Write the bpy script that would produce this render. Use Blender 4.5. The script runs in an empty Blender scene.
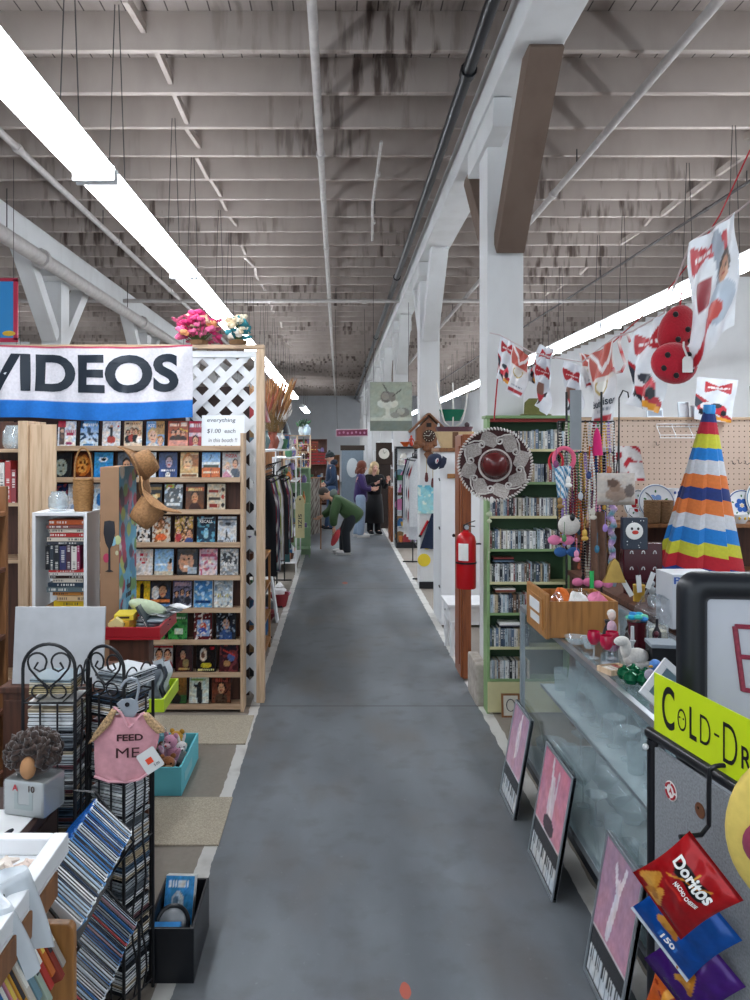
import bpy, bmesh, math, random
from mathutils import Vector, Matrix, Euler, noise as mnoise
rnd = random.Random(11)
COL = bpy.context.scene.collection
PI = math.pi
F, EYE, VX, VY = 760.0, 1.85, 338.0, 447.0      # focal length (px), eye height (m), vanishing point
def X(px, Y): return (px - VX) * Y / F
def Z(py, Y): return EYE - (py - VY) * Y / F
def at(px, py, Y): return Vector((X(px, Y), Y, Z(py, Y)))
def D(a): return math.radians(a)
_lc = {}
def lin(h):
    if not isinstance(h, str): return tuple(h[:3])
    if h not in _lc:
        s = h.lstrip('#')
        if len(s) == 3: s = ''.join(c * 2 for c in s)
        o = []
        for i in (0, 2, 4):
            c = int(s[i:i + 2], 16) / 255
            o.append(c / 12.92 if c <= .04045 else ((c + .055) / 1.055) ** 2.4)
        _lc[h] = tuple(o)
    return _lc[h]
# ---------------------------------------------------------------- materials
class NT:
    def __init__(s, m): s.t = m.node_tree; s.n = s.t.nodes; s.l = s.t.links
    def add(s, k, **kw):
        n = s.n.new('ShaderNode' + k)
        for a, b in kw.items():
            if a[0] == '_': n.inputs[a[1:].replace('_', ' ')].default_value = b
            else: setattr(n, a, b)
        return n
    def link(s, a, b): s.l.new(a, b)
    def math(s, op, a, b=None):
        n = s.add('Math', operation=op)
        for i, v in enumerate((a, b)):
            if v is None: continue
            if isinstance(v, (int, float)): n.inputs[i].default_value = v
            else: s.link(v, n.inputs[i])
        return n.outputs[0]
    def mix(s, f, a, b, bt='MIX'):
        n = s.add('MixRGB', blend_type=bt)
        for i, v in enumerate((f, a, b)):
            if isinstance(v, (int, float)): n.inputs[i].default_value = v
            elif isinstance(v, tuple): n.inputs[i].default_value = v + (1,) if len(v) == 3 else v
            else: s.link(v, n.inputs[i])
        return n.outputs[0]
    def noise(s, scale, vec=None, detail=3, stretch=None):
        if vec is None: vec = s.add('TexCoord').outputs['Object']
        if stretch:
            mp = s.add('Mapping'); mp.inputs['Scale'].default_value = stretch; s.link(vec, mp.inputs[0]); vec = mp.outputs[0]
        n = s.add('TexNoise'); n.inputs['Scale'].default_value = scale; n.inputs['Detail'].default_value = detail
        s.link(vec, n.inputs['Vector']); return n.outputs[0]
    def ramp(s, f, stops):
        n = s.add('ValToRGB'); e = n.color_ramp.elements
        while len(e) < len(stops): e.new(.5)
        for i, (p, c) in enumerate(stops):
            e[i].position = p; e[i].color = (c, c, c, 1) if isinstance(c, (int, float)) else tuple(lin(c)) + (1,)
        s.link(f, n.inputs[0]); return n.outputs[0]
def newmat(name):
    m = bpy.data.materials.new(name); m.use_nodes = True
    nt = NT(m); b = nt.n['Principled BSDF']; return m, nt, b
def mat(name, c, rough=.55, metal=0, nz=.12, ns=14, bump=0, stretch=None, spec=.4, alpha=None, sheen=0):
    """c: hex, 'attr' (the mesh's own printed colours) or 'obj' (each copy's own colour); always with a little noise in it"""
    m, nt, b = newmat(name)
    if c == 'attr': src = nt.add('Attribute', attribute_name='Col').outputs[0]
    elif c == 'obj': src = nt.add('ObjectInfo').outputs['Color']
    else:
        r = nt.add('RGB'); r.outputs[0].default_value = lin(c) + (1,); src = r.outputs[0]
    n = nt.noise(ns, stretch=stretch)
    f = nt.ramp(n, [(.3, 1 - nz), (.7, 1.0)])
    nt.link(nt.mix(1.0, src, f, 'MULTIPLY'), b.inputs['Base Color'])
    b.inputs['Roughness'].default_value = rough; b.inputs['Metallic'].default_value = metal
    b.inputs['Specular IOR Level'].default_value = spec
    if sheen: b.inputs['Sheen Weight'].default_value = sheen
    if bump:
        bp = nt.add('Bump'); bp.inputs['Strength'].default_value = bump; bp.inputs['Distance'].default_value = .004
        nt.link(n, bp.inputs['Height']); nt.link(bp.outputs[0], b.inputs['Normal'])
    return m
def wood(name, c1, c2, rough=.55, axis='z', sc=1.0):
    m, nt, b = newmat(name)
    st = {'z': (14, 14, 1.2), 'x': (1.2, 14, 14), 'y': (14, 1.2, 14)}[axis]
    n = nt.noise(3.2 * sc, stretch=st, detail=6)
    nt.link(nt.ramp(n, [(.28, c2), (.55, c1), (.8, c1)]), b.inputs['Base Color'])
    b.inputs['Roughness'].default_value = rough
    bp = nt.add('Bump'); bp.inputs['Strength'].default_value = .15; bp.inputs['Distance'].default_value = .003
    nt.link(n, bp.inputs['Height']); nt.link(bp.outputs[0], b.inputs['Normal'])
    return m
def emis(name, c, s):
    m, nt, b = newmat(name)
    b.inputs['Base Color'].default_value = lin(c) + (1,)
    b.inputs['Emission Color'].default_value = lin(c) + (1,); b.inputs['Emission Strength'].default_value = s
    return m
def glass(name, c, refl=.08, tint=.9, rough=.03, haze=0):
    """thin clear glass or plastic: mostly see-through, mirror-like at a slant"""
    m, nt, b = newmat(name); nt.n.remove(b)
    tr = nt.add('BsdfTransparent'); tr.inputs[0].default_value = tuple(x * tint for x in lin(c)) + (1,)
    gl = nt.add('BsdfGlossy'); gl.inputs['Roughness'].default_value = rough
    gl.inputs['Color'].default_value = (.95, .97, 1, 1)
    lw = nt.add('LayerWeight'); lw.inputs[0].default_value = .5
    f = nt.math('ADD', nt.math('MULTIPLY', nt.math('POWER', lw.outputs['Facing'], 3.5), .5), refl)
    mx = nt.add('MixShader'); nt.link(f, mx.inputs[0]); nt.link(tr.outputs[0], mx.inputs[1]); nt.link(gl.outputs[0], mx.inputs[2])
    last = mx.outputs[0]
    if haze:  # pale diffuse haze; on stemware it stands in for bright rims
        df = nt.add('BsdfDiffuse'); df.inputs[0].default_value = lin('#d3dde2') + (1,)
        m2 = nt.add('MixShader'); g = nt.math('MULTIPLY', nt.noise(4.0), haze)
        nt.link(g, m2.inputs[0]); nt.link(last, m2.inputs[1]); nt.link(df.outputs[0], m2.inputs[2]); last = m2.outputs[0]
    nt.link(last, nt.n['Material Output'].inputs[0]); return m
def spine_mat(name, rough=.35, axis='z', w=.9):
    """the copy's own colour with a row of small print along the spine"""
    m, nt, b = newmat(name)
    tc = nt.add('TexCoord'); sp = nt.add('SeparateXYZ'); nt.link(tc.outputs['Generated'], sp.inputs[0])
    oi = nt.add('ObjectInfo')
    along = sp.outputs['Z'] if axis == 'z' else sp.outputs['X']; cross = sp.outputs['X'] if axis == 'z' else sp.outputs['Z']
    v = nt.add('CombineXYZ'); nt.link(nt.math('ADD', nt.math('MULTIPLY', along, 26), nt.math('MULTIPLY', oi.outputs['Random'], 90)), v.inputs[0])
    nn = nt.noise(1.0, v.outputs[0], 1)
    k = nt.math('GREATER_THAN', nn, .5)
    k = nt.math('MULTIPLY', k, nt.math('LESS_THAN', nt.math('ABSOLUTE', nt.math('SUBTRACT', cross, .5)), .24))
    k = nt.math('MULTIPLY', k, nt.math('GREATER_THAN', nt.math('SINE', nt.math('ADD', nt.math('MULTIPLY', along, 7), nt.math('MULTIPLY', oi.outputs['Random'], 6))), -.2))
    bw = nt.add('RGBToBW'); nt.link(oi.outputs['Color'], bw.inputs[0])
    ink = nt.mix(nt.math('GREATER_THAN', bw.outputs[0], .22), (.75, .75, .72), (.03, .03, .04))
    nt.link(nt.mix(nt.math('MULTIPLY', k, w), oi.outputs['Color'], ink), b.inputs['Base Color'])
    b.inputs['Roughness'].default_value = rough; return m
M = {}
M['print'] = mat('printed_paper', 'attr', .35, nz=.04)
M['gloss'] = mat('glossy_painted', 'attr', .2, nz=.05)
M['matte'] = mat('matte_painted', 'attr', .75, nz=.12)
M['cloth'] = mat('woven_cloth', 'attr', .9, nz=.15, ns=60, sheen=.1)
M['plush'] = mat('plush_pile', 'attr', .95, nz=.2, ns=120, bump=.6, sheen=.3)
M['flag'] = mat('thin_plastic_flag', 'attr', .3, nz=.04)
M['obj'] = mat('coloured_ceramic', 'obj', .3, nz=.1)
M['objm'] = mat('coloured_matte', 'obj', .75, nz=.15)
M['spine'] = spine_mat('printed_spine')
M['spinex'] = spine_mat('printed_spine_flat', .35, 'x')
M['white'] = mat('white_paint', '#e2e4e6', .5, nz=.08)
M['wmetal'] = mat('white_enamel', '#e6e9ec', .35, nz=.03)
M['black'] = mat('black_iron', '#15161a', .45, nz=.2)
M['bplast'] = mat('black_plastic', '#191b20', .32, nz=.1)
M['dark'] = mat('dark_brown_stain', '#3a2620', .5, nz=.3, stretch=(1, 1, .1))
M['pine'] = wood('pine_boards', '#cfb395', '#b0906f')
M['pinex'] = wood('pine_shelf_edge', '#c2a588', '#9c7d60', axis='x')
M['oak'] = wood('oak_boards', '#8a5d38', '#6b4427')
M['walnut'] = wood('walnut_boards', '#5b382a', '#3c241b')
M['walnuty'] = wood('walnut_long', '#6a4330', '#452a1f', axis='y')
M['cherry'] = wood('cherry_door', '#8d4f2b', '#6d371d', .4)
M['card'] = mat('brown_cardboard', '#a07d60', .85, nz=.1)
M['silver'] = mat('brushed_aluminium', '#b9c0c6', .35, .85, nz=.1)
M['chain'] = mat('steel_chain', '#4a4748', .5, .6)
M['glass'] = glass('clear_glass', '#fbfdfd', .08, 1.0, .03, .5)
M['pane'] = glass('case_pane', '#fafdfd', .015, 1.0, .05, .05)
M['frost'] = glass('frosted_shelf', '#f0f4f4', .05, 1.0, .2, .9)
M['cplast'] = glass('clear_plastic', '#f2f5f7', .12, .95, .15)
# ---------------------------------------------------------------- mesh building
class MB:
    def __init__(s, c='#ffffff'): s.v = []; s.f = []; s.c = []; s.col = lin(c); s.T = None
    def color(s, c): s.col = lin(c); return s
    def put(s, vs, fs, cs=None):
        b = len(s.v)
        for i, p in enumerate(vs):
            p = Vector(p)
            if s.T is not None: p = s.T @ p
            s.v.append(p); s.c.append(cs[i] if cs else s.col)
        s.f.extend(tuple(i + b for i in f) for f in fs); return s
    def box(s, x0, x1, y0, y1, z0, z1):
        return s.put([(x, y, z) for z in (z0, z1) for y in (y0, y1) for x in (x0, x1)],
                     [(0, 2, 3, 1), (4, 5, 7, 6), (0, 1, 5, 4), (2, 6, 7, 3), (0, 4, 6, 2), (1, 3, 7, 5)])
    def bar(s, a, b, w, h, up=(0, 0, 1)):
        """a straight bar of section w x h from a to b"""
        a, b = Vector(a), Vector(b); d = (b - a).normalized(); u = Vector(up)
        if abs(d.dot(u)) > .99: u = Vector((0, 1, 0))
        sd = d.cross(u).normalized(); u = sd.cross(d)
        vs = [p + sd * (w / 2 * i) + u * (h / 2 * j) for p in (a, b) for j in (-1, 1) for i in (-1, 1)]
        return s.put(vs, [(0, 1, 3, 2), (4, 6, 7, 5), (0, 4, 5, 1), (2, 3, 7, 6), (0, 2, 6, 4), (1, 5, 7, 3)])
    def tube(s, pts, r, n=8, close=False, cols=None):
        pts = [Vector(p) for p in pts]; m = len(pts); rs = r if isinstance(r, (list, tuple)) else [r] * m
        T = []
        for i in range(m):
            a = pts[(i - 1) % m] if (close or i) else pts[i]; b = pts[(i + 1) % m] if (close or i < m - 1) else pts[i]
            T.append((b - a).normalized() if (b - a).length > 1e-9 else Vector((0, 0, 1)))
        u = T[0].orthogonal().normalized(); vs = []; cs = []
        for i in range(m):
            u = (u - T[i] * u.dot(T[i])); u = u.normalized() if u.length > 1e-6 else T[i].orthogonal().normalized()
            w = T[i].cross(u)
            for k in range(n):
                a = 2 * PI * k / n; vs.append(pts[i] + (u * math.cos(a) + w * math.sin(a)) * rs[i]); cs.append(lin(cols[i]) if cols else s.col)
        fs = []
        for i in range(m if close else m - 1):
            j = (i + 1) % m
            for k in range(n): fs.append((i * n + k, i * n + (k + 1) % n, j * n + (k + 1) % n, j * n + k))
        if not close: fs += [tuple(range(n))[::-1], tuple(range((m - 1) * n, m * n))]
        return s.put(vs, fs, cs)
    def lathe(s, prof, n=16, c=(0, 0, 0), cols=None, sx=1, sy=1):
        vs = []; cs = []; fs = []
        for i, (r, z) in enumerate(prof):
            for k in range(n):
                a = 2 * PI * k / n; vs.append((c[0] + r * math.cos(a) * sx, c[1] + r * math.sin(a) * sy, c[2] + z)); cs.append(lin(cols[i]) if cols else s.col)
        for i in range(len(prof) - 1):
            for k in range(n): fs.append((i * n + k, i * n + (k + 1) % n, (i + 1) * n + (k + 1) % n, (i + 1) * n + k))
        if prof[0][0] > 1e-4: fs.append(tuple(range(n))[::-1])
        if prof[-1][0] > 1e-4: fs.append(tuple(range((len(prof) - 1) * n, len(prof) * n)))
        return s.put(vs, fs, cs)
    def prism(s, poly, d0, d1, plane='xz'):
        k = {'xz': lambda a, b, d: (a, d, b), 'xy': lambda a, b, d: (a, b, d), 'yz': lambda a, b, d: (d, a, b)}[plane]
        n = len(poly); vs = [k(a, b, d0) for a, b in poly] + [k(a, b, d1) for a, b in poly]
        fs = [tuple(range(n)), tuple(range(n, 2 * n))[::-1]] + [(i, (i + 1) % n, n + (i + 1) % n, n + i) for i in range(n)]
        return s.put(vs, fs)
    def sph(s, c, r, nu=14, nv=9, rot=None):
        r = (r, r, r) if isinstance(r, (int, float)) else r
        q = Euler(rot).to_matrix() if rot else Matrix.Identity(3); vs = []; fs = []
        for j in range(nv + 1):
            t = PI * j / nv
            for i in range(nu):
                a = 2 * PI * i / nu
                vs.append(Vector(c) + q @ Vector((r[0] * math.sin(t) * math.cos(a), r[1] * math.sin(t) * math.sin(a), -r[2] * math.cos(t))))
        for j in range(nv):
            for i in range(nu): fs.append((j * nu + i, j * nu + (i + 1) % nu, (j + 1) * nu + (i + 1) % nu, (j + 1) * nu + i))
        return s.put(vs, fs)
    def grid(s, fn, nu, nv, cf=None, thick=0):
        vs = [fn(i / nu, j / nv) for j in range(nv + 1) for i in range(nu + 1)]
        cs = [cf(i / nu, j / nv) if cf else s.col for j in range(nv + 1) for i in range(nu + 1)]
        fs = [(j * (nu + 1) + i, j * (nu + 1) + i + 1, (j + 1) * (nu + 1) + i + 1, (j + 1) * (nu + 1) + i) for j in range(nv) for i in range(nu)]
        return s.put(vs, fs, cs)
    def mesh(s, smooth=False, bev=0, ang=40, fix=True):
        bm = bmesh.new(); L = bm.verts.layers.float_color.new('Col')
        vv = []
        for p, c in zip(s.v, s.c):
            v = bm.verts.new(p); v[L] = (*c, 1); vv.append(v)
        for f in s.f:
            try: bm.faces.new([vv[i] for i in f])
            except ValueError: pass
        if smooth: bmesh.ops.remove_doubles(bm, verts=bm.verts, dist=1e-5)
        if fix: bmesh.ops.recalc_face_normals(bm, faces=bm.faces)
        if bev:
            es = [e for e in bm.edges if len(e.link_faces) == 2 and e.calc_face_angle(0) > D(35)]
            bmesh.ops.bevel(bm, geom=es, offset=bev, segments=2, affect='EDGES', clamp_overlap=True, profile=.6)
        me = bpy.data.meshes.new('m'); bm.to_mesh(me); bm.free()
        if smooth:
            me.polygons.foreach_set('use_smooth', [True] * len(me.polygons)); me.set_sharp_from_angle(angle=D(ang))
        return me
    def out(s, name, m, parent=None, loc=(0, 0, 0), rot=(0, 0, 0), **k):
        return put(name, s.mesh(**k), m, parent, loc, rot)
def put(name, me, m, parent=None, loc=(0, 0, 0), rot=(0, 0, 0)):
    o = bpy.data.objects.new(name, me); COL.objects.link(o)
    if m is not None and not me.materials: me.materials.append(M[m] if isinstance(m, str) else m)
    o.location = loc; o.rotation_euler = rot if isinstance(rot, (tuple, list, Euler)) else (0, 0, rot)
    if parent is not None: o.parent = parent
    return o
def tag(o, label, cat, group=None, kind=None):
    o['label'] = label; o['category'] = cat
    if group: o['group'] = group
    if kind: o['kind'] = kind
    return o
def thing(name, label, cat, loc=(0, 0, 0), rot=0, group=None):
    o = bpy.data.objects.new(name, None); COL.objects.link(o); o.empty_display_size = .05
    o.location = loc; o.rotation_euler = rot if isinstance(rot, (tuple, list, Euler)) else (0, 0, rot)
    return tag(o, label, cat, group)
def solo(mb, name, m, label, cat, loc=(0, 0, 0), rot=0, group=None, **k):
    return tag(mb.out(name, m, None, loc, rot, **k), label, cat, group)
def struct(mb, name, m, label, **k):
    o = mb.out(name, m, **k); o['kind'] = 'structure'; o['label'] = label; o['category'] = 'building'; return o
def dup(r, loc, rot=None, label=None, group=None, color=None, scale=None):
    c = r.copy(); COL.objects.link(c); c.location = loc
    if rot is not None: c.rotation_euler = rot if isinstance(rot, (tuple, list, Euler)) else (0, 0, rot)
    if label: c['label'] = label
    if group: c['group'] = group
    if scale: c.scale = scale
    if color: c.color = (*lin(color), 1)
    for ch in list(r.children):
        d = ch.copy(); COL.objects.link(d); d.parent = c
        if color: d.color = (*lin(color), 1)
        for g in list(ch.children):
            e = g.copy(); COL.objects.link(e); e.parent = d
            if color: e.color = (*lin(color), 1)
    return c
def text(s, h, m, parent, loc, rot=(PI / 2, 0, 0), width=None, bold=0, shear=0, name='lettering', warp=None, ext=.0006, align='CENTER', spacing=1):
    cu = bpy.data.curves.new('t', 'FONT'); cu.body = s; cu.size = 1; cu.align_x = align; cu.align_y = 'CENTER'; cu.offset = bold; cu.shear = shear
    cu.resolution_u = 5; cu.space_character = spacing
    o = bpy.data.objects.new('t', cu); COL.objects.link(o)
    dg = bpy.context.evaluated_depsgraph_get(); me = bpy.data.meshes.new_from_object(o.evaluated_get(dg))
    bpy.data.objects.remove(o); bpy.data.curves.remove(cu)
    xs = [v.co.x for v in me.vertices]; ys = [v.co.y for v in me.vertices]
    if not xs: return None
    ky = h / max(max(ys) - min(ys), 1e-6); kx = width / (max(xs) - min(xs)) if width else ky
    cx = (max(xs) + min(xs)) / 2 if align == 'CENTER' else min(xs); cy = (max(ys) + min(ys)) / 2
    if ext or warp:
        bm = bmesh.new(); bm.from_mesh(me)
        if warp: bmesh.ops.subdivide_edges(bm, edges=[e for e in bm.edges if e.calc_length() * kx > .02], cuts=3)
        bmesh.ops.triangulate(bm, faces=bm.faces)
        bm.to_mesh(me); bm.free()
    for v in me.vertices:
        v.co.x = (v.co.x - cx) * kx; v.co.y = (v.co.y - cy) * ky
        if warp: v.co = warp(v.co.x, v.co.y)
    o = put(name, me, m, parent, loc, rot if not warp else (0, 0, 0)); return o
# ---------------------------------------------------------------- printed artwork (covers, posters, flags)
AMP = [1.0]      # strength of the photographic mottling in a print
def paint(bg, *ops):
    ops = [tuple(lin(a) if isinstance(a, str) and a[:1] == '#' else a for a in o) for o in ops]
    top, bot = (lin(bg), lin(bg)) if isinstance(bg, str) else (lin(bg[0]), lin(bg[1]))
    amp = AMP[0]; seed = len(ops) * 7.3 + top[0] * 50 + bot[2] * 31
    def fn(u, v):
        c = tuple(b + (t - b) * v for t, b in zip(top, bot))
        for o in ops:
            k = o[0]
            if k == 'r':
                if o[1] <= u <= o[3] and o[2] <= v <= o[4]: c = o[5]
            elif k == 'e':
                if ((u - o[1]) / o[3]) ** 2 + ((v - o[2]) / o[4]) ** 2 <= 1: c = o[5]
            elif k == 't':
                if o[1] <= u <= o[2] and abs(v - o[3]) <= o[4]:
                    if math.sin(u * 61 + o[3] * 40) + math.sin(u * 127 + 2) > -.3: c = o[5]
            elif k == 'l':
                x0, y0, x1, y1 = o[1:5]; dx, dy = x1 - x0, y1 - y0; q = max(0, min(1, ((u - x0) * dx + (v - y0) * dy) / (dx * dx + dy * dy + 1e-9)))
                if math.hypot(u - x0 - q * dx, v - y0 - q * dy) <= o[5]: c = o[6]
            elif k == 'n':      # blotches of a second colour
                if mnoise.noise(Vector((u * o[1] + o[3], v * o[1] * 1.4, o[3]))) > o[2]: c = o[4]
            elif k == 'p':      # a person: hair, face, shoulders
                _, x, y, s, skin, hair, cl = o
                if ((u - x) / (s * 1.75)) ** 2 + ((v - y + s * 2.5) / (s * 1.5)) ** 2 <= 1: c = cl
                if ((u - x) / (s * 1.12)) ** 2 + ((v - y - s * .2) / (s * 1.15)) ** 2 <= 1: c = hair
                if ((u - x) / (s * .85)) ** 2 + ((v - y + s * .1) / s) ** 2 <= 1:
                    c = skin
                    if abs(v - y - s * .1) < s * .14 and s * .2 < abs(u - x) < s * .52: c = tuple(q * .25 for q in skin)
                    if abs(v - y + s * .5) < s * .1 and abs(u - x) < s * .35: c = (.35, .06, .05)
        q = mnoise.noise(Vector((u * 9 + seed, v * 13, seed))) * .45 * amp + mnoise.noise(Vector((u * 23, v * 31 + seed, seed))) * .35 * amp
        w_ = mnoise.noise(Vector((u * 6 + 9, v * 8 + seed, 3 + seed))) * .25 * amp
        return (max(.004, c[0] * (1 + q + w_)), max(.004, c[1] * (1 + q)), max(.004, c[2] * (1 + q - w_)))
    return fn
def art(name, w, h, nx, ny, fn, parent, m='print', loc=(0, 0, 0), rot=(0, 0, 0)):
    """a flat print facing -Y, centred on x, standing on z = 0"""
    return MB().grid(lambda u, v: ((u - .5) * w, 0, v * h), nx, ny, fn).out(name, m, parent, loc, rot, fix=False)
_o1 = 'first second third fourth fifth sixth seventh eighth ninth tenth eleventh twelfth thirteenth fourteenth fifteenth sixteenth seventeenth eighteenth nineteenth'.split()
_t1 = {2: 'twent', 3: 'thirt', 4: 'fort', 5: 'fift', 6: 'sixt', 7: 'sevent', 8: 'eight', 9: 'ninet'}
def nth(n):
    if n < 20: return _o1[n - 1]
    if n >= 100: return 'hundredth' if n == 100 else 'hundred-and-' + nth(n - 100)
    t, u = divmod(n, 10)
    return _t1[t] + 'ieth' if not u else _t1[t] + 'y-' + _o1[u - 1]

def axis_rot(d, roll=0):
    """rotation that turns local +z to d"""
    q = Vector(d).normalized().to_track_quat('Z', 'Y'); return (q @ Euler((0, 0, roll)).to_quaternion()).to_euler()
# ================================================================ the hall
def floor_mat():
    m, nt, b = newmat('painted_concrete_floor')
    tc = nt.add('TexCoord'); sp = nt.add('SeparateXYZ'); nt.link(tc.outputs['Object'], sp.inputs[0])
    wob = nt.math('MULTIPLY', nt.math('SUBTRACT', nt.noise(9, detail=5), .5), .03)
    x = nt.math('ADD', sp.outputs['X'], wob)
    def inside(a, c): return nt.math('MULTIPLY', nt.math('GREATER_THAN', x, a), nt.math('LESS_THAN', x, c))
    big = nt.noise(1.6, detail=6, stretch=(1.6, .6, 1)); fine = nt.noise(38, detail=5); mid = nt.noise(6, detail=6)
    conc = nt.mix(fine, lin('#7d756b'), lin('#978e83')); conc = nt.mix(nt.math('MULTIPLY', mid, .5), conc, lin('#6f6862'))
    pnt = nt.mix(nt.ramp(big, [(.35, 0), (.68, 1)]), lin('#5e6368'), lin('#757b81'))
    pnt = nt.mix(nt.ramp(nt.noise(2.3, detail=7, stretch=(1, .5, 1)), [(.5, 0), (.72, .6)]), pnt, lin('#66605a')); pnt = nt.mix(nt.ramp(mid, [(.52, 0), (.8, .5)]), pnt, lin('#4c4a49'))
    pnt = nt.mix(nt.ramp(fine, [(.66, 0), (.8, .4)]), pnt, lin('#8f9296'))
    wht = nt.mix(nt.ramp(mid, [(.5, 0), (.75, .7)]), lin('#c9c8c4'), lin('#8d8984'))
    c = nt.mix(inside(-.56, 1.0), conc, pnt)
    c = nt.mix(inside(-.625, -.56), c, wht); c = nt.mix(inside(1.0, 1.075), c, wht)
    y = sp.outputs['Y']
    for yy in (5.43, 9.93, 14.4):
        j = nt.math('LESS_THAN', nt.math('ABSOLUTE', nt.math('SUBTRACT', y, yy)), .009); c = nt.mix(nt.math('MULTIPLY', j, .7), c, lin('#34353a'))
    for (px, py, r) in ((345, 583, .07), (405, 990, .035)):    # two dabs of orange marking paint
        Y = F * EYE / (py - VY); xx = X(px, Y)
        d = nt.math('ADD', nt.math('POWER', nt.math('SUBTRACT', sp.outputs['X'], xx), 2), nt.math('MULTIPLY', nt.math('POWER', nt.math('SUBTRACT', y, Y), 2), .2))
        c = nt.mix(nt.math('MULTIPLY', nt.math('LESS_THAN', nt.math('ADD', d, nt.math('MULTIPLY', wob, .03)), r * r * .3), .8), c, lin('#c0563c'))
    nt.link(c, b.inputs['Base Color'])
    nt.link(nt.ramp(big, [(.3, .42), (.7, .62)]), b.inputs['Roughness'])
    bp = nt.add('Bump'); bp.inputs['Strength'].default_value = .12; nt.link(fine, bp.inputs['Height']); nt.link(bp.outputs[0], b.inputs['Normal'])
    return m
def timber(name, c1, c2, dark, line=None, rough=.85, drip=True):
    """old whitewashed timber with dark water stains; line: spacing of board joints along x"""
    m, nt, b = newmat(name)
    tc = nt.add('TexCoord'); gm = nt.add('NewGeometry'); P = gm.outputs['Position']
    base = nt.mix(nt.noise(1.2, P, 5), lin(c1), lin(c2))
    base = nt.mix(nt.ramp(nt.noise(5, P, 6, (1, 1, .4)), [(.45, 0), (.75, .6)]), base, lin(c2))
    if drip:
        where = nt.ramp(nt.noise(.55, P, 4, (.8, .5, 0)), [(.47, 0), (.58, 1)])
        st = nt.ramp(nt.noise(6.5, P, 6, (1.8, .4, .28)), [(.5, 0), (.64, 1)])
        base = nt.mix(nt.math('MULTIPLY', nt.math('MULTIPLY', where, st), .85), base, lin(dark))
    if line:
        sp = nt.add('SeparateXYZ'); nt.link(P, sp.inputs[0])
        fr = nt.math('FRACT', nt.math('DIVIDE', nt.math('ADD', sp.outputs['X'], 50), line))
        base = nt.mix(nt.math('MULTIPLY', nt.math('LESS_THAN', fr, .07), .8), base, lin('#2b2523'))
    nt.link(base, b.inputs['Base Color']); b.inputs['Roughness'].default_value = rough; b.inputs['Specular IOR Level'].default_value = .2
    return m
M['floor'] = floor_mat()
M['joist'] = timber('whitewashed_joists', '#b3a9a2', '#948983', '#43352f')
M['deck'] = timber('whitewashed_deck', '#aaa09a', '#807672', '#352b27', .14)
M['post'] = timber('white_painted_timber', '#dcdedf', '#c3c3c2', '#6a5f59', drip=False)
M['brace'] = timber('bare_brown_brace', '#7d6d62', '#5c4c43', '#3a2e29', drip=False)
M['wall'] = mat('painted_wall', '#cdd1d6', .8, nz=.08, ns=2)
M['wallw'] = mat('white_wall', '#e6e8ea', .8, nz=.05, ns=2)
M['pipe'] = mat('old_white_pipe', '#b2adaa', .6, nz=.2)
M['foot'] = mat('rough_concrete', '#b9b0a6', .9, nz=.35, ns=18, bump=.5)
LX, RX, BY, ZD, ZJ = -8.0, 6.5, 40.0, 4.76, 4.5
struct(MB().box(LX, RX, -4, BY, -.1, 0), 'floor', 'floor', 'grey concrete floor with a dark blue-grey painted aisle')
struct(MB().box(LX, RX, -4, BY, ZD, ZD + .05), 'ceiling', 'deck', 'whitewashed board roof deck above the joists')
struct(MB().box(LX - .1, LX, -4, BY, 0, ZD), 'wall_left', 'wall', 'plain wall far beyond the video booth')
struct(MB().box(RX, RX + .1, -4, BY, 0, ZD), 'wall_right', 'wallw', 'white wall beyond the glass counter booth')
struct(MB().box(LX, RX, BY, BY + .1, 0, ZD), 'wall_back', 'wall', 'pale grey end wall of the hall')
for i in range(61):
    y = 2.63 + .61 * i
    struct(MB().box(LX + .01, RX - .01, y, y + .05, ZJ, ZD - .001), 'joist', 'joist', 'whitewashed roof joist stained by old leaks')
PY = [5.6 + 4.49 * k for k in range(8)]
def post(x, y, i):
    w = .13
    struct(MB().box(x - w, x + w, y - .15, y + .15, .0 if i else .001, 4.2), 'pillar', 'post', 'square white painted timber pillar', bev=.006)
    cap = MB().box(x - .17, x + .17, y - .45, y + .45, 4.02, 4.2) if i > 0 else MB().box(x - .16, x - .03, y - .5, y + .5, 4.0, 4.2)
    struct(cap, 'pillar_cap_beam', 'post', 'short timber cap between pillar and beam', bev=.008)
    for sgn in (-1, 1):
        b = MB().bar((x + (.02 if i == 0 else 0), y + sgn * .16, 3.28), (x + (.02 if i == 0 else 0), y + sgn * 1.12, 4.24), .2, .17, (0, 1, 0))
        struct(b, 'brace_beam', 'brace' if i == 0 else 'post', 'diagonal timber brace from pillar to beam', bev=.008)
for i, y in enumerate(PY): post(1.2, y, i)
for i, y in enumerate(PY): post(-3.75, y, 9)
for x in (1.178, -3.75):
    struct(MB().box(x - .15, x + .15, -3, BY, 4.21, ZJ - .002), 'roof_beam', 'post', 'long white timber beam carrying the joists', bev=.01)
ft = MB()
for (a, b_, c, d, e, f_) in ((.985, 1.065, 5.42, 5.78, 0, .3), (.99, 1.335, 5.41, 5.448, 0, .3)): ft.box(a, b_, c, d, e, f_)
struct(ft, 'pillar_footing', 'foot', 'rough concrete footing around the foot of the first pillar', bev=.015)
for x, lb in ((-1.26, 'left of the long pipe'), (3.72, 'near the white side wall')):
    br = MB()
    for i in range(60):
        y = 2.68 + .61 * i; zz = rnd.choice((.02, .05, .09)); br.bar((x + rnd.uniform(-.05, .05), y, ZJ + zz), (x + rnd.uniform(-.05, .05), y + .56, ZJ + zz + rnd.choice((0, 0, .12))), .035, .06)
    struct(br, 'ceiling_bridging', 'joist', 'row of short bridging pieces between roof joists ' + lb)
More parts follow.
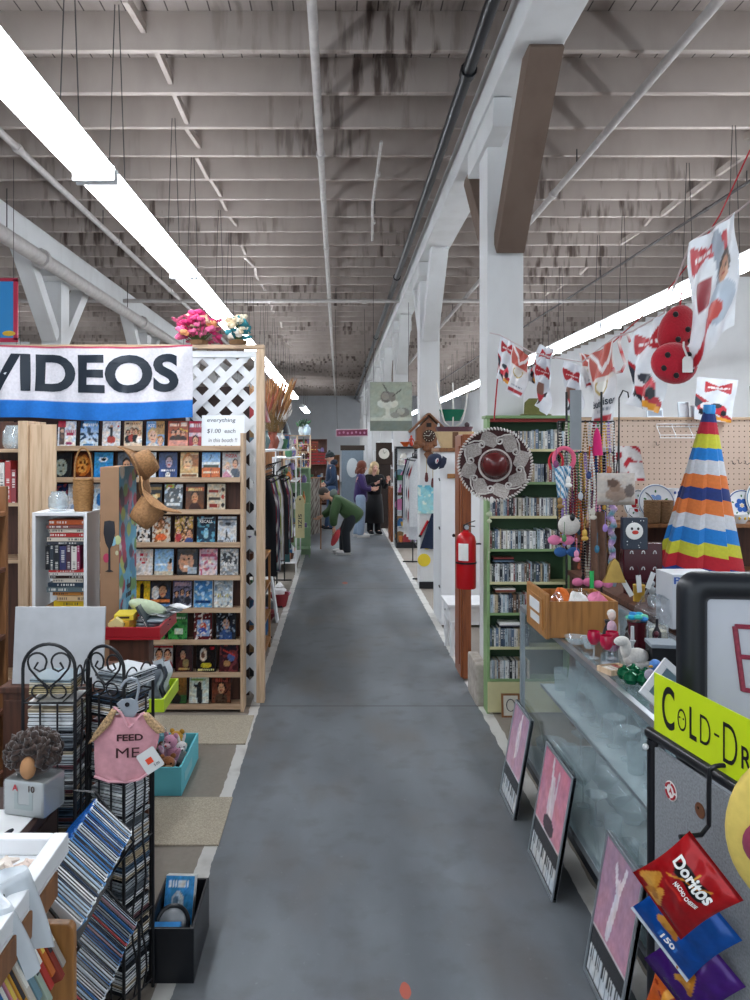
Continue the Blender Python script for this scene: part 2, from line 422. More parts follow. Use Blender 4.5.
def pipe(pts, r, m, label, fit=None, name='ceiling_pipe'):
    t = thing(name, label, 'pipe', (0, 0, 0))
    MB().tube(pts, r, 10).out('pipe_run', m, t, smooth=True)
    if fit:
        a, b = Vector(pts[0]), Vector(pts[-1])
        for k in range(fit):
            p = a.lerp(b, (k + .5) / fit); d = (b - a).normalized() * .035; MB().tube([p - d, p + d], r * 1.35, 10).out('coupling', m, t, smooth=True)
            p = a.lerp(b, (k + .3) / fit); MB().tube([p, (p.x, p.y, ZJ + .02)], .006, 6).out('hanger_rod', 'chain', t)
pipe([(-.15, 2, 4.4), (-.15, 39, 4.4)], .03, 'pipe', 'white pipe under the joists above the middle of the aisle', 12)
pipe([(.87, 2, 4.36), (.87, 39, 4.36)], .042, 'bplast', 'thick black pipe under the joists beside the pillar beam', 6)
pipe([(2.14, 2, 4.36), (2.14, 39, 4.36)], .032, 'pipe', 'white pipe under the joists between pillars and white side wall', 10)
pipe([(-2.65, 2, 4.32), (-2.65, 22, 4.32)], .03, 'pipe', 'thin white pipe under the joists above the video booth', 7)
pipe([(-3.42, 2, 4.02), (-3.42, 38, 4.02)], .085, 'pipe', 'fat white pipe running along the beam over the video booth', 8)
pipe([(-7.9, 12.75, 4.3), (6.4, 12.75, 4.3)], .035, 'pipe', 'white pipe crossing the hall beneath the joists', 6)
pipe([(3.95, 2, 4.4), (3.95, 39, 4.4)], .016, 'chain', 'thin grey conduit under the joists near the white side wall', 9)
pipe([(.36, 6.3, 4.38), (.36, 7.9, 4.38), (.42, 9.3, 4.38)], .014, 'pipe', 'short thin sprinkler branch beside the thick black pipe', 2)
# ---------------------------------------------------------------- fluorescent lights
M['tube'] = emis('lit_fluorescent_tube', '#f2f8ff', 13)
def light_fixture():
    t = thing('fluorescent_light', '-', 'ceiling light', (0, 0, 0), group='rows of fluorescent ceiling lights')
    MB().prism([(-.06, .036), (.06, .036), (.05, .09), (-.05, .09)], -1.2, 1.2, 'xz').out('housing', 'wmetal', t)
    MB().prism([(.122 * math.cos(a), .02 + (.055 if math.sin(a) < 0 else .012) * math.sin(a)) for a in [2 * PI * k / 20 for k in range(20)]], -1.165, 1.165, 'xz').out('lit_diffuser', 'tube', t, smooth=True)
    for sy in (-1.19, 1.17): MB().box(-.115, .115, sy, sy + .02, -.04, .04).out('end_socket', 'wmetal', t)
    for sy in (-.8, .8):
        c = MB()
        for q in (-1, 1): c.tube([(q * .05, sy, .09), (q * .012, sy, 1.19)], .0035, 5)
        c.out('chain', 'chain', t)
    return t
L0 = light_fixture(); first = True
rows = ([(-1.35, .6 + 2.42 * k, 'over the aisle\'s video booth side') for k in range(10)] + [(-1.35, 29.5, 'at the far end over the aisle, beyond the dark gap'), (-1.35, 32.0, 'at the far end over the aisle, last one')]
        + [(3.25, .6 + 2.42 * k, 'over the glass counter booth') for k in range(1, 16)]
        + [(-6.0, 5.4 + 2.42 * k, 'over the rear of the video booth') for k in range(0, 14, 2)])
cnt = {}
for x, y, w in rows:
    cnt[w] = cnt.get(w, 0) + 1
    lb = 'white fluorescent light on chains ' + w + ('' if 'far end' in w else ', %s along its row' % nth(cnt[w]))
    if first: L0.location = (x, y, 3.36 if x == -1.35 else 3.3); L0['label'] = lb; first = False
    else: dup(L0, (x, y, 3.36 if x == -1.35 else 3.3), 0, lb)
# ---------------------------------------------------------------- camera, world, render look
cam = bpy.data.cameras.new('camera'); co = bpy.data.objects.new('camera', cam); COL.objects.link(co)
co.location = (0, 0, EYE); co.rotation_euler = (PI / 2, 0, 0)
cam.sensor_fit = 'VERTICAL'; cam.sensor_height = 36; cam.lens = 36 * F / 1000; cam.shift_x = .037; cam.shift_y = -.053; cam.clip_end = 200
sc = bpy.context.scene; sc.camera = co
w = bpy.data.worlds.new('world'); sc.world = w; w.use_nodes = True
w.node_tree.nodes['Background'].inputs[0].default_value = (.8, .9, 1, 1); w.node_tree.nodes['Background'].inputs[1].default_value = .8  # ambient fill added through the end left open behind the camera
sc.view_settings.view_transform = 'Standard'; sc.view_settings.look = 'None'; sc.view_settings.gamma = 1; sc.view_settings.exposure = 1.15
sc.view_settings.use_curve_mapping = False
sc.cycles.use_denoising = True; sc.cycles.max_bounces = 10; sc.cycles.transparent_max_bounces = 24
# ================================================================ video booth: back wall of face-out discs
SY, SB = 5.30, 5.46            # front and back of the display shelving
kx = 5.45
SX0, SX1 = -2.62, X(243.5, 5.3)
lips = [447.5, 479, 511, 544, 577, 609.5, 641.5, 674, 706]
zl = [max(.012, Z(p, 5.30)) for p in lips]
t = thing('video_shelving', 'tall pine video display shelving of nine narrow ledges against the white lattice', 'shelving', (0, 0, 0))
MB().box(SX1 - .022, SX1, SY, SB, 0, Z(433, 5.3)).out('side_board', 'pine', t, bev=.002)
MB().box(SX0, SX1 - .023, SB - .012, SB, 0, Z(447, 5.3)).out('back_board', 'walnut', t)
for z in zl:
    MB().box(SX0, SX1 - .023, SY, SB - .013, z - .02, z - .003).box(SX0, SX1 - .023, SY - .006, SY + .008, z - .022, z + .012).out('ledge', 'pinex', t)
M['case'] = mat('black_disc_case', '#141417', .25, nz=.05); M['wcase'] = mat('white_disc_case', '#d8dadc', .3, nz=.05)
ROW = ['top', 'second', 'third', 'fourth', 'fifth', 'sixth', 'seventh', 'eighth', 'lowest']
def dvd(row, px, desc, fn, words=None, w=.135, white=False, tilt=7):
    """a boxed disc standing face-out on a ledge: case, printed cover, sometimes lettering"""
    h = .19; x = X(px, 5.36); z = zl[row]
    t = thing('video_case', '%s, on the %s video ledge' % (desc, ROW[row]), 'video', (x, SY + .045 + rnd.uniform(0, .02), z), (D(-tilt), 0, 0), 'face-out videos on the display shelving')
    MB().box(-w / 2, w / 2, 0, .014, 0, h).out('case', 'wcase' if white else 'case', t, bev=.003)
    art('cover', w - .008, h - .006, 20, 28, fn, t, 'gloss', (0, -.0012, .003))
    for (s, u, v, hh, c) in (words or ()):
        text(s, hh * h, M['ink_' + c], t, ((u - .5) * w, -.003, v * h), width=None if len(s) < 2 else min(.9 * w, hh * h * .72 * len(s)), bold=.02)
    return t
for n, c in (('w', '#f4f4f2'), ('k', '#15151a'), ('r', '#b8202c'), ('b', '#1f4fa0'), ('y', '#f2cf33'), ('n', '#1d2733'), ('br', '#3a1d15'), ('wash', '#2c3440')):
    M['ink_' + c if False else 'ink_' + n] = mat('ink_' + n, c, .45, nz=.05)
SK = '#d9a27f'
V = [
 (0, -20, 'maroon video cover with two pale faces', paint('#6a2029', ('p', .35, .6, .17, SK, '#2a1512', '#222'), ('p', .7, .5, .15, SK, '#1b1210', '#333'))),
 (0, 4, 'brown family video with a tan band', paint(('#8b6b52', '#c8b19a'), ('p', .4, .6, .16, SK, '#3a2418', '#445'), ('r', 0, .1, 1, .22, '#4b3020'))),
 (0, 26, 'rust video cover with a lone rider', paint(('#a5725a', '#5d3527'), ('e', .5, .5, .2, .25, '#2b1914'), ('t', .1, .9, .88, .05, '#f0e0c8'))),
 (0, 67, 'white video with red corner and small dog photos', paint('#eceaea', ('r', 0, .78, .42, 1, '#b5253a'), ('r', .1, .1, .38, .78, '#5a4a48'), ('e', .24, .62, .1, .08, '#caa48a'), ('e', .24, .4, .1, .08, '#8d6a55'), ('t', .45, .95, .62, .05, '#c0355f'), ('t', .5, .95, .5, .04, '#b02a50'), ('e', .62, .14, .2, .06, '#a33a66'))),
 (0, 89, 'icy blue video with dark penguins on snow', paint(('#4b95cf', '#dfeaf2'), ('t', .08, .92, .86, .06, '#eef6fb'), ('n', 5, .18, 2.2, '#26425f'), ('r', 0, 0, 1, .2, '#c9dfee'), ('t', .2, .8, .1, .04, '#3d79ad'))),
 (0, 111, 'white video with a dancer on a red ball', paint('#e9e6e2', ('e', .5, .3, .24, .16, '#b23a2c'), ('l', .5, .45, .5, .72, .07, '#24222a'), ('l', .5, .65, .3, .78, .03, '#24222a'), ('e', .5, .8, .07, .05, SK), ('t', .12, .6, .92, .025, '#999'), ('e', .88, .8, .05, .04, '#c9402f'))),
 (0, 133, 'cream video with four people in black and tan', paint(('#d9b78e', '#e5d3bb'), ('p', .2, .55, .1, SK, '#2a1a14', '#1b1b20'), ('p', .42, .62, .11, SK, '#6b4020', '#a23b2c'), ('p', .64, .6, .11, SK, '#241712', '#1a1a1e'), ('p', .85, .52, .1, SK, '#b07a3a', '#efe6da'), ('t', .1, .9, .92, .03, '#6b4a30'))),
 (0, 155, 'blue and tan video with a smiling blonde girl', paint('#7fa8cf', ('r', .55, .5, 1, 1, '#b38a57'), ('p', .36, .42, .25, '#e4b597', '#c9a774', '#e6dccf'), ('p', .78, .24, .16, '#dca989', '#9c6f3d', '#7c6b8f')), [('KIT', .3, .82, .12, 'w'), ('RIT', .76, .8, .1, 'k')]),
 (0, 178, 'rusty orange video with a crowd and pink base', paint(('#9c4a32', '#c96b45'), ('p', .25, .55, .1, SK, '#32180f', '#3a2b28'), ('p', .5, .58, .1, SK, '#32180f', '#3f2c20'), ('p', .75, .55, .1, SK, '#5b2d15', '#302020'), ('r', .05, .05, .95, .28, '#d6907c'), ('r', .62, .8, .92, .95, '#e3cdb8'), ('t', .1, .5, .86, .04, '#eecdb4'), ('l', .6, .72, .95, .6, .025, '#e0b23c')), None, .15),
 (0, 197, 'crimson video half behind the handwritten sign', paint(('#c43d52', '#8d2336'), ('r', 0, .42, 1, .56, '#e6c3c7'), ('p', .4, .25, .16, SK, '#2f1714', '#c7c0be'), ('t', .1, .9, .84, .06, '#f3e1e1'))),
 (1, 62, 'dark video with a grey green ghostly face', paint('#25282a', ('e', .45, .42, .34, .32, '#97a094'), ('e', .35, .5, .07, .05, '#353a36'), ('e', .58, .5, .07, .05, '#353a36'), ('e', .45, .28, .1, .04, '#41443f')), None, .135),
 (1, 82, 'fiery orange video with a lion face', paint('#5a2b1a', ('e', .5, .5, .46, .42, '#b06426'), ('e', .5, .52, .3, .32, '#d89548'), ('e', .38, .6, .06, .05, '#40200f'), ('e', .62, .6, .06, .05, '#40200f'), ('e', .5, .4, .1, .07, '#5d2d14'), ('n', 6, .3, 4., '#7a3b17'))),
 (1, 103, 'bright blue video with a bird eye', paint(('#46a3dc', '#2f83c4'), ('e', .48, .72, .24, .1, '#e3eef4'), ('e', .5, .73, .13, .06, '#1c2836'), ('r', .35, .28, .95, .36, '#c95a5f'), ('t', .4, .9, .24, .03, '#dbe8f0')), None, .14),
 (1, 126, 'grey video mostly behind the straw hats', paint('#55606e', ('p', .5, .5, .22, SK, '#221a18', '#30343c'))),
 (1, 147, 'white video with a small turquoise figure', paint('#dfe5e9', ('l', .62, .2, .62, .52, .08, '#3aa4b5'), ('e', .62, .6, .07, .05, SK), ('t', .2, .9, .85, .04, '#7da3b5'))),
 (1, 168, 'night blue video with a face above a skull', paint(('#22335d', '#324f8c'), ('p', .55, .62, .2, '#b9a0ab', '#1a2038', '#263968'), ('t', .15, .85, .3, .04, '#dfe4ee'), ('e', .5, .14, .14, .1, '#e4e2dd'), ('e', .45, .15, .04, .03, '#20232d'), ('e', .56, .15, .04, .03, '#20232d'))),
 (1, 189, 'sepia video with a child in close-up', paint(('#d6b582', '#c9a26a'), ('p', .42, .6, .28, '#e4bc8f', '#b8763c', '#c39a63'), ('r', .7, .45, 1, .9, '#a5683a'), ('r', 0, 0, 1, .2, '#e5d4b1'), ('t', .1, .9, .12, .05, '#7a4a26'))),
 (1, 211, 'blue sky and orange sand video with white roofs', paint(('#5fa0d8', '#cfe0ea'), ('r', 0, .52, 1, .64, '#e9ecea'), ('r', 0, .0, 1, .4, '#c8672f'), ('r', .1, .4, .9, .5, '#3f4c44'), ('l', .5, .1, .5, .35, .04, '#27211f'), ('l', .45, .75, .52, .9, .03, '#243352'), ('t', .1, .9, .24, .03, '#f0d9b7'))),
 (1, 231, 'pale grey comedy video with two people and red title', paint(('#a9a4a3', '#cfc4c0'), ('p', .3, .42, .15, '#e6c0ab', '#cdb08a', '#d58fa5'), ('p', .72, .55, .15, SK, '#352218', '#44505f'), ('l', .3, .3, .6, .04, .04, '#f0ecea')), [('PIZZA', .5, .85, .12, 'r')]),
 (2, 58, 'navy video edge behind the glass jar', paint('#283a66', ('n', 5, .2, 7.2, '#b3566c'))),
 (2, 77, 'white medical video behind the basket', paint('#d7dade', ('p', .5, .5, .2, SK, '#53371f', '#8fa5c8'))),
 (2, 98, 'light blue and white video beside the cardboard display', paint('#bcd3e4', ('e', .6, .4, .2, .25, '#2d6fae'), ('r', 0, .8, 1, 1, '#e9f0f4'))),
 (2, 152, 'black video with golden title streak', paint('#1e1d20', ('r', 0, .78, 1, .86, '#b2904b'), ('l', .2, .45, .85, .55, .08, '#c9a25a'), ('e', .65, .5, .16, .1, '#ead8a8'))),
 (2, 173.5, 'grey video with a yellow green sticker and dancing figures', paint(('#4d5358', '#6d757a'), ('r', .1, .84, .5, .97, '#b7c93a'), ('r', .2, .86, .4, .93, '#d9622e'), ('n', 5, .12, 9.1, '#d8dcdd'), ('r', 0, .0, 1, .3, '#5b6267'), ('t', .15, .85, .2, .05, '#d9dcdc'))),
 (2, 195, 'brown video with a man in a leather coat', paint(('#3a2a20', '#7b4a2c'), ('r', 0, .72, 1, .86, '#c9602d'), ('p', .5, .48, .2, '#c98f66', '#2b1a12', '#3b201a'), ('t', .15, .85, .78, .05, '#f0d087'))),
 (2, 216, 'cream video with three red and black panels', paint('#cfc0a8', ('t', .1, .7, .72, .06, '#8d2b25'), ('t', .1, .7, .42, .06, '#37312c'), ('t', .15, .7, .16, .06, '#8d2b25'), ('e', .86, .78, .1, .08, '#423229'), ('e', .86, .5, .1, .08, '#a33328'), ('e', .86, .18, .1, .08, '#2a2523'))),
 (3, 141, 'white and black video beneath the hats', paint('#d8d4cf', ('n', 7, .1, 3.3, '#2a282a'))),
 (3, 161, 'cream video with a surprised man and orange fruit', paint('#cfc4b6', ('p', .5, .7, .2, SK, '#2b1d17', '#d9c6a5'), ('n', 8, .15, 5.5, '#8d5a33'), ('e', .5, .2, .32, .13, '#d8683a'))),
 (3, 184, 'crowded yellow cartoon-coloured video', paint(('#c4a94f', '#b6694e'), ('n', 7, .12, 1.3, '#3b2a24'), ('n', 8, .25, 8.8, '#e7c9b4'), ('p', .8, .35, .15, SK, '#40251a', '#37508a'), ('p', .2, .45, .1, '#e5b79a', '#d8b24d', '#b23b41'))),
 (3, 206, 'deep navy thriller video with icy blue figures', paint(('#14202f', '#22435c'), ('n', 5, .2, 6.1, '#5aa0bd'), ('e', .5, .35, .14, .2, '#8fc3d6'), ('l', .1, .9, .9, .95, .02, '#9fb5c2')), [('RECALL', .5, .8, .11, 'w')]),
 (3, 227, 'white video with staring eyes and a running figure', paint('#ced3d8', ('e', .5, .72, .44, .11, '#8a919a'), ('e', .55, .71, .16, .07, '#2d333c'), ('r', 0, .84, 1, .9, '#565d66'), ('l', .5, .25, .45, .42, .05, '#24272e'), ('l', .5, .25, .65, .12, .03, '#24272e'), ('l', .5, .25, .4, .1, .03, '#24272e'), ('t', .05, .95, .06, .04, '#3a3f47')), None, .14),
 (4, 144, 'white video with tall red title', paint('#dcd9d8', ('t', .3, .72, .78, .06, '#c03045'), ('t', .3, .72, .62, .05, '#c03045'), ('t', .38, .62, .48, .05, '#c03045'), ('e', .2, .2, .2, .12, '#bbb6b4'))),
 (4, 164, 'pale blue seaside video with a seated woman', paint(('#86b4dc', '#a7cae4'), ('r', 0, 0, 1, .16, '#cdc6b4'), ('e', .8, .35, .13, .2, '#dcb79d'), ('e', .84, .55, .09, .1, '#24211f'), ('t', .1, .7, .4, .04, '#e6eef4')), None, .14),
 (4, 187, 'dark video with a huge smiling face', paint('#3b4046', ('e', .45, .5, .36, .42, '#cf9c7e'), ('e', .5, .95, .45, .2, '#4f4a48'), ('e', .34, .6, .06, .03, '#2d211c'), ('e', .58, .62, .06, .03, '#2d211c'), ('e', .46, .32, .16, .06, '#f0e8e2'), ('r', .0, 0, 1, .12, '#1f2226'), ('r', .55, .05, .95, .3, '#a8b6c4')), None, .15),
 (4, 208, 'shiny pink and white video', paint(('#d6a9b8', '#e4d8db'), ('t', .1, .9, .75, .06, '#b24765'), ('t', .1, .9, .5, .05, '#eee'), ('n', 5, .25, 3.9, '#c36a83'))),  # white glare is painted into this print
 (4, 229, 'grey action video with a battered black car', paint(('#aeb2b4', '#8b8f92'), ('e', .5, .72, .44, .14, '#24262b'), ('r', .1, .42, .9, .64, '#2f3237'), ('n', 8, .2, 2.7, '#d5d6d6')), [('MINE', .5, .42, .13, 'w')]),
 (5, 142, 'yellow video with a black silhouette', paint('#dcb92c', ('l', .5, .3, .5, .8, .12, '#1e1b16'), ('e', .5, .86, .09, .07, '#1e1b16'), ('t', .05, .95, .1, .06, '#1e1b16')), None, .12),
 (5, 160, 'dark blue video with a bearded man and car', paint(('#2a2622', '#31507a'), ('p', .62, .62, .22, '#b98967', '#16110f', '#1d1a1c'), ('e', .25, .55, .2, .25, '#d7d3cf'), ('r', .0, .18, 1, .32, '#c8733a'), ('r', 0, 0, 1, .14, '#5b86b4')), None, .145),
 (5, 182, 'dusky violet video with a group of men', paint(('#5a4f74', '#8f94a8'), ('p', .2, .5, .1, SK, '#241b1a', '#2b2c37'), ('p', .5, .55, .11, SK, '#241b1a', '#555b6a'), ('p', .8, .5, .1, SK, '#241b1a', '#2b2c37'), ('n', 9, .25, 4.1, '#2a2a35'), ('t', .1, .9, .88, .06, '#b69cb0')), None, .14),
 (5, 203, 'shiny blue ocean video', paint(('#3f7ec0', '#6aa8d9'), ('n', 5, .2, 2.9, '#b9d8ec'), ('t', .1, .9, .2, .05, '#1d3f70')), None, .135, True),
 (5, 223, 'silver white video with yellow title glare', paint(('#aebfcb', '#dde3e0'), ('t', .1, .9, .45, .08, '#c8bf5a'), ('n', 5, .25, 9.9, '#f0f4f6'), ('n', 6, .32, 1.9, '#7f95a8')), None, .135, True),
 (6, 156, 'green video partly behind the red tray', paint('#3d7d3a', ('n', 6, .2, 3.5, '#1f3d22'))),
 (6, 178, 'green video with a white square emblem', paint(('#2f7a38', '#3f9a48'), ('n', 6, .22, 8.5, '#1f5c2c'), ('r', .35, .18, .75, .42, '#c4d7c2'), ('t', .15, .85, .8, .05, '#bcd9bb')), None, .14),
 (6, 203, 'maroon video framing a bright blue picture', paint('#5c2226', ('r', .2, .12, .86, .72, '#8aa6cf'), ('e', .52, .5, .18, .14, '#c9563a'), ('e', .5, .32, .22, .12, '#4457a5'), ('n', 9, .32, 5.5, '#e2d9d2'))),
 (6, 226, 'dark video with a pale young man in blue', paint(('#1c1c22', '#2b313f'), ('p', .5, .6, .2, '#c79c84', '#15100f', '#3a5588'), ('n', 8, .3, 1.1, '#8c99a8')), None, .14),
 (7, 163, 'white and red video with two close faces', paint('#b9b3af', ('p', .28, .62, .18, SK, '#1b1413', '#b02b2c'), ('p', .72, .6, .18, SK, '#3a1210', '#961f26'), ('r', .0, .86, 1, .93, '#a8232f'), ('l', .5, .1, .5, .35, .06, '#27304c')), None, .14),
 (7, 184, 'dark maroon video with a gentleman', paint('#3a1a1d', ('p', .42, .62, .17, '#bf9475', '#1e1210', '#5b2d26'), ('e', .6, .3, .2, .16, '#8c7a4d'), ('t', .2, .8, .1, .03, '#c9a865')), None, .125),
 (7, 206, 'black video with a figure over yellow title', paint('#1b191b', ('e', .35, .62, .2, .24, '#d2c6b8'), ('e', .32, .6, .1, .12, '#6b4a3c'), ('e', .8, .86, .12, .06, '#b82a36'), ('e', .5, .22, .3, .1, '#c3b02e'), ('t', .1, .9, .06, .04, '#e5df9b')), None, .14),
 (7, 229, 'dark violet and red battle video', paint(('#2c2733', '#4a2122'), ('n', 5, .15, 6.6, '#7a3a3d'), ('e', .62, .55, .2, .16, '#5a6fa8'), ('e', .4, .3, .2, .12, '#b68a5a'), ('l', .2, .8, .8, .6, .03, '#c9453c')), None, .14),
 (8, 178, 'dark video with orange top and green base', paint(('#a5722e', '#262a20'), ('r', 0, 0, 1, .3, '#2f5a2c'), ('p', .4, .55, .16, '#9c6f4e', '#1a1512', '#22201f')), None, .13),
 (8, 199, 'white and green video with a dark caped figure', paint(('#c7d3c4', '#dde3dc'), ('l', .55, .1, .5, .6, .14, '#2f3135'), ('e', .52, .72, .1, .09, '#35302f'), ('l', .5, .55, .25, .68, .05, '#2f3135'), ('t', .1, .8, .88, .04, '#7fae5c')), None, .145),
 (8, 221, 'russet video with a man holding a cigar', paint(('#5c2a20', '#7d4630'), ('p', .5, .55, .19, '#cf9d78', '#241512', '#4d3a2c'), ('t', .2, .85, .84, .06, '#b3483a'), ('n', 7, .32, 8.1, '#2b1611')), None, .14),
]
for r_, px, d, fn, *k in V: dvd(r_, px, d, fn, *k)
# ---------------------------------------------------------------- VIDEOS banner
BW0, BW1, BZ0, BZ1, BYY = -2.62, X(193, 5.22), Z(419, 5.22), Z(345, 5.22), 5.22
def bwarp(x, z, off=0):
    u = (x - BW0) / (BW1 - BW0); v = (z - BZ0) / (BZ1 - BZ0)
    y = BYY + .018 * math.sin(x * 9 + z * 3) + .010 * math.sin(x * 23 - z * 11) + .012 * (1 - v) * math.sin(x * 31) - off
    return Vector((x, y, z + .012 * math.sin(x * 5) * (1 - v) - .03 * v * math.sin(PI * max(0, min(1, (u - .2) / .8))) * .4))
t = thing('video_banner', 'large white, red and blue cloth banner with bold navy capitals above the shelves', 'banner', (0, 0, 0))
def bcol(u, v): return lin('#b8405c') if v > .965 else lin('#1f72c8') if v < .235 else lin('#e2dfe6')
MB().grid(lambda u, v: bwarp(BW0 + u * (BW1 - BW0), BZ0 + v * (BZ1 - BZ0)), 90, 56, bcol).out('cloth', 'cloth', t, smooth=True, ang=180, fix=False)
lx0, lx1 = X(-20, 5.22), X(179, 5.22); cz = Z(372.5, 5.22); cx = (lx0 + lx1) / 2
text('VIDEOS', X(39, 5.22) - X(0, 5.22), 'ink_n', t, (0, 0, 0), width=lx1 - lx0, bold=.035, warp=lambda a, b: bwarp(cx + a, cz + b, .004))
for bx in (BW0 + .05, BW1 - .02): MB().tube([(bx, BYY, BZ1 - .015), (bx, 5.475, BZ1 + .01)], .004, 6).out('tie_cord', 'white', t)
# ---------------------------------------------------------------- white lattice screen
LA0, LA1, LYY = X(191, 5.55), X(257, 5.55), 5.52
t = thing('lattice_screen', 'white garden lattice screen framed in bare pine at the aisle edge', 'screen', (0, 0, 0))
def slats(z0, z1):
    mb = MB()
    for layer, sg in ((0, 1), (1, -1)):
        yy = LYY + layer * .009; pitch = .172; wd = .074
        for k in range(-30, 40):
            c = k * pitch                      # line z - z0 = sg*(x - LA0) + c
            pts = []
            for off in (-wd / 2, wd / 2):
                seg = []
                for x in (LA0, LA1):
                    seg.append((x, z0 + sg * (x - LA0) + c + off))
                (xa, za), (xb, zb) = seg
                def clip(x, z):
                    if z < z0: x = x + (z0 - z) / sg; z = z0
                    if z > z1: x = x + (z1 - z) / sg; z = z1
                    return x, z
                if max(za, zb) <= z0 or min(za, zb) >= z1: seg = None
                else: seg = [clip(xa, za), clip(xb, zb)]
                pts.append(seg)
            if pts[0] and pts[1]:
                (a, b), (c2, d) = pts
                if abs(a[0] - b[0]) < .004 and abs(c2[0] - d[0]) < .004: continue
                mb.prism([a, b, d, c2], yy, yy + .008, 'xz')
    return mb
slats(1.24, 2.5).out('upper_lattice', 'white', t, fix=True)
slats(.03, 1.22).out('lower_lattice', 'white', t, fix=True)
for (x0, x1, z0, z1) in ((LA0 - .005, LA1, 2.5, 2.545), (LA0 - .005, LA1, 1.205, 1.245), (LA0 - .03, LA0 - .006, 0, 2.545), (LA1 - .018, LA1, .0, 2.5)):
    MB().box(x0, x1, LYY - .012, LYY + .03, z0, z1).out('rail', 'white', t, bev=.002)
MB().box(LA1 + .001, X(265, 5.55), LYY - .03, LYY + .06, 0, 2.56).out('end_post', 'pine', t, bev=.003)
MB().box(-2.6, X(265, 5.55), LYY - .03, LYY + .06, 2.561, 2.59).out('top_rail', 'pinex', t, bev=.003)
# handwritten price sign
t = thing('price_sign', 'white handwritten price card leaning on the top video ledge before the lattice', 'sign', (X(222, 5.3), 5.335, zl[0]), (D(-5), 0, 0))
MB('#eef1f4').box(-.15, .15, 0, .004, 0, .228).out('card', 'print', t)
for s_, z_, w_, h_ in (('everything', .19, .2, .036), ('$1.00  each', .115, .2, .034), ('in this booth !!', .052, .2, .028), ('. . . .', .012, .13, .006)):
    text(s_, h_, 'ink_wash', t, (-.012 if z_ > .1 else 0, -.002, z_), width=w_, shear=.12)
# ---------------------------------------------------------------- artificial flowers on the screen
def bouquet(name, label, loc, cols, leaf, spread, n):
    t = thing(name, label, 'flowers', loc)
    st = MB(); fl = MB(); lf = MB(leaf)
    st.color('#4c5a34')
    for k in range(n):
        a = rnd.uniform(0, 2 * PI); r = spread * math.sqrt(rnd.random()); h = rnd.uniform(.07, .24) * (1.1 - .4 * r / spread)
        p = Vector((r * math.cos(a), r * .6 * math.sin(a), h)); st.tube([(0, 0, 0), p * .6, p], .003, 5)
        fl.color(rnd.choice(cols)); s = rnd.uniform(.014, .026)
        for q in range(5):
            b = q * 2 * PI / 5 + a; fl.sph(p + Vector((math.cos(b) * s * .8, math.sin(b) * s * .5, rnd.uniform(-.01, .012))), (s, s * .6, s * .8), 6, 4)
    for k in range(n // 2):
        a = rnd.uniform(0, 2 * PI); r = spread * rnd.uniform(.5, 1.15); h = rnd.uniform(.02, .2)
        lf.sph((r * math.cos(a), r * .6 * math.sin(a), h), (.035, .006, .014), 6, 4, (0, rnd.uniform(-1, 1), a))
    MB('#7a5a3c').lathe([(.0, 0), (.06, 0), (.07, .03), (.05, .035), (0, .035)], 12).out('holder', 'matte', t)
    st.out('stem', 'matte', t); fl.out('blossom', 'matte', t, smooth=True); lf.out('leaf', 'matte', t)
fy = LYY + .015
bouquet('flower_spray', 'magenta and peach artificial flower spray on the lattice top rail', (X(199, fy), fy, 2.592), ['#d02f72', '#d8477f', '#c02565', '#e8a06a', '#e06a95', '#f0c9a8'], '#a3405f', .15, 60)
bouquet('flower_spray', 'cream and teal artificial flower spray at the corner of the lattice', (X(238, fy), fy, 2.592), ['#efe2c8', '#e8d2b0', '#2f7f8a', '#eee6da'], '#1f6f78', .07, 26)
# poster up beyond the banner
t = thing('hanging_poster', 'blue poster with a red border hanging high above the video banner', 'poster', (X(-30, 7), 7, Z(340, 7)))
MB('#2b85c4').box(-.43, .43, 0, .01, 0, .56).out('sheet', 'print', t)
for b in ((.4, .44, 0, .56), (-.44, .44, -.02, .02), (-.44, .44, .54, .57)): MB('#b02745').box(b[0], b[1], -.003, .012, b[2], b[3]).out('border', 'print', t)
MB('#d8b23a').sph((.36, -.004, .06), (.06, .004, .025)).out('emblem', 'print', t)
for x in (-.4, .4): MB().tube([(x, .005, .56), (x, .005, ZJ - Z(340, 7))], .003, 5).out('hanging_cord', 'chain', t)
# ---------------------------------------------------------------- pine bookcase end and brown bookcase at the side
PB = 4.42
t = thing('pine_bookcase', 'pale pine bookcase with a broad two-board end standing before the video ledges', 'bookcase', (0, 0, 0))
e0, e1 = X(20, PB), X(55.5, PB); ztop = Z(421, PB)
for a, b in ((e0 + .055, e0 + .125), (e0 + .127, e1)): MB().box(a, b, PB, PB + .02, 0, ztop - .02).out('end_plank', 'pine', t, bev=.002)
MB().box(e0 - .004, e0 + .052, PB - .02, PB + .26, 0, ztop).out('upright', 'pine', t, bev=.003)
for z in (Z(449, PB), Z(503, PB), Z(560, PB), .5, .1): MB().box(e0 - .75, e0 - .006, PB + .0, PB + .24, z - .02, z).out('shelf', 'pinex', t, bev=.002)
MB().box(e0 - .78, e0 - .755, PB, PB + .24, 0, ztop).out('upright', 'pine', t, bev=.003)
MB().box(e0 - .76, e0 - .005, PB + .242, PB + .25, 0, ztop).out('back_panel', 'walnut', t)
BKC = ['#b23a3a', '#d6d2cc', '#2f4f86', '#8a2f36', '#dfd9cf', '#3c6b58', '#c7a545', '#5b4a6b', '#d2d8dc', '#1f2a38', '#a35a35', '#6f8fa8']
BN = {'#b23a3a': 'red', '#d6d2cc': 'off-white', '#2f4f86': 'blue', '#8a2f36': 'maroon', '#dfd9cf': 'cream', '#3c6b58': 'green', '#c7a545': 'mustard', '#5b4a6b': 'violet', '#d2d8dc': 'pale grey', '#1f2a38': 'navy', '#a35a35': 'rust', '#6f8fa8': 'dusty blue'}
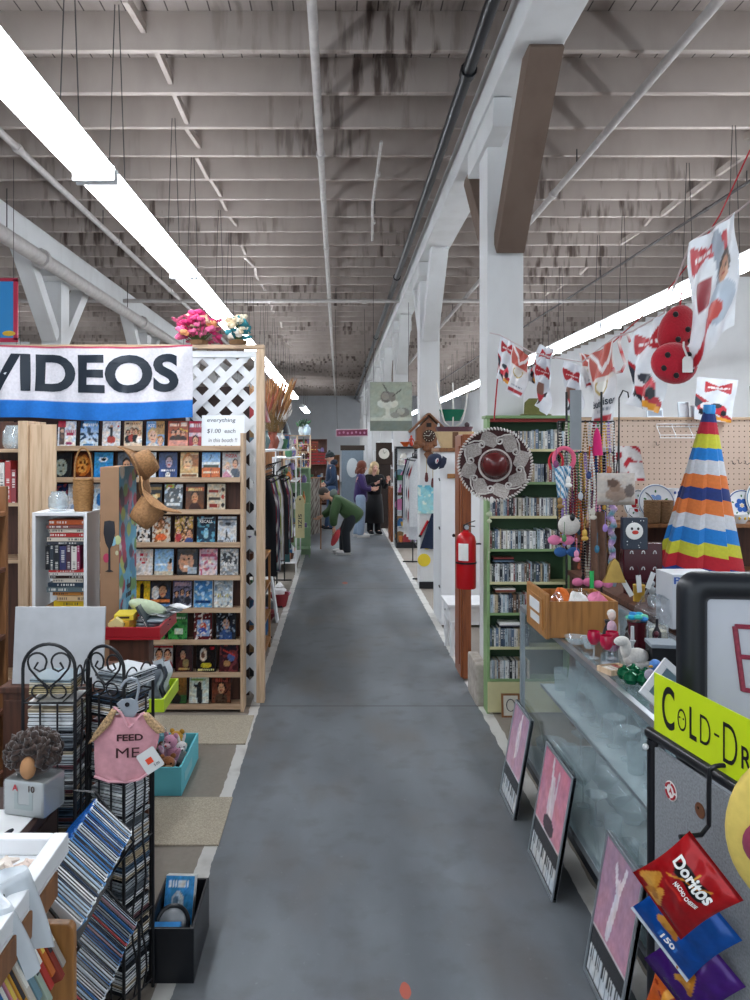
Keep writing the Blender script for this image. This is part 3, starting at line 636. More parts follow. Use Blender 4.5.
def book0(name='book'):
    t = thing(name, '-', 'book')
    MB().prism([(-.5, 0), (.5, 0), (.5, .04), (-.42, .04), (-.42, .96), (.5, .96), (.5, 1), (-.5, 1)], 0, 1, 'yz')
    mb = MB(); mb.box(0, .06, 0, 1, 0, 1).box(.94, 1, 0, 1, 0, 1).box(0, 1, 0, .06, 0, 1); mb.out('cover', 'spine', t)
    MB('#d9d2c2').box(.061, .939, .061, .97, .02, .98).out('page_block', 'matte', t)
    return t
B0 = book0(); B0_used = [False]
def book(loc, rot, size, color, label, group):
    """size: thickness, depth, height; spine on the -Y side"""
    global B0
    if not B0_used[0]:
        B0_used[0] = True; b = B0; b.location = loc; b.rotation_euler = rot; b['label'] = label; b['group'] = group
        for c in b.children: c.color = (*lin(color), 1)
        b.scale = size; return b
    return dup(B0, loc, rot, label, group, color, size)
def book_row(x0, x1, y, z, hmin, hmax, group, lab, cols=BKC, tmin=.014, tmax=.035):
    x = x0; k = 1
    while True:
        w = rnd.uniform(tmin, tmax)
        if x + w > x1: break
        c = rnd.choice(cols); book((x, y + rnd.uniform(0, .015), z + .0005), (0, 0, 0), (w, .13, rnd.uniform(hmin, hmax)), c, lab % (BN[c], nth(k)), group); x += w + .0015; k += 1
book_row(e0 - .36, e0 - .012, PB + .012, Z(503, PB), .19, .25, 'books in the pine bookcase', '%s spine-out book in the pine bookcase, %s along its shelf', ['#b23a3a', '#d6d2cc', '#d2d8dc', '#8a2f36', '#dfd9cf', '#6f8fa8'])
# glass jars on the pine bookcase
def jar(loc, r, h, label, lid=None, cat='jar'):
    t = thing('glass_jar', label, cat, loc)
    MB().lathe([(0, .003), (r * .8, .003), (r, h * .25), (r, h * .7), (r * .72, h * .92), (r * .75, h), (r * .68, h), (r * .66, h * .92), (r * .93, h * .7), (r * .93, h * .25), (0, .012)], 20).out('bowl', 'glass', t, smooth=True)
    if lid: MB(lid).lathe([(0, h + .001), (r * .76, h + .001), (r * .76, h + .012), (r * .2, h + .02), (r * .15, h + .035), (0, h + .04)], 16).out('lid', 'gloss', t, smooth=True)
jar((X(6, PB), PB + .11, Z(449, PB)), .065, .14, 'round clear glass jar on top shelf of the pine bookcase, farther from the upright')
# brown bookcase facing the aisle
bx = -1.60
t = thing('brown_bookcase', 'dark brown bookcase at the video booth, open towards the aisle', 'bookcase', (0, 0, 0))
zt = Z(511, 3.68)
MB().box(bx - .3, bx, 3.66, 3.69, 0, zt + .12).out('side_panel', 'oak', t, bev=.003)
MB().box(bx - .3, bx, 2.45, 2.48, 0, zt).out('side_panel', 'walnut', t, bev=.003)
MB().box(bx - .31, bx - .301, 2.45, 3.69, 0, zt).out('back_panel', 'walnut', t)
for z in (zt, Z(569, 3.6), Z(637, 3.6), Z(712, 3.6), .3): MB().box(bx - .3, bx, 2.481, 3.659, z - .022, z).out('shelf', 'walnuty' if z < zt else 'oak', t, bev=.002)
for k, (c, n) in enumerate((('#2e3b44', 'slate'), ('#1d2126', 'black'), ('#3f4a52', 'grey'))):
    t = thing('framed_print', '%s framed print standing in the brown bookcase, %s from its far end' % (n, nth(k + 1)), 'picture', (bx - .12, 3.5 - k * .17, Z(712, 3.6)), (0, 0, D(80)))
    MB(c).box(-.07, .07, 0, .012, 0, .22).out('sheet', 'print', t); fr = MB('#23262b').box(-.075, .075, -.006, .014, -.0, .012).box(-.075, .075, -.006, .014, .21, .225).box(-.075, -.062, -.006, .014, .012, .21).box(.062, .075, -.006, .014, .012, .21).out('frame', 'gloss', t)
for k in range(3):
    solo(MB(('#b9bcc0', '#33363c', '#1c1e22')[k]).box(-.09, .09, -.07, .07, 0, .018), 'flat_case', 'gloss', ('grey', 'dark grey', 'black')[k] + ' flat plastic case in a small pile topping the brown bookcase', 'case', (bx - .12, 3.45, zt + .0005 + k * .0185), rnd.uniform(-.2, .2), bev=.003)
# ---------------------------------------------------------------- white cubby full of paperbacks
CY = 4.0; cx0, cx1 = X(32, CY), X(87, CY); cz0, cz1 = Z(640, CY), Z(512.5, CY)
t = thing('book_cubby', 'tall white laminate cubby filled with paperbacks, jar and basket on top', 'cubby', (0, 0, 0))
tk = .018; cd = .215
MB().box(cx0, cx0 + tk, CY, CY + cd, cz0, cz1 - tk).out('side_panel', 'wmetal', t, bev=.002)
MB().box(cx1 - tk, cx1, CY, CY + cd, cz0, cz1 - tk).out('side_panel', 'wmetal', t, bev=.002)
MB().box(cx0, cx1, CY, CY + cd, cz1 - tk, cz1).out('top_panel', 'wmetal', t, bev=.002)
MB().box(cx0 + tk, cx1 - tk, CY, CY + cd - .008, cz0, cz0 + tk).out('bottom_panel', 'wmetal', t, bev=.002)
MB().box(cx0 + tk, cx1 - tk, CY + cd - .008, CY + cd, cz0, cz1 - tk).out('back_panel', 'wmetal', t)
def flat_books(z, items, x1, grp):
    for k, (h, L, c, n, dx) in enumerate(items):
        book((x1 - dx, CY + .02 + rnd.uniform(0, .015), z), (0, D(-90) + rnd.uniform(0, 0), 0), (h, .13, L), c, n, grp); z += h + .001
    return z
zf = Z(608, CY); G = 'paperbacks inside the white cubby'
st = MB().box(cx0 + tk + .03, cx1 - tk - .002, CY + .03, CY + .2, cz0 + tk + .0005, zf - .001)
solo(st, 'paperback_box', 'card', 'plain brown carton under the books in the white cubby', 'box')
xr = cx1 - tk - .004
z = flat_books(zf, [(.03, .165, '#d8b72c', 'yellow paperback lowest in the white cubby pile', .0), (.028, .14, '#d2b48a', 'cream-spined paperback above the yellow one in the cubby', .005), (.018, .17, '#b57a3c', 'tan thin paperback lying third from bottom in cubby', .0),
    (.026, .2, '#5b6b70', 'grey thriller paperback lying crooked in the cubby', 0), (.022, .19, '#2a3b4a', 'navy paperback lying above the grey one in cubby', .004), (.02, .16, '#c7c0b4', 'off-white paperback lying mid-height in the cubby', .01), (.016, .19, '#3c2d2a', 'dark brown paperback under the white pair in the cubby', 0), (.016, .185, '#cfcac5', 'white hardback below the upright novels in the cubby', .003), (.012, .19, '#b8403f', 'thin red-edged white book carrying the upright novels', 0)], xr, G)
zc = z
x = cx0 + tk + .045
for k, (w, h, c, n) in enumerate(((.022, .125, '#22262c', 'black upright novel nearest the cubby wall'), (.02, .13, '#39434c', 'slate upright novel in the cubby'), (.03, .128, '#2b3138', 'charcoal thick upright novel in the cubby'), (.034, .126, '#3b3f66', 'indigo thick upright novel in the cubby'), (.026, .13, '#463040', 'plum upright novel in the cubby'), (.028, .125, '#d9d6d0', 'white upright novel in the cubby'), (.016, .128, '#8a2a55', 'magenta slim upright novel in the cubby'))):
    if x + w < xr: book((x, CY + .02, z + .0005), (0, 0, 0), (w, .12, h), c, n, G); x += w + .001
z += .133
flat_books(z, [(.016, .2, '#3a3f47', 'dark grey book lying across the upright novels', 0), (.022, .2, '#cfc6b8', 'white-spined book with dark blocks in cubby pile', .0), (.022, .18, '#a8302f', 'red and white paperback in the upper cubby pile', .002), (.022, .19, '#d3cabb', 'cream paperback in the upper cubby pile', 0), (.018, .195, '#7a4a48', 'dusty maroon paperback second from top in the cubby', .004), (.026, .19, '#b5562c', 'orange paperback topping the cubby pile', 0)], xr, G)
jar((X(59, 4.1), 4.09, cz1), .052, .105, 'squat clear glass canister on the white cubby', None, 'jar')
# wicker basket
M['wicker'] = mat('wicker_weave', '#b0824f', .7, nz=.45, ns=70, bump=.8, stretch=(1, 1, 2.5)); M['wickerd'] = mat('dark_wicker', '#8a6a4a', .75, nz=.5, ns=60, bump=.8, stretch=(1, 1, 2.5))
def basket(label, loc, r, h, m='wicker', handle=0, name='wicker_basket', sx=1):
    t = thing(name, label, 'basket', loc)
    body = MB(); prof = [(0, .004)]
    nb = 12
    for i in range(nb + 1):
        zz = h * i / nb; prof.append((r * (.92 + .16 * math.sin(PI * i / nb * .8)) + (.0022 if i % 2 else -.001), max(.0, zz)))
    prof += [(r * .88, h), (r * .86, .012), (0, .012)]
    body.lathe(prof, 26, sx=sx).out('woven_body', m, t, smooth=True, ang=80)
    MB().tube([(r * 1.0 * sx * math.cos(a), r * 1.0 * math.sin(a), h) for a in [2 * PI * k / 24 for k in range(24)]], .006, 6, True).out('rim', m, t, smooth=True)
    if handle: MB().tube([(r * .95 * sx * math.cos(a), 0, h + handle * math.sin(a) ** .7 if math.sin(a) > 0 else h) for a in [PI * k / 14 for k in range(15)]], .005, 6).out('handle', m, t, smooth=True)
    return t
basket('honey-coloured wicker basket with tall handle on the white cubby', (X(84, 4.1), 4.09, cz1), .05, .17, 'wicker', .17)
# low dark cabinet carrying cubby and white board
t = thing('low_cabinet', 'dark brown low cabinet under the white cubby and blank board', 'cabinet', (0, 0, 0))
MB().box(-1.64, -1.325, 3.98, 4.24, .0, cz0 - .03).out('body', 'walnut', t, bev=.004); MB().box(-1.65, -1.318, 3.97, 4.25, cz0 - .029, cz0 - .001).out('worktop', 'walnut', t, bev=.004)
GY = 3.02
t = thing('blank_board', 'blank pale grey board standing behind the two iron disc towers', 'board', (X(57.5, GY), GY, Z(684, GY)), (D(-6), 0, 0))
gw, gh = X(103, GY) - X(12, GY), Z(608, GY) - Z(684, GY)
MB('#b9bbbf').box(-gw / 2, gw / 2, 0, .012, 0, gh).out('sheet', 'matte', t, bev=.002)
t = thing('side_cabinet', 'dark brown cabinet behind the iron disc towers', 'cabinet', (0, 0, 0))
zz = Z(684, GY) - .001
MB().box(-1.32, -.93, 2.99, 3.34, .06, zz - .025).out('body', 'walnut', t, bev=.004); MB().box(-1.33, -.92, 2.98, 3.35, zz - .025, zz).out('worktop', 'walnut', t, bev=.004)
MB().box(-1.30, -.95, 3.0, 3.33, 0, .06).out('plinth', 'dark', t)
for k in (0, 1): d_ = MB().box(-1.31 + k * .195, -1.13 + k * .195, 2.978, 2.99, .1, zz - .05).out('door', 'walnut', t, bev=.003); MB().sph((-1.145 + k * .04, 2.965, .55), .012, 8, 6).out('knob', 'silver', d_)
# ---------------------------------------------------------------- cardboard display with polka-dot side and straw hats
DY = 3.9; d0, d1 = X(100, DY), X(119, DY); dz = Z(467, DY); dd = .33
t = thing('cardboard_display', 'tall brown cardboard display with a polka-dot printed side towards the aisle', 'display', (0, 0, 0))
MB().box(d0, d1, DY, DY + dd, 0, dz).out('carton', 'card', t, bev=.003)
dots = []; AMP[0] = .2
rr = random.Random(5)
for k in range(70): dots.append(('e', rr.uniform(0, 1), rr.uniform(.34, 1), .12, .03, rr.choice(['#b8c96a', '#d68aa8', '#a8324f', '#e6e2da', '#3d8fb5', '#b54a72', '#8fc3d9', '#6f9f56', '#2a3352'])))
def pol(u, v, f=paint(('#5aa9c9', '#62b4d4'), *dots)): return f(u, v)
AMP[0] = 1
art('dotted_print', dd, dz - .55, 60, 110, pol, t, 'print', (d1 + .0015, DY + dd / 2, .55), (0, 0, PI / 2))
text('do.it', .11, 'ink_n', t, (d1 + .003, DY + dd / 2, .98), (PI / 2, -PI / 2, PI / 2), width=.34, bold=.02)
g = MB('#2a2a30'); gx = (d0 + d1) / 2 + .0; g.lathe([(0, 0), (.022, .003), (.006, .012), (.005, .12), (.02, .15), (.03, .2), (.026, .26), (0, .265)], 14, (gx - .0, DY - .003, Z(572, DY)), sy=.06)
g.out('printed_glass', 'matte', t, smooth=True)
for (px, py, r, c) in ((108, 531, .022, '#b6c08c'), (113, 541, .026, '#86b4c9'), (122 - 4, 540, .024, '#b6c08c'), (106.5, 558, .024, '#b8405f'), (117, 553, .012, '#c4bf9b')):
    MB(c).sph((X(px, DY), DY - .002, Z(py, DY)), (r * .7, .0015, r), 14, 8).out('printed_dot', 'matte', t)
M['straw'] = mat('woven_straw', '#a5794e', .8, nz=.5, ns=90, bump=.9); M['straw2'] = mat('pale_straw', '#b08257', .8, nz=.4, ns=80, bump=.7)
def straw_hat(label, loc, rot, m, R, crown, curl, band):
    t = thing('straw_hat', label, 'hat', loc, rot)
    def brim(u, v):
        a = 2 * PI * u; r = .085 + (R - .085) * v
        z = curl * (v ** 2) * math.cos(2 * a) + .01 * math.sin(3 * a) * v
        return (r * math.cos(a), r * math.sin(a) * .9, z)
    mb = MB(); mb.grid(brim, 40, 8); mb.out('brim', m, t, smooth=True, ang=180)
    cr = MB(); cr.lathe([(.088, -.002), (.084, .03), (.078, crown * .7), (.066, crown), (.045, crown * 1.04), (.02, crown * .93), (0, crown * .9)], 26, sy=.9); cr.out('crown', m, t, smooth=True, ang=180)
    MB(band).lathe([(.0885, .004), (.087, .028), (.0895, .028), (.0905, .004)], 26, sy=.9).out('hat_band', 'matte', t, smooth=True)
    edge = MB(); edge.tube([brim(k / 40, 1) for k in range(40)], .004, 6, True); edge.out('brim_edge', m, t, smooth=True)
    return t
straw_hat('speckled brown straw hat hanging upper of two on the cardboard display', (d1 + .05, 4.07, Z(468, 4.07)), axis_rot((.85, .1, .5)), 'straw', .165, .1, .02, '#7c5a3b')
straw_hat('tan floppy straw hat hanging lower of two on the cardboard display', (X(157, 3.97), 3.97, Z(500, 3.97)), axis_rot((-.58, -.2, -.75)), 'straw2', .155, .15, .035, '#3a2a22')
# ---------------------------------------------------------------- red tray with stationery
RY0, RY1 = 3.5, 3.86; rx0, rx1 = X(105, RY0), X(160, RY0); rz = Z(640, RY0)
M['red'] = mat('red_lacquer', '#a3202a', .35, nz=.1)
t = thing('red_tray', 'red lacquered tray table heaped with books and papers', 'tray', (0, 0, 0))
MB().box(rx0, rx1, RY0, RY1, rz, rz + .012).out('tray_floor', 'red', t)
for b in ((rx0, rx1, RY0, RY0 + .012), (rx0, rx1, RY1 - .012, RY1), (rx0, rx0 + .012, RY0 + .0121, RY1 - .0121), (rx1 - .012, rx1, RY0 + .0121, RY1 - .0121)): MB().box(*b, rz + .0125, rz + .058).out('rim', 'red', t, bev=.002)
t = thing('brown_carton', 'plain brown cabinet box carrying the red tray', 'box', (0, 0, 0))
MB().box(rx0 + .01, -.88, RY0 + .03, RY0 + .13, 0, rz - .001).out('body', 'walnut', t, bev=.004); MB().box(rx0 + .03, -.9, RY0 + .02, RY0 + .029, .1, rz - .1).out('door', 'walnut', t, bev=.003)
G = 'things lying in the red tray'; zt_ = rz + .0125
tb = [(-.98, 3.6, .1, .13, .035, '#d9b43a', 'yellow boxed game'), (-.98, 3.6, .095, .12, .03, '#c89a33', 'mustard boxed game'), (-.97, 3.61, .09, .12, .025, '#d8c23c', 'lemon boxed game')]
z = zt_ + .04
for k, (x_, y_, w_, d_, h_, c_, n_) in enumerate(tb):
    t = thing('card_box', n_ + ' in the yellow pile in the red tray', 'box', (x_ - .035, y_, zt_ + sum(b[4] for b in tb[:k]) + k * .001), rnd.uniform(-.1, .1), G); MB(c_).box(-w_ / 2, w_ / 2, -d_ / 2, d_ / 2, 0, h_).out('box_body', 'print', t, bev=.002); MB('#3b2b1c').box(-w_ * .3, w_ * .3, -d_ / 2 - .001, -d_ / 2, h_ * .3, h_ * .7).out('printed_panel', 'print', t)
t = thing('card_box', 'small cream toy house box at the corner of the red tray', 'box', (-1.03, 3.53, zt_), .0, G); MB('#d8c98e').prism([(-.035, 0), (.035, 0), (.035, .06), (0, .085), (-.035, .06)], -.012, .03, 'xz').out('box_body', 'print', t); MB('#3d2a26').sph((0, -.013, .025), (.022, .001, .02)).out('printed_panel', 'print', t)
for k in range(5):
    c_ = ['#39434c', '#6a7780', '#c6ccd0', '#28303a', '#98a5ad'][k]
    book((-.9 - k * .001, 3.6, zt_ + .001), (0, D(-28 - k * 5), 0), (.012, .12, .13 - k * .004), c_, ('black', 'grey', 'white', 'navy', 'silver')[k] + ' booklet leaning in the red tray', G) if k == 0 else solo(MB(c_).box(-.075, .075, -.055, .055, 0, .006), 'booklet', 'print', ('black', 'grey', 'white', 'navy', 'silver')[k] + ' booklet lying flat in the red tray', 'booklet', (-.905, 3.68, zt_ + .012 + k * .0075), rnd.uniform(-.4, .4), G)
hm = MB('#b9c7a8').sph((0, 0, 0), (.1, .055, .035), 18, 10); solo(hm, 'soft_pouch', 'cloth', 'pale green soft pouch lying over the red tray', 'pouch', (-.93, 3.72, zt_ + .092), Euler((0, D(20), .5)), smooth=True)
for k in range(6):
    c_ = ['#d8dadd', '#b7bcc3', '#e4e6e8', '#9aa3ad', '#cfd3d6', '#eceef0'][k]
    a = rnd.uniform(-.6, .6)
    solo(MB(c_).grid(lambda u, v: ((u - .5) * .12, (v - .5) * .09, .006 * math.sin(u * 7 + k) + .004 * math.cos(v * 5)), 6, 6), 'loose_leaflet', 'print', ['white', 'grey', 'bright white', 'slate', 'pale', 'glossy white'][k] + ' leaflet curling over the edge of the red tray', 'leaflet', (-.86 + .02 * k * .5, 3.7 + .02 * k, zt_ + .06 + .004 * k), a, G)
# ---------------------------------------------------------------- rubber mats, teal bin of plush toys, lime stand, black crate
M['mat'] = mat('grey_carpet_mat', '#bdb3a0', .95, nz=.4, ns=160, bump=.5)
solo(MB().box(-1.6, -.553, 3.52, 4.0, .001, .009), 'floor_mat', 'mat', 'beige grey carpet mat before the black crate', 'mat', bev=.002)
solo(MB().box(-1.6, -.575, 4.72, 5.22, .001, .009), 'floor_mat', 'mat', 'beige grey carpet mat at the foot of the video shelving', 'mat', bev=.002)
TX0, TX1, TY0, TY1 = -1.10, X(181, 4.02), 4.03, 4.52
t = thing('teal_bin', 'teal open bin of plush toys on the floor by the video shelves', 'bin', (0, 0, 0))
M['teal'] = mat('teal_cardboard', '#6cc8d6', .6, nz=.06); M['lime'] = mat('lime_plastic', '#b4cf2c', .45, nz=.06)
for b in ((TX0, TX1, TY0, TY0 + .01), (TX0, TX1, TY1 - .01, TY1), (TX0, TX0 + .01, TY0 + .0101, TY1 - .0101), (TX1 - .01, TX1, TY0 + .0101, TY1 - .0101)): MB().box(*b, .0, .15).out('wall_panel', 'teal', t)
MB().box(TX0 + .0101, TX1 - .0101, TY0 + .0101, TY1 - .0101, .001, .01).out('bottom_panel', 'teal', t)
MB('#7fc9d4').box(TX1 + .0005, TX1 + .002, TY0 + .08, TY1 - .2, .04, .09).out('printed_band', 'print', t)
def plush(name, label, loc, rot, body, belly, snout, nose, ear='round', s=1.0, cat='plush toy', group='plush toys'):
    s *= .84; t = thing(name, label, cat, loc, rot, group); t.scale = (s, s, s)
    MB(body).sph((0, 0, .06), (.055, .048, .062), 16, 10).out('torso', 'plush', t, smooth=True)
    h = MB(body).sph((0, -.01, .15), (.048, .044, .045), 16, 10).out('head', 'plush', t, smooth=True)
    MB(snout).sph((0, -.05, .138), (.024, .02, .018), 12, 8).out('snout', 'plush', h, smooth=True); MB(nose).sph((0, -.072, .144), (.009, .006, .007), 8, 6).out('nose', 'gloss', h, smooth=True)
    for q in (-1, 1):
        if ear == 'round': MB(body).sph((q * .036, 0, .19), (.019, .01, .019), 10, 6).out('ear', 'plush', h, smooth=True)
        else: MB(body).sph((q * .022, 0, .215), (.013, .008, .045), 10, 6, (0, q * .25, 0)).out('ear', 'plush', h, smooth=True)
        MB('#111').sph((q * .018, -.05, .162), .0055, 8, 6).out('eye', 'gloss', h, smooth=True)
        MB(body).sph((q * .055, -.02, .085), (.02, .02, .042), 10, 8, (0, q * .6, 0)).out('arm', 'plush', t, smooth=True)
        MB(belly).sph((q * .035, -.045, .022), (.022, .04, .022), 10, 8).out('leg', 'plush', t, smooth=True)
    return t
plush('plush_rabbit', 'pink plush animal with a red nose in the teal bin', (-.93, 4.235, .085), -.3, '#d89ab5', '#e3b8c8', '#e8c7d2', '#b5202c')
plush('plush_bear', 'brown plush bear at the front of the teal bin', (-.925, 4.125, .0105), .3, '#9a5f35', '#a97045', '#c39567', '#2a1a14')
plush('plush_bear', 'golden yellow plush bear at the back of the teal bin', (-.94, 4.44, .03), -.2, '#c9962f', '#d6a94a', '#e2c27a', '#3a2614')
plush('plush_dog', 'black and white plush dog beside the golden bear', (-.895, 4.34, .04), .3, '#e4e2df', '#1b1b1e', '#efedea', '#15151a', 'long', .8)
plush('plush_bear', 'dark brown plush bear beside the pink animal in the bin', (-1.03, 4.3, .0105), .1, '#6b4329', '#7d5236', '#b08a66', '#1d120d')
plush('plush_turtle', 'red and green plush creature squeezed beneath the pink one', (-1.04, 4.12, .0105), .2, '#a8262f', '#2f6b5a', '#2f6b5a', '#15151a', 'round', .7)
t = thing('lime_rack', 'lime green slanted tray on a black stand beside the disc tower', 'tray', (0, 0, 0))
ly0, ly1 = 2.95, 3.22; lx = X(164, ly0); lz = .82
MB().box(lx - .12, lx, ly0, ly1, lz, lz + .01).out('tray_floor', 'lime', t)
for b in ((lx - .12, lx, ly0, ly0 + .008), (lx - .12, lx, ly1 - .008, ly1), (lx - .008, lx, ly0 + .0081, ly1 - .0081), (lx - .12, lx - .112, ly0 + .0081, ly1 - .0081)): MB().box(*b, lz + .0101, lz + .05).out('rim', 'lime', t)
for (a, b) in ((-.1, ly0 + .05), (-.06, ly0 + .05), (-.1, ly1 - .05)): MB().box(lx + a - .008, lx + a + .008, b - .008, b + .008, 0, lz).out('leg', 'black', t)
for k, (c_, n_) in enumerate((('#7d858d', 'grey'), ('#363d47', 'charcoal'), ('#bfc6cc', 'pale'))):
    solo(MB(c_).grid(lambda u, v: ((u - .5) * .08 + .008 * math.sin(v * 9 + k), .02 * math.sin(u * 11 + k) + .02 * v, v * .13), 10, 10), 'folded_cloth', 'cloth', n_ + ' crumpled cloth stuffed upright in the lime tray', 'cloth', (lx - .062, ly0 + .06 + k * .07, lz + .011), rnd.uniform(-.2, .2), smooth=True)
solo(MB().grid(lambda u, v: (.07 * math.cos(u * 2 * PI) * (1 - .6 * v) + .008 * math.sin(u * 25), .05 * math.sin(u * 2 * PI) * (1 - .6 * v) + .008 * math.cos(v * 12), v * .16), 22, 8), 'clear_bag', 'cplast', 'clear plastic bag among the plush toys in the teal bin', 'bag', (-.99, 4.22, .13), 0, smooth=True)
KX0, KX1, KY0, KY1, KH = -.665, -.497, 2.62, 2.93, .19
t = thing('black_crate', 'small black open crate holding fan and boxes on the aisle edge', 'crate', (0, 0, 0))
for b in ((KX0, KX1, KY0, KY0 + .01), (KX0, KX1, KY1 - .01, KY1), (KX0, KX0 + .01, KY0 + .0101, KY1 - .0101), (KX1 - .01, KX1, KY0 + .0101, KY1 - .0101)): MB().box(*b, 0, KH).out('wall_panel', 'bplast', t, bev=.002)
MB().box(KX0 + .0101, KX1 - .0101, KY0 + .0101, KY1 - .0101, .002, .012).out('bottom_panel', 'bplast', t)
t = thing('fan_box', 'blue, green and white appliance box standing in the black crate', 'box', (-.6, 2.775, .02), (D(-22), 0, D(-2)))
bxp = paint(('#3f93cf', '#2f7dbd'), ('r', 0, 0, 1, .3, '#7cab3f'), ('r', 0, .26, 1, .3, '#eef2f4'), ('e', .45, .62, .22, .16, '#cfdbe4'), ('e', .4, .62, .1, .1, '#6f8aa0'), ('t', .1, .8, .88, .05, '#eef4f8'), ('t', .1, .6, .14, .05, '#e8f0d8'))
MB('#dfe3e4').box(-.05, .06, -.0, .045, 0, .235).out('box_body', 'print', t, bev=.002); art('printed_front', .108, .23, 22, 40, bxp, t, 'gloss', (.005, -.0015, .002))
t = thing('desk_fan', 'grey round fan with a black ring lying in the black crate', 'fan', (-.59, 2.71, .15), (D(-35), 0, 0))
MB('#8b9095').sph((0, 0, 0), (.05, .022, .05), 20, 10).out('dome', 'gloss', t, smooth=True); MB().tube([(.056 * math.cos(a), 0, .056 * math.sin(a)) for a in [2 * PI * k / 28 for k in range(28)]], .008, 8, True).out('ring', 'bplast', t, smooth=True)
t = thing('small_box', 'small bright blue printed box at the front of the black crate', 'box', (-.6, 2.655, .08)); MB('#2a7fc0').box(-.05, .05, -.02, .02, 0, .1).out('box_body', 'print', t, bev=.002); MB('#dfeaf2').box(-.035, .035, -.0215, -.0205, .06, .085).out('printed_panel', 'print', t)
# ================================================================ iron disc towers near the camera
M['jewel'] = mat('jewel_case_edge', 'obj', .22, nz=.06); M['tealdk'] = mat('dark_teal', '#2e6f7c', .5)
def iron(pts, r=.0035): return MB().tube(pts, r, 6)
def scroll(cx, cz, r, a0, a1, s, n=20):
    return [(cx + s * (r * (1 - .62 * k / n)) * math.cos(a0 + (a1 - a0) * k / n), 0, cz + (r * (1 - .62 * k / n)) * math.sin(a0 + (a1 - a0) * k / n)) for k in range(n + 1)]
def disc_tower(label, loc, rz, H, W, DP):
    t = thing('disc_tower', label, 'disc rack', loc, rz, 'wrought iron disc towers')
    hw = W / 2
    base = H - hw * 1.95
    arch = [(-hw, 0, 0), (-hw, 0, H - hw * .95)] + [(-hw * math.cos(PI * k / 14), 0, H - hw * .95 + hw * .95 * math.sin(PI * k / 14)) for k in range(1, 14)] + [(hw, 0, H - hw * .95), (hw, 0, 0)]
    MB().tube(arch, .0055, 8).out('arch_post', 'black', t, smooth=True)
    for x in (-hw, hw): MB().tube([(x, DP, 0), (x, DP, base + .01)], .0055, 8).out('rear_post', 'black', t, smooth=True)
    for s in (-1, 1):      # heart scrolls under the arch
        q = hw
        c = [(0, 0, base + .28 * q), (s * q * .42, 0, base + .62 * q), (s * q * .74, 0, base + 1.0 * q)]
        c += [(s * (q * .45 + q * .36 * math.cos(a)), 0, base + 1.27 * q + q * .34 * math.sin(a)) for a in [PI * k / 9 - .3 for k in range(0, 11)]]
        c += [(s * q * .16, 0, base + 1.0 * q), (s * q * .36, 0, base + .9 * q), (s * q * .56, 0, base + 1.02 * q), (s * q * .42, 0, base + 1.25 * q)]
        MB().tube(c, .0035, 6).out('scroll', 'black', t, smooth=True)
        MB().tube([(s * (hw * .36 + hw * .3 * math.cos(a)), 0, base + hw * .12 + hw * .26 * math.sin(a)) for a in [2 * PI * k / 18 for k in range(18)]], .003, 6, True).out('scroll', 'black', t, smooth=True)
        MB().tube([(hw, DP * .5 + s * (DP * .24 + DP * .2 * math.cos(a)), base + hw * .5 + hw * .5 * math.sin(a)) for a in [PI * (k / 12 * 1.6 - .3) for k in range(13)]], .003, 6).out('scroll', 'black', t, smooth=True)
    for x in (-hw * .33, hw * .33): iron([(x, -.002, .03), (x, -.002, base - hw * .3)]).out('upright_rod', 'black', t, smooth=True)
    for yy in (DP * .33, DP * .66):
        iron([(hw, yy, .03)] + [(hw + .002 + .004 * math.sin(k), yy + .012 * math.sin(k * 1.3), .03 + (base - .06) * k / 16) for k in range(1, 17)]).out('side_rod', 'black', t, smooth=True)
    for z in [.03 + (base - hw * .3 - .03) * k / 4 for k in range(5)]:
        MB().tube([(-hw, 0, z), (hw, 0, z), (hw, DP, z), (-hw, DP, z)], .0035, 6, True).out('cross_ring', 'black', t)
        for x in (-hw * .5, hw * .5): iron([(x, 0, z), (x, DP, z)], .0025).out('shelf_rod', 'black', t)
    return t, base
def jewel_proto():
    t = thing('jewel_case', '-', 'disc')
    MB().box(-.071, .071, 0, .125, 0, .0098).out('shell', 'jewel', t)
    MB('#0f1013').box(-.0715, .0715, -.0004, .1255, .0036, .0062).out('booklet', 'gloss', t)
    return t
J0 = jewel_proto(); J_used = [0]
JC = [('#c9cfd4', 'silver'), ('#e9ecee', 'white'), ('#a3abb1', 'grey'), ('#6c747c', 'dark grey'), ('#e3e6e8', 'white'), ('#cdd3d8', 'silver'), ('#c4b59b', 'tan'), ('#6f4a50', 'wine'), ('#4a6076', 'blue'), ('#2b2e34', 'black')]
def place(proto, used, loc, rot, label, group, color, scale=None):
    if not used[0]:
        used[0] = 1; proto.location = loc; proto.rotation_euler = rot if isinstance(rot, (tuple, list, Euler)) else (0, 0, rot); proto['label'] = label; proto['group'] = group
        for c in proto.children:
            c.color = (*lin(color), 1)
            for g in c.children: g.color = (*lin(color), 1)
        proto.color = (*lin(color), 1)
        if scale: proto.scale = scale
        return proto
    return dup(proto, loc, rot, label, group, color, scale)
def fill_tower(T, base, DP, W, z0, z1, nm, gaps):
    z = z0; k = 1; q = Matrix.Rotation(T.rotation_euler[2], 3, 'Z')
    while z < z1:
        if any(a < z < b for a, b in gaps): z += .011; continue
        c, n = rnd.choice(JC)
        p = Vector(T.location) + q @ Vector((rnd.uniform(-.002, .002), (DP - .125) / 2 + rnd.uniform(-.004, .003), z))
        place(J0, J_used, p, T.rotation_euler[2] + rnd.uniform(-.03, .03), '%s disc case, %s from the bottom in the %s' % (n, nth(k), nm), 'disc cases in the ' + nm, c, (min(1, (W - .014) / .142), 1, 1)); k += 1; z += .0112 if k % 9 else .022
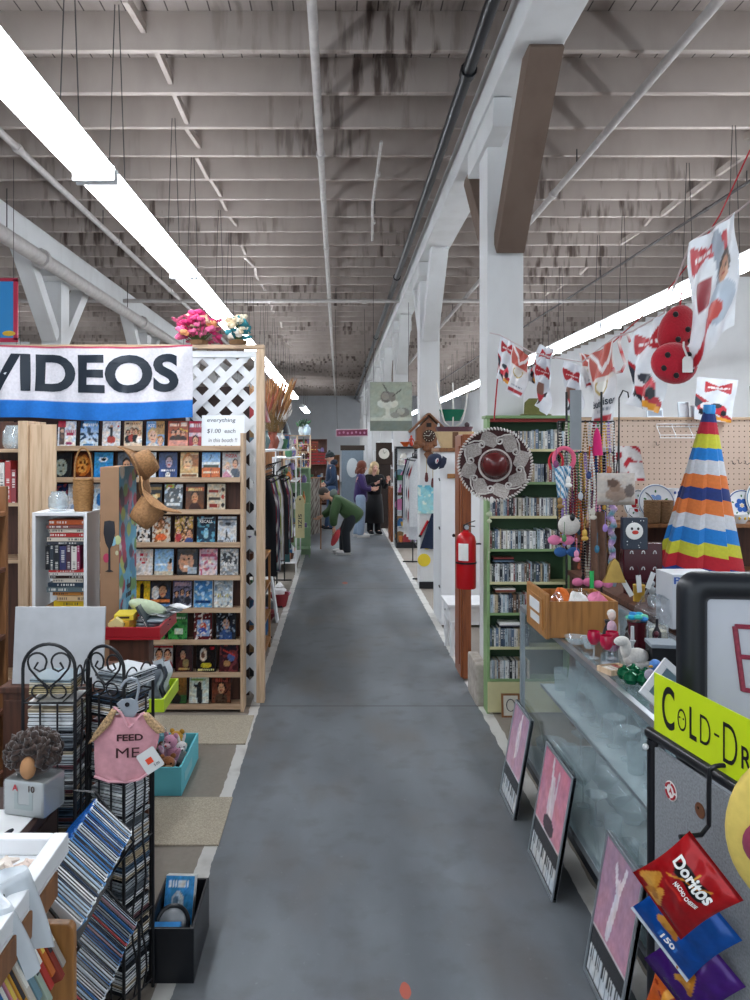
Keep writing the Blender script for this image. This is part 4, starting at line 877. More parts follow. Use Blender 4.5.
TA, ba = disc_tower('black wrought iron disc tower with heart scroll top behind the desk', (X(49, 2.40), 2.40, 0), 0, Z(644, 2.40), .165, .15)
TB, bb = disc_tower('black wrought iron disc tower with the pink shirt hanging on it', (X(110, 2.55), 2.5, 0), D(-24), Z(646, 2.5), .152, .15)
fill_tower(TA, ba, .15, .165, .36, ba - .03, 'tower behind the desk', [(.62, .63)])
fill_tower(TB, bb, .15, .152, .05, bb - .03, 'tower with the pink shirt', [(.33, .345), (.6, .61)])
q = Matrix.Rotation(D(-24), 3, 'Z')
for k in range(5):
    p = Vector(TB.location) + q @ Vector((.01, .015 + .004 * k, bb + .002 + .0112 * k))
    dup(J0, p, D(-24 + rnd.uniform(-8, 8)), '%s disc case lying loose on top of the tower with the pink shirt' % nth(k + 1), 'loose discs on the tower tops', JC[k % 4][0])
for k in range(4):
    dup(J0, Vector(TA.location) + Vector((.0, .01, ba + .0 + .012 * k)), rnd.uniform(-.15, .15), '%s cream disc case on the loose stack in the tower behind the desk' % nth(k + 1), 'loose discs on the tower tops', ['#cdbd97', '#b9a77d', '#d8d0bc', '#8fa0a8'][k], (.93, 1, 1))
# pink pet shirt on a hanger
HYY = 2.33
t = thing('pink_shirt', 'small pink pet shirt with gold sequin sleeves on a grey hanger before the tower', 'shirt', (X(129, HYY), HYY, Z(779, HYY)), (0, 0, D(6)))
sc_ = HYY / 760
def P2(px, py): return ((px - 129) * sc_, (779 - py) * sc_)
out = [P2(*p) for p in ((96, 773), (95, 738), (109, 722), (116, 706), (123, 711), (130, 725), (143, 712), (148, 717), (159, 735), (158, 741), (150, 771), (138, 779), (110, 779))]
sh = MB('#cf959d')
def shirt(u, v):
    z = v * P2(0, 706)[1]; n = 26
    xs = []
    for i in range(len(out)):
        (xa, za), (xb, zb) = out[i], out[(i + 1) % len(out)]
        if (za - z) * (zb - z) <= 0 and abs(za - zb) > 1e-6: xs.append(xa + (xb - xa) * (z - za) / (zb - za))
    return (min(xs), max(xs)) if len(xs) > 1 else (0, 0)
def front(u, v, sg):
    vv = .01 + v * .86; a, b = shirt(0, vv); x = a + (b - a) * u
    return (x, sg * (.016 * math.sin(PI * u) ** .6 + .004 * math.sin(u * 14 + v * 5)) , vv * P2(0, 706)[1])
for sg in (-1, 1): sh.grid(lambda u, v: front(u, v, sg), 24, 24)
sh.out('body', 'cloth', t, smooth=True, ang=180)
gs = MB('#b98a55')
M['sequin'] = mat('gold_sequins', 'attr', .3, .35, nz=.7, ns=160, bump=.5)
for pts in (((90, 741), (96, 730), (112, 708), (119, 707), (112, 722), (97, 737)), ((143, 713), (148, 713), (163, 728), (165, 732), (157, 733), (147, 722))):
    c = Vector((sum(p[0] for p in pts) / len(pts), sum(p[1] for p in pts) / len(pts), 0)); poly = [P2(*p) for p in pts]
    MB('#d9b183').prism(poly, -.02, .004, 'xz').out('sequin_sleeve', 'sequin', t, bev=.004)
trim = MB('#dba3ac')
trim.tube([(*[(P2(*p)[0])], -.014, P2(*p)[1]) for p in ((115, 705), (122, 711), (127, 722), (130, 726), (136, 720), (142, 713), (145, 712))], .004, 6)
trim.out('neck_binding', 'cloth', t, smooth=True); trim = MB('#dba3ac')
trim.tube([(P2(*p)[0], -.012, P2(*p)[1]) for p in ((96, 773), (110, 779), (128, 780), (140, 778), (150, 771))], .0045, 6); trim.out('hem_binding', 'cloth', t, smooth=True)
M['ink_sparkle'] = mat('dark_glitter_ink', '#4a3030', .3, .4, nz=.5, ns=300)
text('FEED', .02, 'ink_sparkle', t, (P2(131, 0)[0], -.0215, P2(0, 735)[1]), width=.078, bold=.03)
text('ME', .03, 'ink_sparkle', t, (P2(129, 0)[0], -.0215, P2(0, 750)[1]), width=.07, bold=.0)
M['hanger'] = mat('grey_hanger', '#8c939b', .3, nz=.05)
hg = MB(); hg.prism([P2(*p) for p in ((117, 703), (122, 699), (131, 698), (137, 701), (139, 709), (130, 723), (123, 712))], -.004, .001, 'xz')
hg.tube([(P2(*p)[0], -.002, P2(*p)[1]) for p in ((136, 702), (138, 692), (139, 684), (136, 679), (130, 678), (125, 681), (121, 687))], .0045, 6); hg.out('hanger', 'hanger', t, smooth=True)
MB('#15151a').lathe([(0, 0), (.007, 0), (.007, .002), (0, .002)], 16).out('size_disc', 'gloss', t, (P2(127.5, 0)[0], -.0045, P2(0, 704)[1]), (PI / 2, 0, 0))
tg = MB('#d4d4d2').prism([(-.026, -.034), (.026, -.034), (.03, -.03), (.03, .03), (.026, .034), (-.026, .034), (-.03, .03), (-.03, -.03)], 0, .0015, 'xz').out('price_tag', 'print', t, (P2(151, 0)[0], -.026, P2(0, 758)[1]), (0, D(-32), 0))
MB('#e04a28').box(-.012, .008, -.002, -.0005, -.008, .01).out('orange_sticker', 'print', tg); text('5.00', .008, 'ink_wash', tg, (.012, -.002, -.018), bold=.01)
# ---------------------------------------------------------------- dark desk with paper, tissue box and doll hair
t = thing('dark_desk', 'dark brown desk beside the iron towers holding papers', 'desk', (0, 0, 0))
dkz = .80
MB().box(-1.5, -.845, 1.72, 2.35, dkz - .03, dkz).out('desktop', 'dark', t, bev=.004); MB().box(-1.48, -.86, 1.76, 2.33, 0, dkz - .031).out('body', 'dark', t, bev=.004)
for z in (.1, .33, .56): d_ = MB().box(-.859, -.85, 1.8, 2.3, z, z + .2).out('drawer', 'dark', t, bev=.003); MB().sph((-.84, 2.05, z + .1), .012, 8, 6).out('knob', 'black', d_)
solo(MB('#e2e3e4').box(-.17, .17, -.2, .2, 0, .002), 'paper_sheet', 'print', 'white paper sheet lying on the dark desk', 'paper', (-1.04, 2.0, dkz + .0005), D(-3))
t = thing('ink_pen', 'dark pen lying on the white paper on the desk', 'pen', (-.93, 1.93, dkz + .012), Euler((0, D(90), D(70)))); MB('#30353b').lathe([(0, 0), (.005, .004), (.006, .02), (.006, .13), (.004, .14), (0, .14)], 10).out('barrel', 'gloss', t, smooth=True); MB('#8f979e').box(.006, .008, -.002, .002, .08, .13).out('clip', 'silver', t)
t = thing('bead_box', 'clear-wrapped white boxed letter blocks on the dark desk', 'box', (X(32, 2.18), 2.2, dkz + .003), (0, 0, D(-14)))
MB('#b3b4b0').box(-.065, .065, -.05, .05, 0, .1).out('box_body', 'print', t, bev=.006); MB().box(-.068, .068, -.053, .053, .0, .104).out('wrapper', 'cplast', t, bev=.01)
MB('#9fa8a4').prism([(-.03, .02), (.03, .02), (.03, .08), (.018, .08), (.018, .035), (-.018, .035), (-.018, .08), (-.03, .08)], -.0515, -.0505, 'xz').out('printed_shape', 'print', t)
for s, x, c in (('A', -.025, 'r'), ('10', .028, 'br')): text(s, .018, 'ink_' + c, t, (x, -.0545, .082), bold=.02)
hz = dkz + .11
t = thing('doll_hair', 'fluffy dark brown doll hairpiece with a tan face atop the clear-wrapped box', 'doll head', (X(33, 2.2), 2.2, hz))
MB('#b08158').sph((.004, -.045, .03), (.022, .022, .032), 14, 10).out('face', 'matte', t, smooth=True)
hr = MB('#33241d'); rr = random.Random(3)
for k in range(300):
    a = rr.uniform(0, 2 * PI); b = math.asin(rr.uniform(-.3, 1)); n = Vector((math.cos(a) * math.cos(b), math.sin(a) * math.cos(b), math.sin(b)))
    if n.y < -.6 and abs(n.x) < .42 and n.z < .4: continue
    hr.color(('#33241d', '#2a1c17', '#40302a')[k % 3]); s = rr.uniform(.9, 1.12)
    hr.sph((n.x * .07 * s, .006 + n.y * .055 * s, .048 + n.z * .064 * s), (.016, .007, .012), 6, 4, (rr.uniform(0, 3), rr.uniform(0, 3), rr.uniform(0, 3)))
hr.sph((0, .006, .048), (.068, .052, .062), 14, 9); hr.out('hair', 'plush', t, smooth=True, ang=180)
# ---------------------------------------------------------------- sloped disc rack facing the aisle
ang = math.atan2(.101, .11)
def slope_rack():
    t = thing('sloped_rack', 'black two-tier sloped rack full of blue disc cases facing the aisle', 'disc rack', (0, 0, 0))
    for y in (1.765, 2.236):
        MB().tube([(-.775, y, 0), (-.775, y, .84), (-.715, y, .835), (-.60, y, .69), (-.69, y, .56), (-.585, y, .44), (-.585, y, 0)], .005, 6).out('end_frame', 'black', t, smooth=True)
    for zt in (.708, .452):
        b = MB(); b.bar((-.60 - .13 - .085 * math.sin(ang) - .0, 2.01, zt + .13 * .92 - .127), (-.60 - .085 * math.sin(ang), 2.01, zt - .110), .44, .006, (.67, 0, .74)); b.out('sloped_shelf', 'bplast', t)
    return t
slope_rack()
def slim_proto():
    t = thing('slim_case', '-', 'disc')
    MB().box(0, .142, -.0046, .0046, -.125, 0).out('shell', 'jewel', t)       # spine along +x at z = 0
    MB('#2460aa').box(-.003, -.0001, -.0044, .0044, -.12, -.002).out('end_cap', 'gloss', t)
    MB('#101216').box(.004, .138, -.001, .003, -.12, .0009).out('spine_strip', 'gloss', t)
    return t
S0 = slim_proto(); S_used = [0]
SC = [('#b9c6d2', 'pale blue'), ('#e6eaee', 'white'), ('#b9cfe4', 'ice blue'), ('#3e77b5', 'blue'), ('#2f62a3', 'deep blue'), ('#5d92c6', 'sky blue'), ('#8f9aa5', 'grey'), ('#23354e', 'navy'), ('#c6ccd1', 'silver')]
for tier, (xx, zt, nm, cs) in enumerate(((-.705, .822, 'upper', SC), (-.69, .56, 'lower', SC + [('#b08a95', 'mauve'), ('#b9444a', 'red')] ))):
    y = 2.215; k = 1
    while y > 1.785:
        c, n = rnd.choice(cs if tier else (SC if k > 7 else SC[1:4]))
        place(S0, S_used, (xx + rnd.uniform(-.003, .003), y, zt + rnd.uniform(-.002, .002)), Euler((0, ang, 0)), '%s disc case, %s from the far end of the %s sloped tier' % (n, nth(k), nm), 'disc cases on the %s sloped tier' % nm, c); k += 1; y -= .0112
# ---------------------------------------------------------------- children's bookcase with white organiser
t = thing('children_bookcase', 'small oak bookcase of sloping children\'s books with a rounded end board', 'bookcase', (0, 0, 0))
M['oaky'] = wood('honey_oak', '#a8753f', '#80552c', .4)
rb = [(-.70, .0), (-.588, .0), (-.588, .755)] + [(-.606 + .018 * math.cos(PI / 2 * k / 5), .770 + .018 * math.sin(PI / 2 * k / 5)) for k in range(6)] + [(-.70, .79)]
MB().prism(rb, 1.69, 1.712, 'xz').out('end_board', 'oaky', t, bev=.003)
MB().box(-1.15, -.70, 1.0, 1.69, .60, .62).out('shelf', 'oaky', t); MB().box(-1.15, -.64, 1.0, 1.69, .08, .1).out('shelf', 'oaky', t)
MB().bar((-.628, .99, .88), (-.628, 1.69, .88), .012, .055).out('top_rail', 'red_oak' if 'red_oak' in M else 'oak', t, bev=.003)
MB().box(-1.15, -1.13, 1.0, 1.69, 0, .9).out('back_panel', 'oaky', t)
for k, (c, n) in enumerate((('#a8a29a', 'grey'), ('#8d3a2e', 'brick red'), ('#c46a34', 'orange'), ('#b53b33', 'red'), ('#9fb0a2', 'sage'), ('#6e8f9c', 'dusty blue'), ('#c9c3b8', 'off-white'), ('#cf9a3c', 'golden'), ('#d08c9c', 'pink'), ('#3f6da8', 'blue'), ('#6b5a8d', 'violet'), ('#2f5f9e', 'royal blue'), ('#5b7fa0', 'steel blue'), ('#7d9b4e', 'leaf green'), ('#36548c', 'deep blue'), ('#93486a', 'plum'))):
    tt = thing('picture_book', '%s children\'s book on the sloping shelf, %s from the rounded oak board' % (n, nth(k + 1)), 'book', (-.668, 1.672 - k * .0235, .845), Euler((0, D(63), 0)), "children's books under the white organiser")
    b = MB(c); L_ = .15 + .015 * math.sin(k * 2.1); b.box(0, L_, -.0095, .0095, -.16, 0); b.out('cover', 'gloss', tt, bev=.003)
    MB(['#ecebe4', '#2b2b33', '#e8c95a'][k % 3]).box(L_ * .2, L_ * .62, -.005, .005, .0, .0012).out('spine_title', 'print', tt)
t = thing('shell_organiser', 'white compartment organiser tray of shells above the children\'s books', 'organiser', (0, 0, 0))
ox0, ox1, oy0, oy1, oz = -1.12, -.627, 1.05, 1.77, .908
MB().box(ox0, ox1, oy0, oy1, oz, oz + .006).out('tray_floor', 'wmetal', t)
for b in ((ox1 - .035, ox1, oy0, oy1), (ox0, ox0 + .03, oy0, oy1), (ox0 + .03, ox1 - .035, oy1 - .03, oy1), (ox0 + .03, ox1 - .035, oy0, oy0 + .03)): MB().box(*b, oz + .0061, oz + .045).out('rim', 'wmetal', t, bev=.004)
for y in (1.3, 1.52): MB().box(ox0 + .03, ox1 - .035, y, y + .01, oz + .0061, oz + .035).out('divider', 'wmetal', t)
MB().box(-.87, -.86, 1.531, 1.74, oz + .0061, oz + .035).out('divider', 'wmetal', t)
for k in range(7):
    a = rnd.uniform(0, 6)
    mb = MB(['#e3cfc4', '#e8ddd2', '#d9b9aa'][k % 3])
    for q in range(5): mb.tube([(0, 0, .006), (.03 * math.cos(a + q * 1.2566), .03 * math.sin(a + q * 1.2566), .004)], [.012, .003], 6)
    solo(mb, 'sea_star', 'matte', '%s pale starfish shell in the white organiser, %s from its far corner' % (['pinkish', 'ivory', 'peach'][k % 3], nth(k + 1)), 'shell', (-.69 - .045 * (k % 3), 1.69 - .05 * (k // 3) - .012 * (k % 3), oz + .007 + .012 * (k % 2)), 0, 'starfish shells in the organiser', smooth=True)
cw = MB('#c3c8cd')
cw.grid(lambda u, v: ((-.10 + .15 * u) + .02 * math.sin(v * 9), -.04 + .11 * v + .015 * math.sin(u * 8), .015 * math.sin(u * 6 + v * 4) + .04 - (.16 * max(0, u - .7) / .3)), 26, 16)
solo(cw, 'plastic_wrap', mat('white_film', '#c9d0d6', .25, nz=.08), 'crumpled translucent white plastic film draped over the organiser rim', 'plastic film', (-.655, 1.5, oz + .03), 0, smooth=True, ang=180)
solo(MB('#22262b').prism([(-.05, -.04), (.05, -.04), (.03, .03), (-.01, .05)], 0, .008, 'xy'), 'dark_wedge', 'gloss', 'small dark grey plastic wedge on the organiser under the film', 'wedge', (-.70, 1.5, oz + .046), .3, bev=.002)
t = thing('floor_bin', 'teal bin of small bottles on the floor under the sloped rack', 'bin', (-.52, 1.98, 0))
MB().lathe([(0, 0), (.07, 0), (.085, .2), (.08, .2), (.066, .01), (0, .01)], 20).out('bucket', 'tealdk', t, smooth=True)
for k, c in enumerate(('#d8dde0', '#8fb0c4', '#3d4a55')):
    MB(c).lathe([(0, .012), (.018, .012), (.018, .19), (.008, .21), (.009, .24), (0, .24)], 12).out('bottle', 'gloss', t, (-.03 + .03 * k, .02 * (k % 2), 0), smooth=True)
# ================================================================ green disc bookcase in front of the first pillar
GX0, GX1, GY0, GY1 = X(487, 5.27), X(571, 5.27), 5.27, 5.40
M['green'] = wood('sage_green_paint', '#86a571', '#728f5f', .55); M['dgreen'] = mat('dark_green_back', '#2f4a30', .7, nz=.2); M['cream'] = mat('cream_paint', '#cfc99b', .55, nz=.1)
M['sgreen'] = wood('green_shelf', '#7f9b6a', '#6b8a58', .55, 'x')
glips = [449, 482, 516, 549, 582, 613, 647, 679]; gz = [Z(p, GY0) for p in glips]; gtop = Z(415.5, GY0)
t = thing('green_bookcase', 'tall narrow sage green bookcase crammed with compact discs before the white pillar', 'bookcase', (0, 0, 0))
for x in (GX0, GX1 - .02): MB().box(x, x + .02, GY0, GY1, 0, gtop - .02).out('side_panel', 'green', t, bev=.002)
MB().box(GX0 + .0201, GX1 - .0201, GY1 - .008, GY1, 0, gtop - .02).out('back_panel', 'dgreen', t)
MB().box(GX0 - .012, GX1 + .012, GY0 - .012, GY1 + .004, gtop - .0199, gtop).out('top_panel', 'sgreen', t, bev=.002)
MB('#7c2b25').box(GX0 + .021, GX1 - .021, GY0 + .002, GY0 + .01, gtop - .045, gtop - .021).out('trim_strip', 'matte', t)
for k, z in enumerate(gz): MB().box(GX0 + .0201, GX1 - .0201, GY0, GY1 - .009, z - .018, z).out('shelf', 'cream' if k % 2 == 0 else 'sgreen', t, bev=.0015)
MB().box(GX0 + .004, GX1 - .021, GY0 - .004, GY0 + .008, .01, gz[-1] - .02).out('base_panel', 'cream', t, bev=.002)
C0 = MB().box(0, 1, 0, .11, 0, 1).mesh()
C0o = put('cd_case', C0, 'spine'); tag(C0o, '-', 'cd'); C_used = [0]
CC = [('#e2e2de', 'white'), ('#cfd2d3', 'pale grey'), ('#1d2228', 'black'), ('#d6d6d2', 'white'), ('#8d949a', 'grey'), ('#35465a', 'slate'), ('#7d3b38', 'brick'), ('#b9a98c', 'tan'), ('#5c6f86', 'steel blue'), ('#3c3a47', 'charcoal'), ('#9fb0ba', 'pale blue'), ('#6b4f3a', 'brown'), ('#c9c3b4', 'cream'), ('#47524a', 'olive')]
SH = ['top', 'second', 'third', 'fourth', 'fifth', 'sixth', 'seventh', 'lowest']
ncd = 0
for k, z in enumerate(gz):
    x = GX0 + .024; x1 = GX1 - .03 if k < 4 else GX0 + (.44 if k == 4 else .33 if k == 5 else .29); i = 1
    while x < x1 and ncd < 296:
        w = rnd.choice((.0104, .0104, .0104, .015, .0104, .02)); c, n = rnd.choice(CC)
        if rnd.random() < .03: x += .012
        h = .124 if rnd.random() < .9 else .135
        place(C0o, C_used, (x, GY0 + .004 + rnd.uniform(0, .006), z + .0004), 0, '%s disc, %s from the pillar end, %s shelf of the green bookcase' % (n, nth(i), SH[k]), 'compact discs in the green bookcase', c, (w, 1, h)); x += w + .0008; i += 1; ncd += 1
for k in range(9):
    c, n = rnd.choice(CC)
    solo(MB(c).box(-.07, .07, 0, .1, 0, .0098), 'flat_cd_case', 'gloss', '%s disc lying flat on the row of the %s shelf, %s in its pile' % (n, ('fifth', 'sixth', 'seventh')[k % 3], nth(k // 3 + 1)), 'cd', (GX0 + (.12, .13, .16)[k % 3], GY0 + .012, gz[(4, 5, 6)[k % 3]] + .137 + .0102 * (k // 3)), rnd.uniform(-.05, .05), 'flat discs in the green bookcase')
t = thing('framed_picture', 'small brown framed drawing leaning at the foot of the green bookcase', 'picture', (X(511, 5.2), 5.2, .0), (D(-7), 0, 0))
MB('#d8d2c4').box(-.05, .05, .002, .01, .01, .145).out('sheet', 'print', t); MB('#3b3a3c').tube([(.028 * math.cos(a), .0, .08 + .04 * math.sin(a)) for a in [2 * PI * k / 16 for k in range(16)]], .003, 6, True).out('drawn_ring', 'print', t)
fr = MB(); fr.box(-.062, .062, -.004, .014, 0, .012).box(-.062, .062, -.004, .014, .145, .157).box(-.062, -.05, -.004, .014, .012, .145).box(.05, .062, -.004, .014, .012, .145).out('picture_frame', 'oak', t)
# green hat with badge on the bookcase, behind the flags
t = thing('olive_hat', 'olive green felt hat with a yellow badge on the green bookcase', 'hat', (X(536, 5.33), 5.335, gtop + .002))
MB('#6a6a3a').lathe([(.10, .0), (.115, .004), (.1, .012), (.085, .012), (.08, .09), (.05, .12), (0, .115)], 24, sy=.5).out('felt', 'cloth', t, smooth=True); MB('#d9c23a').sph((.05, -.045, .05), (.012, .006, .012), 10, 6).out('badge', 'gloss', t)
# ---------------------------------------------------------------- sombrero
R_ = .238
t = thing('sombrero', 'maroon sombrero embroidered with silver scrolls hanging beside the green bookcase', 'hat', (X(495, 5.13), 5.13, Z(465, 5.13)), (PI / 2 - .12, 0, -.22))
def sbrim(u, v):
    a = 2 * PI * u; r = .085 + (R_ - .085) * v; return (r * math.cos(a), r * math.sin(a), -.02 + .075 * v ** 2)
M['velvet'] = mat('maroon_velvet', '#42191b', .8, nz=.3, ns=60, sheen=.4); M['silverthread'] = mat('silver_embroidery', '#c2bab4', .6, .1, nz=.5, ns=110, bump=.6); M['cordw'] = mat('white_braid', '#dad5d0', .7, nz=.3, ns=90, bump=.5)
MB().grid(sbrim, 64, 10).out('brim', 'velvet', t, smooth=True, ang=180)
MB().lathe([(.1, -.019), (.098, .03), (.082, .09), (.06, .13), (.03, .15), (0, .155)], 30).out('crown', mat('red_brown_satin', '#5b2020', .25, nz=.15), t, smooth=True)
MB().tube([(.105 * math.cos(a), .105 * math.sin(a), -.010) for a in [2 * PI * k / 40 for k in range(40)]], .008, 8, True).out('crown_braid', 'cordw', t, smooth=True)
bd = MB()
for k in range(72):
    a = 2 * PI * k / 72; bd.sph(((R_ + .002) * math.cos(a), (R_ + .002) * math.sin(a), .056), (.014, .007, .011), 8, 6, (0, 0, a + .6))
bd.out('rim_braid', 'cordw', t, smooth=True)
def onb(r, a, up=.004):
    v = (r - .085) / (R_ - .085); return Vector((r * math.cos(a), r * math.sin(a), -.02 + .075 * v ** 2 + up))
for k in range(8):
    a = 2 * PI * k / 8 + .2
    lf = MB()          # leaf-shaped panels of silver thread
    def leaf(u, v):
        r = .118 + .122 * u; wv = .46 * (1 - abs(2 * u - 1)) ** .8; return onb(r, a + (v - .5) * 2 * wv * .16 / r + .2 * (u - .5), .003 + .004 * math.sin(PI * v))
    lf.grid(leaf, 8, 6).out('silver_leaf', 'silverthread', t, smooth=True, ang=180)
    s = 1 if k % 2 else -1; sc_ = []
    for q in range(26):
        f = q / 25; th = f * 2 * PI * 1.35; rr_ = .027 * (1 - .72 * f)
        sc_.append(onb(.165 + rr_ * math.cos(th), a + .39 + s * rr_ * math.sin(th) / .165, .008))
    sc_ = [onb(.225, a + .39 - s * .3, .006), onb(.21, a + .39 - s * .12, .008)] + sc_
    MB().tube(sc_, .0055, 6).out('scroll_braid', 'cordw', t, smooth=True)
MB('#d9d6d0').prism([(-.012, 0), (.012, 0), (.012, .03), (.006, .04), (-.006, .04), (-.012, .03)], 0, .002, 'xz').out('price_tag', 'print', t, (-.02, -R_ - .02, .07), (-PI / 2, 0, 0))
# shells hanging on the bookcase edge
t = thing('shell_ornament', 'string of pale shells hanging under the sombrero on the green bookcase', 'ornament', (X(489, 5.2), 5.2, 0))
MB('#c9c3b0').tube([(0, 0, Z(508, 5.2)), (.004, 0, Z(530, 5.2)), (-.002, 0, Z(560, 5.2))], .002, 5).out('cord', 'matte', t)
for p_, s in ((514, .022), (521, .018), (552, .008)): MB('#b9c2a2').sph((0, -.01, Z(p_, 5.2)), (s, s * .6, s * .8), 12, 8).out('shell', 'matte', t, smooth=True)
# ---------------------------------------------------------------- fire extinguisher
EY = 5.35; es = EY / 760
t = thing('fire_extinguisher', 'red fire extinguisher hanging on the white pillar by the aisle', 'fire extinguisher', (X(466, EY), EY, Z(588, EY)))
M['exred'] = mat('extinguisher_red', '#b5141c', .3, nz=.06)
MB().lathe([(0, 0), (.066, .0), (.07, .008), (.07, .33), (.062, .365), (.035, .392), (.022, .398), (.022, .41), (0, .41)], 28).out('cylinder', 'exred', t, smooth=True)
MB().lathe([(0, .411), (.02, .411), (.02, .445), (.012, .45), (0, .45)], 14).out('valve', 'bplast', t, smooth=True)
MB().bar((0, 0, .452), (.06, -.02, .475), .018, .006).bar((0, 0, .44), (.06, -.02, .435), .018, .006).out('lever', 'bplast', t)
MB().lathe([(0, 0), (.016, 0), (.016, .008), (0, .008)], 16).out('gauge', 'silver', t, (-.0, -.022, .43), (PI / 2, 0, 0))
MB('#e6e6e2').grid(lambda u, v: (.0712 * math.cos(PI * (1.18 + .34 * u)), .0712 * math.sin(PI * (1.18 + .34 * u)), .2 + .12 * v), 10, 4).out('label_sheet', 'print', t, smooth=True)
MB().lathe([(.0716, .175), (.0735, .175), (.0735, .188), (.0716, .188)], 28).out('strap', 'bplast', t, smooth=True)
MB().bar((.0, .075, .3), (.12, .092, .3), .03, .01).out('wall_bracket', 'chain', t)
# ---------------------------------------------------------------- glass counter
KX, KXB, KYA, KYB, KT = .98, 1.52, 2.33, 4.1, 1.0
t = thing('glass_counter', 'long glass display counter of stemware with aluminium edges beside the aisle', 'display case', (0, 0, 0))
r = .012
for (x, y) in ((KX, KYA), (KX, KYB - .024), (KXB - .024, KYA), (KXB - .024, KYB - .024)): MB().box(x, x + .024, y, y + .024, .22, KT - .026).out('corner_post', 'silver', t, bev=.002)
for y in (KYA, KYB - .024): MB().box(KX, KXB, y, y + .024, KT - .0255, KT).out('top_rail', 'silver', t, bev=.002)
for x in (KX, KXB - .024): MB().box(x, x + .024, KYA + .0241, KYB - .0241, KT - .0255, KT).out('top_rail', 'silver', t, bev=.002)
for x in (KX, KXB - .024): MB().box(x, x + .024, KYA + .0241, KYB - .0241, .22, .25).out('bottom_rail', 'silver', t, bev=.002)
M['deckg'] = mat('grey_laminate', '#b4bdbf', .4, nz=.1)
MB().box(KX + .024, KXB - .024, KYA + .03, KYB - .03, .225, .25).out('deck_board', 'deckg', t)
MB().box(KX + .02, KXB, KYA + .02, KYB - .02, .15, .2195).out('kick_rail', 'bplast', t, bev=.003)
MB().box(KX + .16, KXB - .04, KYA + .1, KYB - .1, 0, .149).out('plinth', 'dark', t)
MB().box(KX + .003, KX + .008, KYA + .0241, KYB - .0241, .2505, KT - .026).out('front_glass', 'pane', t)
MB().box(KX + .0241, KXB - .0241, KYB - .016, KYB - .011, .2505, KT - .026).out('end_glass', 'pane', t); MB().box(KX + .0241, KXB - .0241, KYA + .011, KYA + .016, .2505, KT - .026).out('end_glass', 'pane', t)
MB().box(KX + .0241, KXB - .0241, KYA + .0241, KYB - .0241, KT - .014, KT - .008).out('top_glass', 'pane', t)
MB().box(KX + .11, KXB - .03, KYA + .03, KYB - .03, .575, .583).out('glass_shelf', 'frost', t); MB().box(KX + .104, KX + .1095, KYA + .03, KYB - .03, .572, .586).out('shelf_edge', 'silver', t)
MB().box(KXB - .018, KXB - .010, KYA + .025, KYB - .025, .2505, KT - .026).out('back_door', mat('back_board', '#a9b7bc', .5, nz=.1), t)
# stemware in the case
def stem_glass(kind):
    t = thing(('wine_glass', 'tumbler_glass', 'glass_bowl', 'champagne_coupe')[kind], '-', 'glassware')
    pr = [[(0, .002), (.032, .0), (.032, .003), (.006, .008), (.004, .02), (.004, .085), (.012, .095), (.034, .12), (.038, .15), (.033, .19), (.0315, .19), (.036, .15), (.032, .122), (.008, .1), (0, .098)],
          [(0, .0), (.03, .0), (.035, .11), (.0335, .11), (.029, .008), (0, .008)],
          [(0, 0), (.035, 0), (.04, .012), (.075, .05), (.08, .075), (.0775, .075), (.072, .05), (.036, .018), (0, .014)],
          [(0, .002), (.03, 0), (.03, .003), (.005, .008), (.004, .09), (.015, .1), (.047, .125), (.046, .127), (.012, .105), (0, .103)]][kind]
    MB().lathe(pr, 18).out('bowl', 'glass', t, smooth=True, ang=70); return t
GP = [stem_glass(k) for k in range(4)]; GU = [[0] for _ in range(4)]
GN = ['clear wine glass', 'clear tumbler', 'clear glass bowl', 'clear champagne coupe']
def glasses(z, x0, x1, y0, y1, nx, ny, where, kinds):
    c = 0
    for j in range(ny):
        for i in range(nx):
            k = kinds[(i + j * 2 + (j % 3)) % len(kinds)]; c += 1
            place(GP[k], GU[k], (x0 + (x1 - x0) * (i + .5) / nx + rnd.uniform(-.012, .012), y0 + (y1 - y0) * (j + .5) / ny + rnd.uniform(-.015, .015), z), rnd.uniform(0, 3), "%s on the counter's %s, %s row from camera end, %s inwards" % (GN[k], where, nth(j + 1), nth(i + 1)), 'stemware in the glass counter', '#ffffff')
glasses(.5835, KX + .13, KXB - .06, KYA + .06, KYB - .08, 3, 13, 'glass shelf', (0, 0, 3, 0, 1))
glasses(.2505, KX + .05, KXB - .06, KYA + .1, KYB - .08, 3, 9, 'bottom deck', (2, 1, 0, 2, 3))
t = thing('blue_goblet', 'blue-stemmed glass at the camera end of the counter shelf', 'glassware', (KX + .135, 2.62, .5835))
MB().lathe([(0, .0), (.032, 0), (.03, .004), (.004, .01), (.0035, .1), (.0, .1)], 14).out('stem', glass('blue_glass', '#3f8fd0', .1, .8), t, smooth=True); MB().lathe([(.004, .1005), (.03, .13), (.034, .16), (.0325, .16), (.028, .132), (0, .108)], 16).out('bowl', 'glass', t, smooth=True)
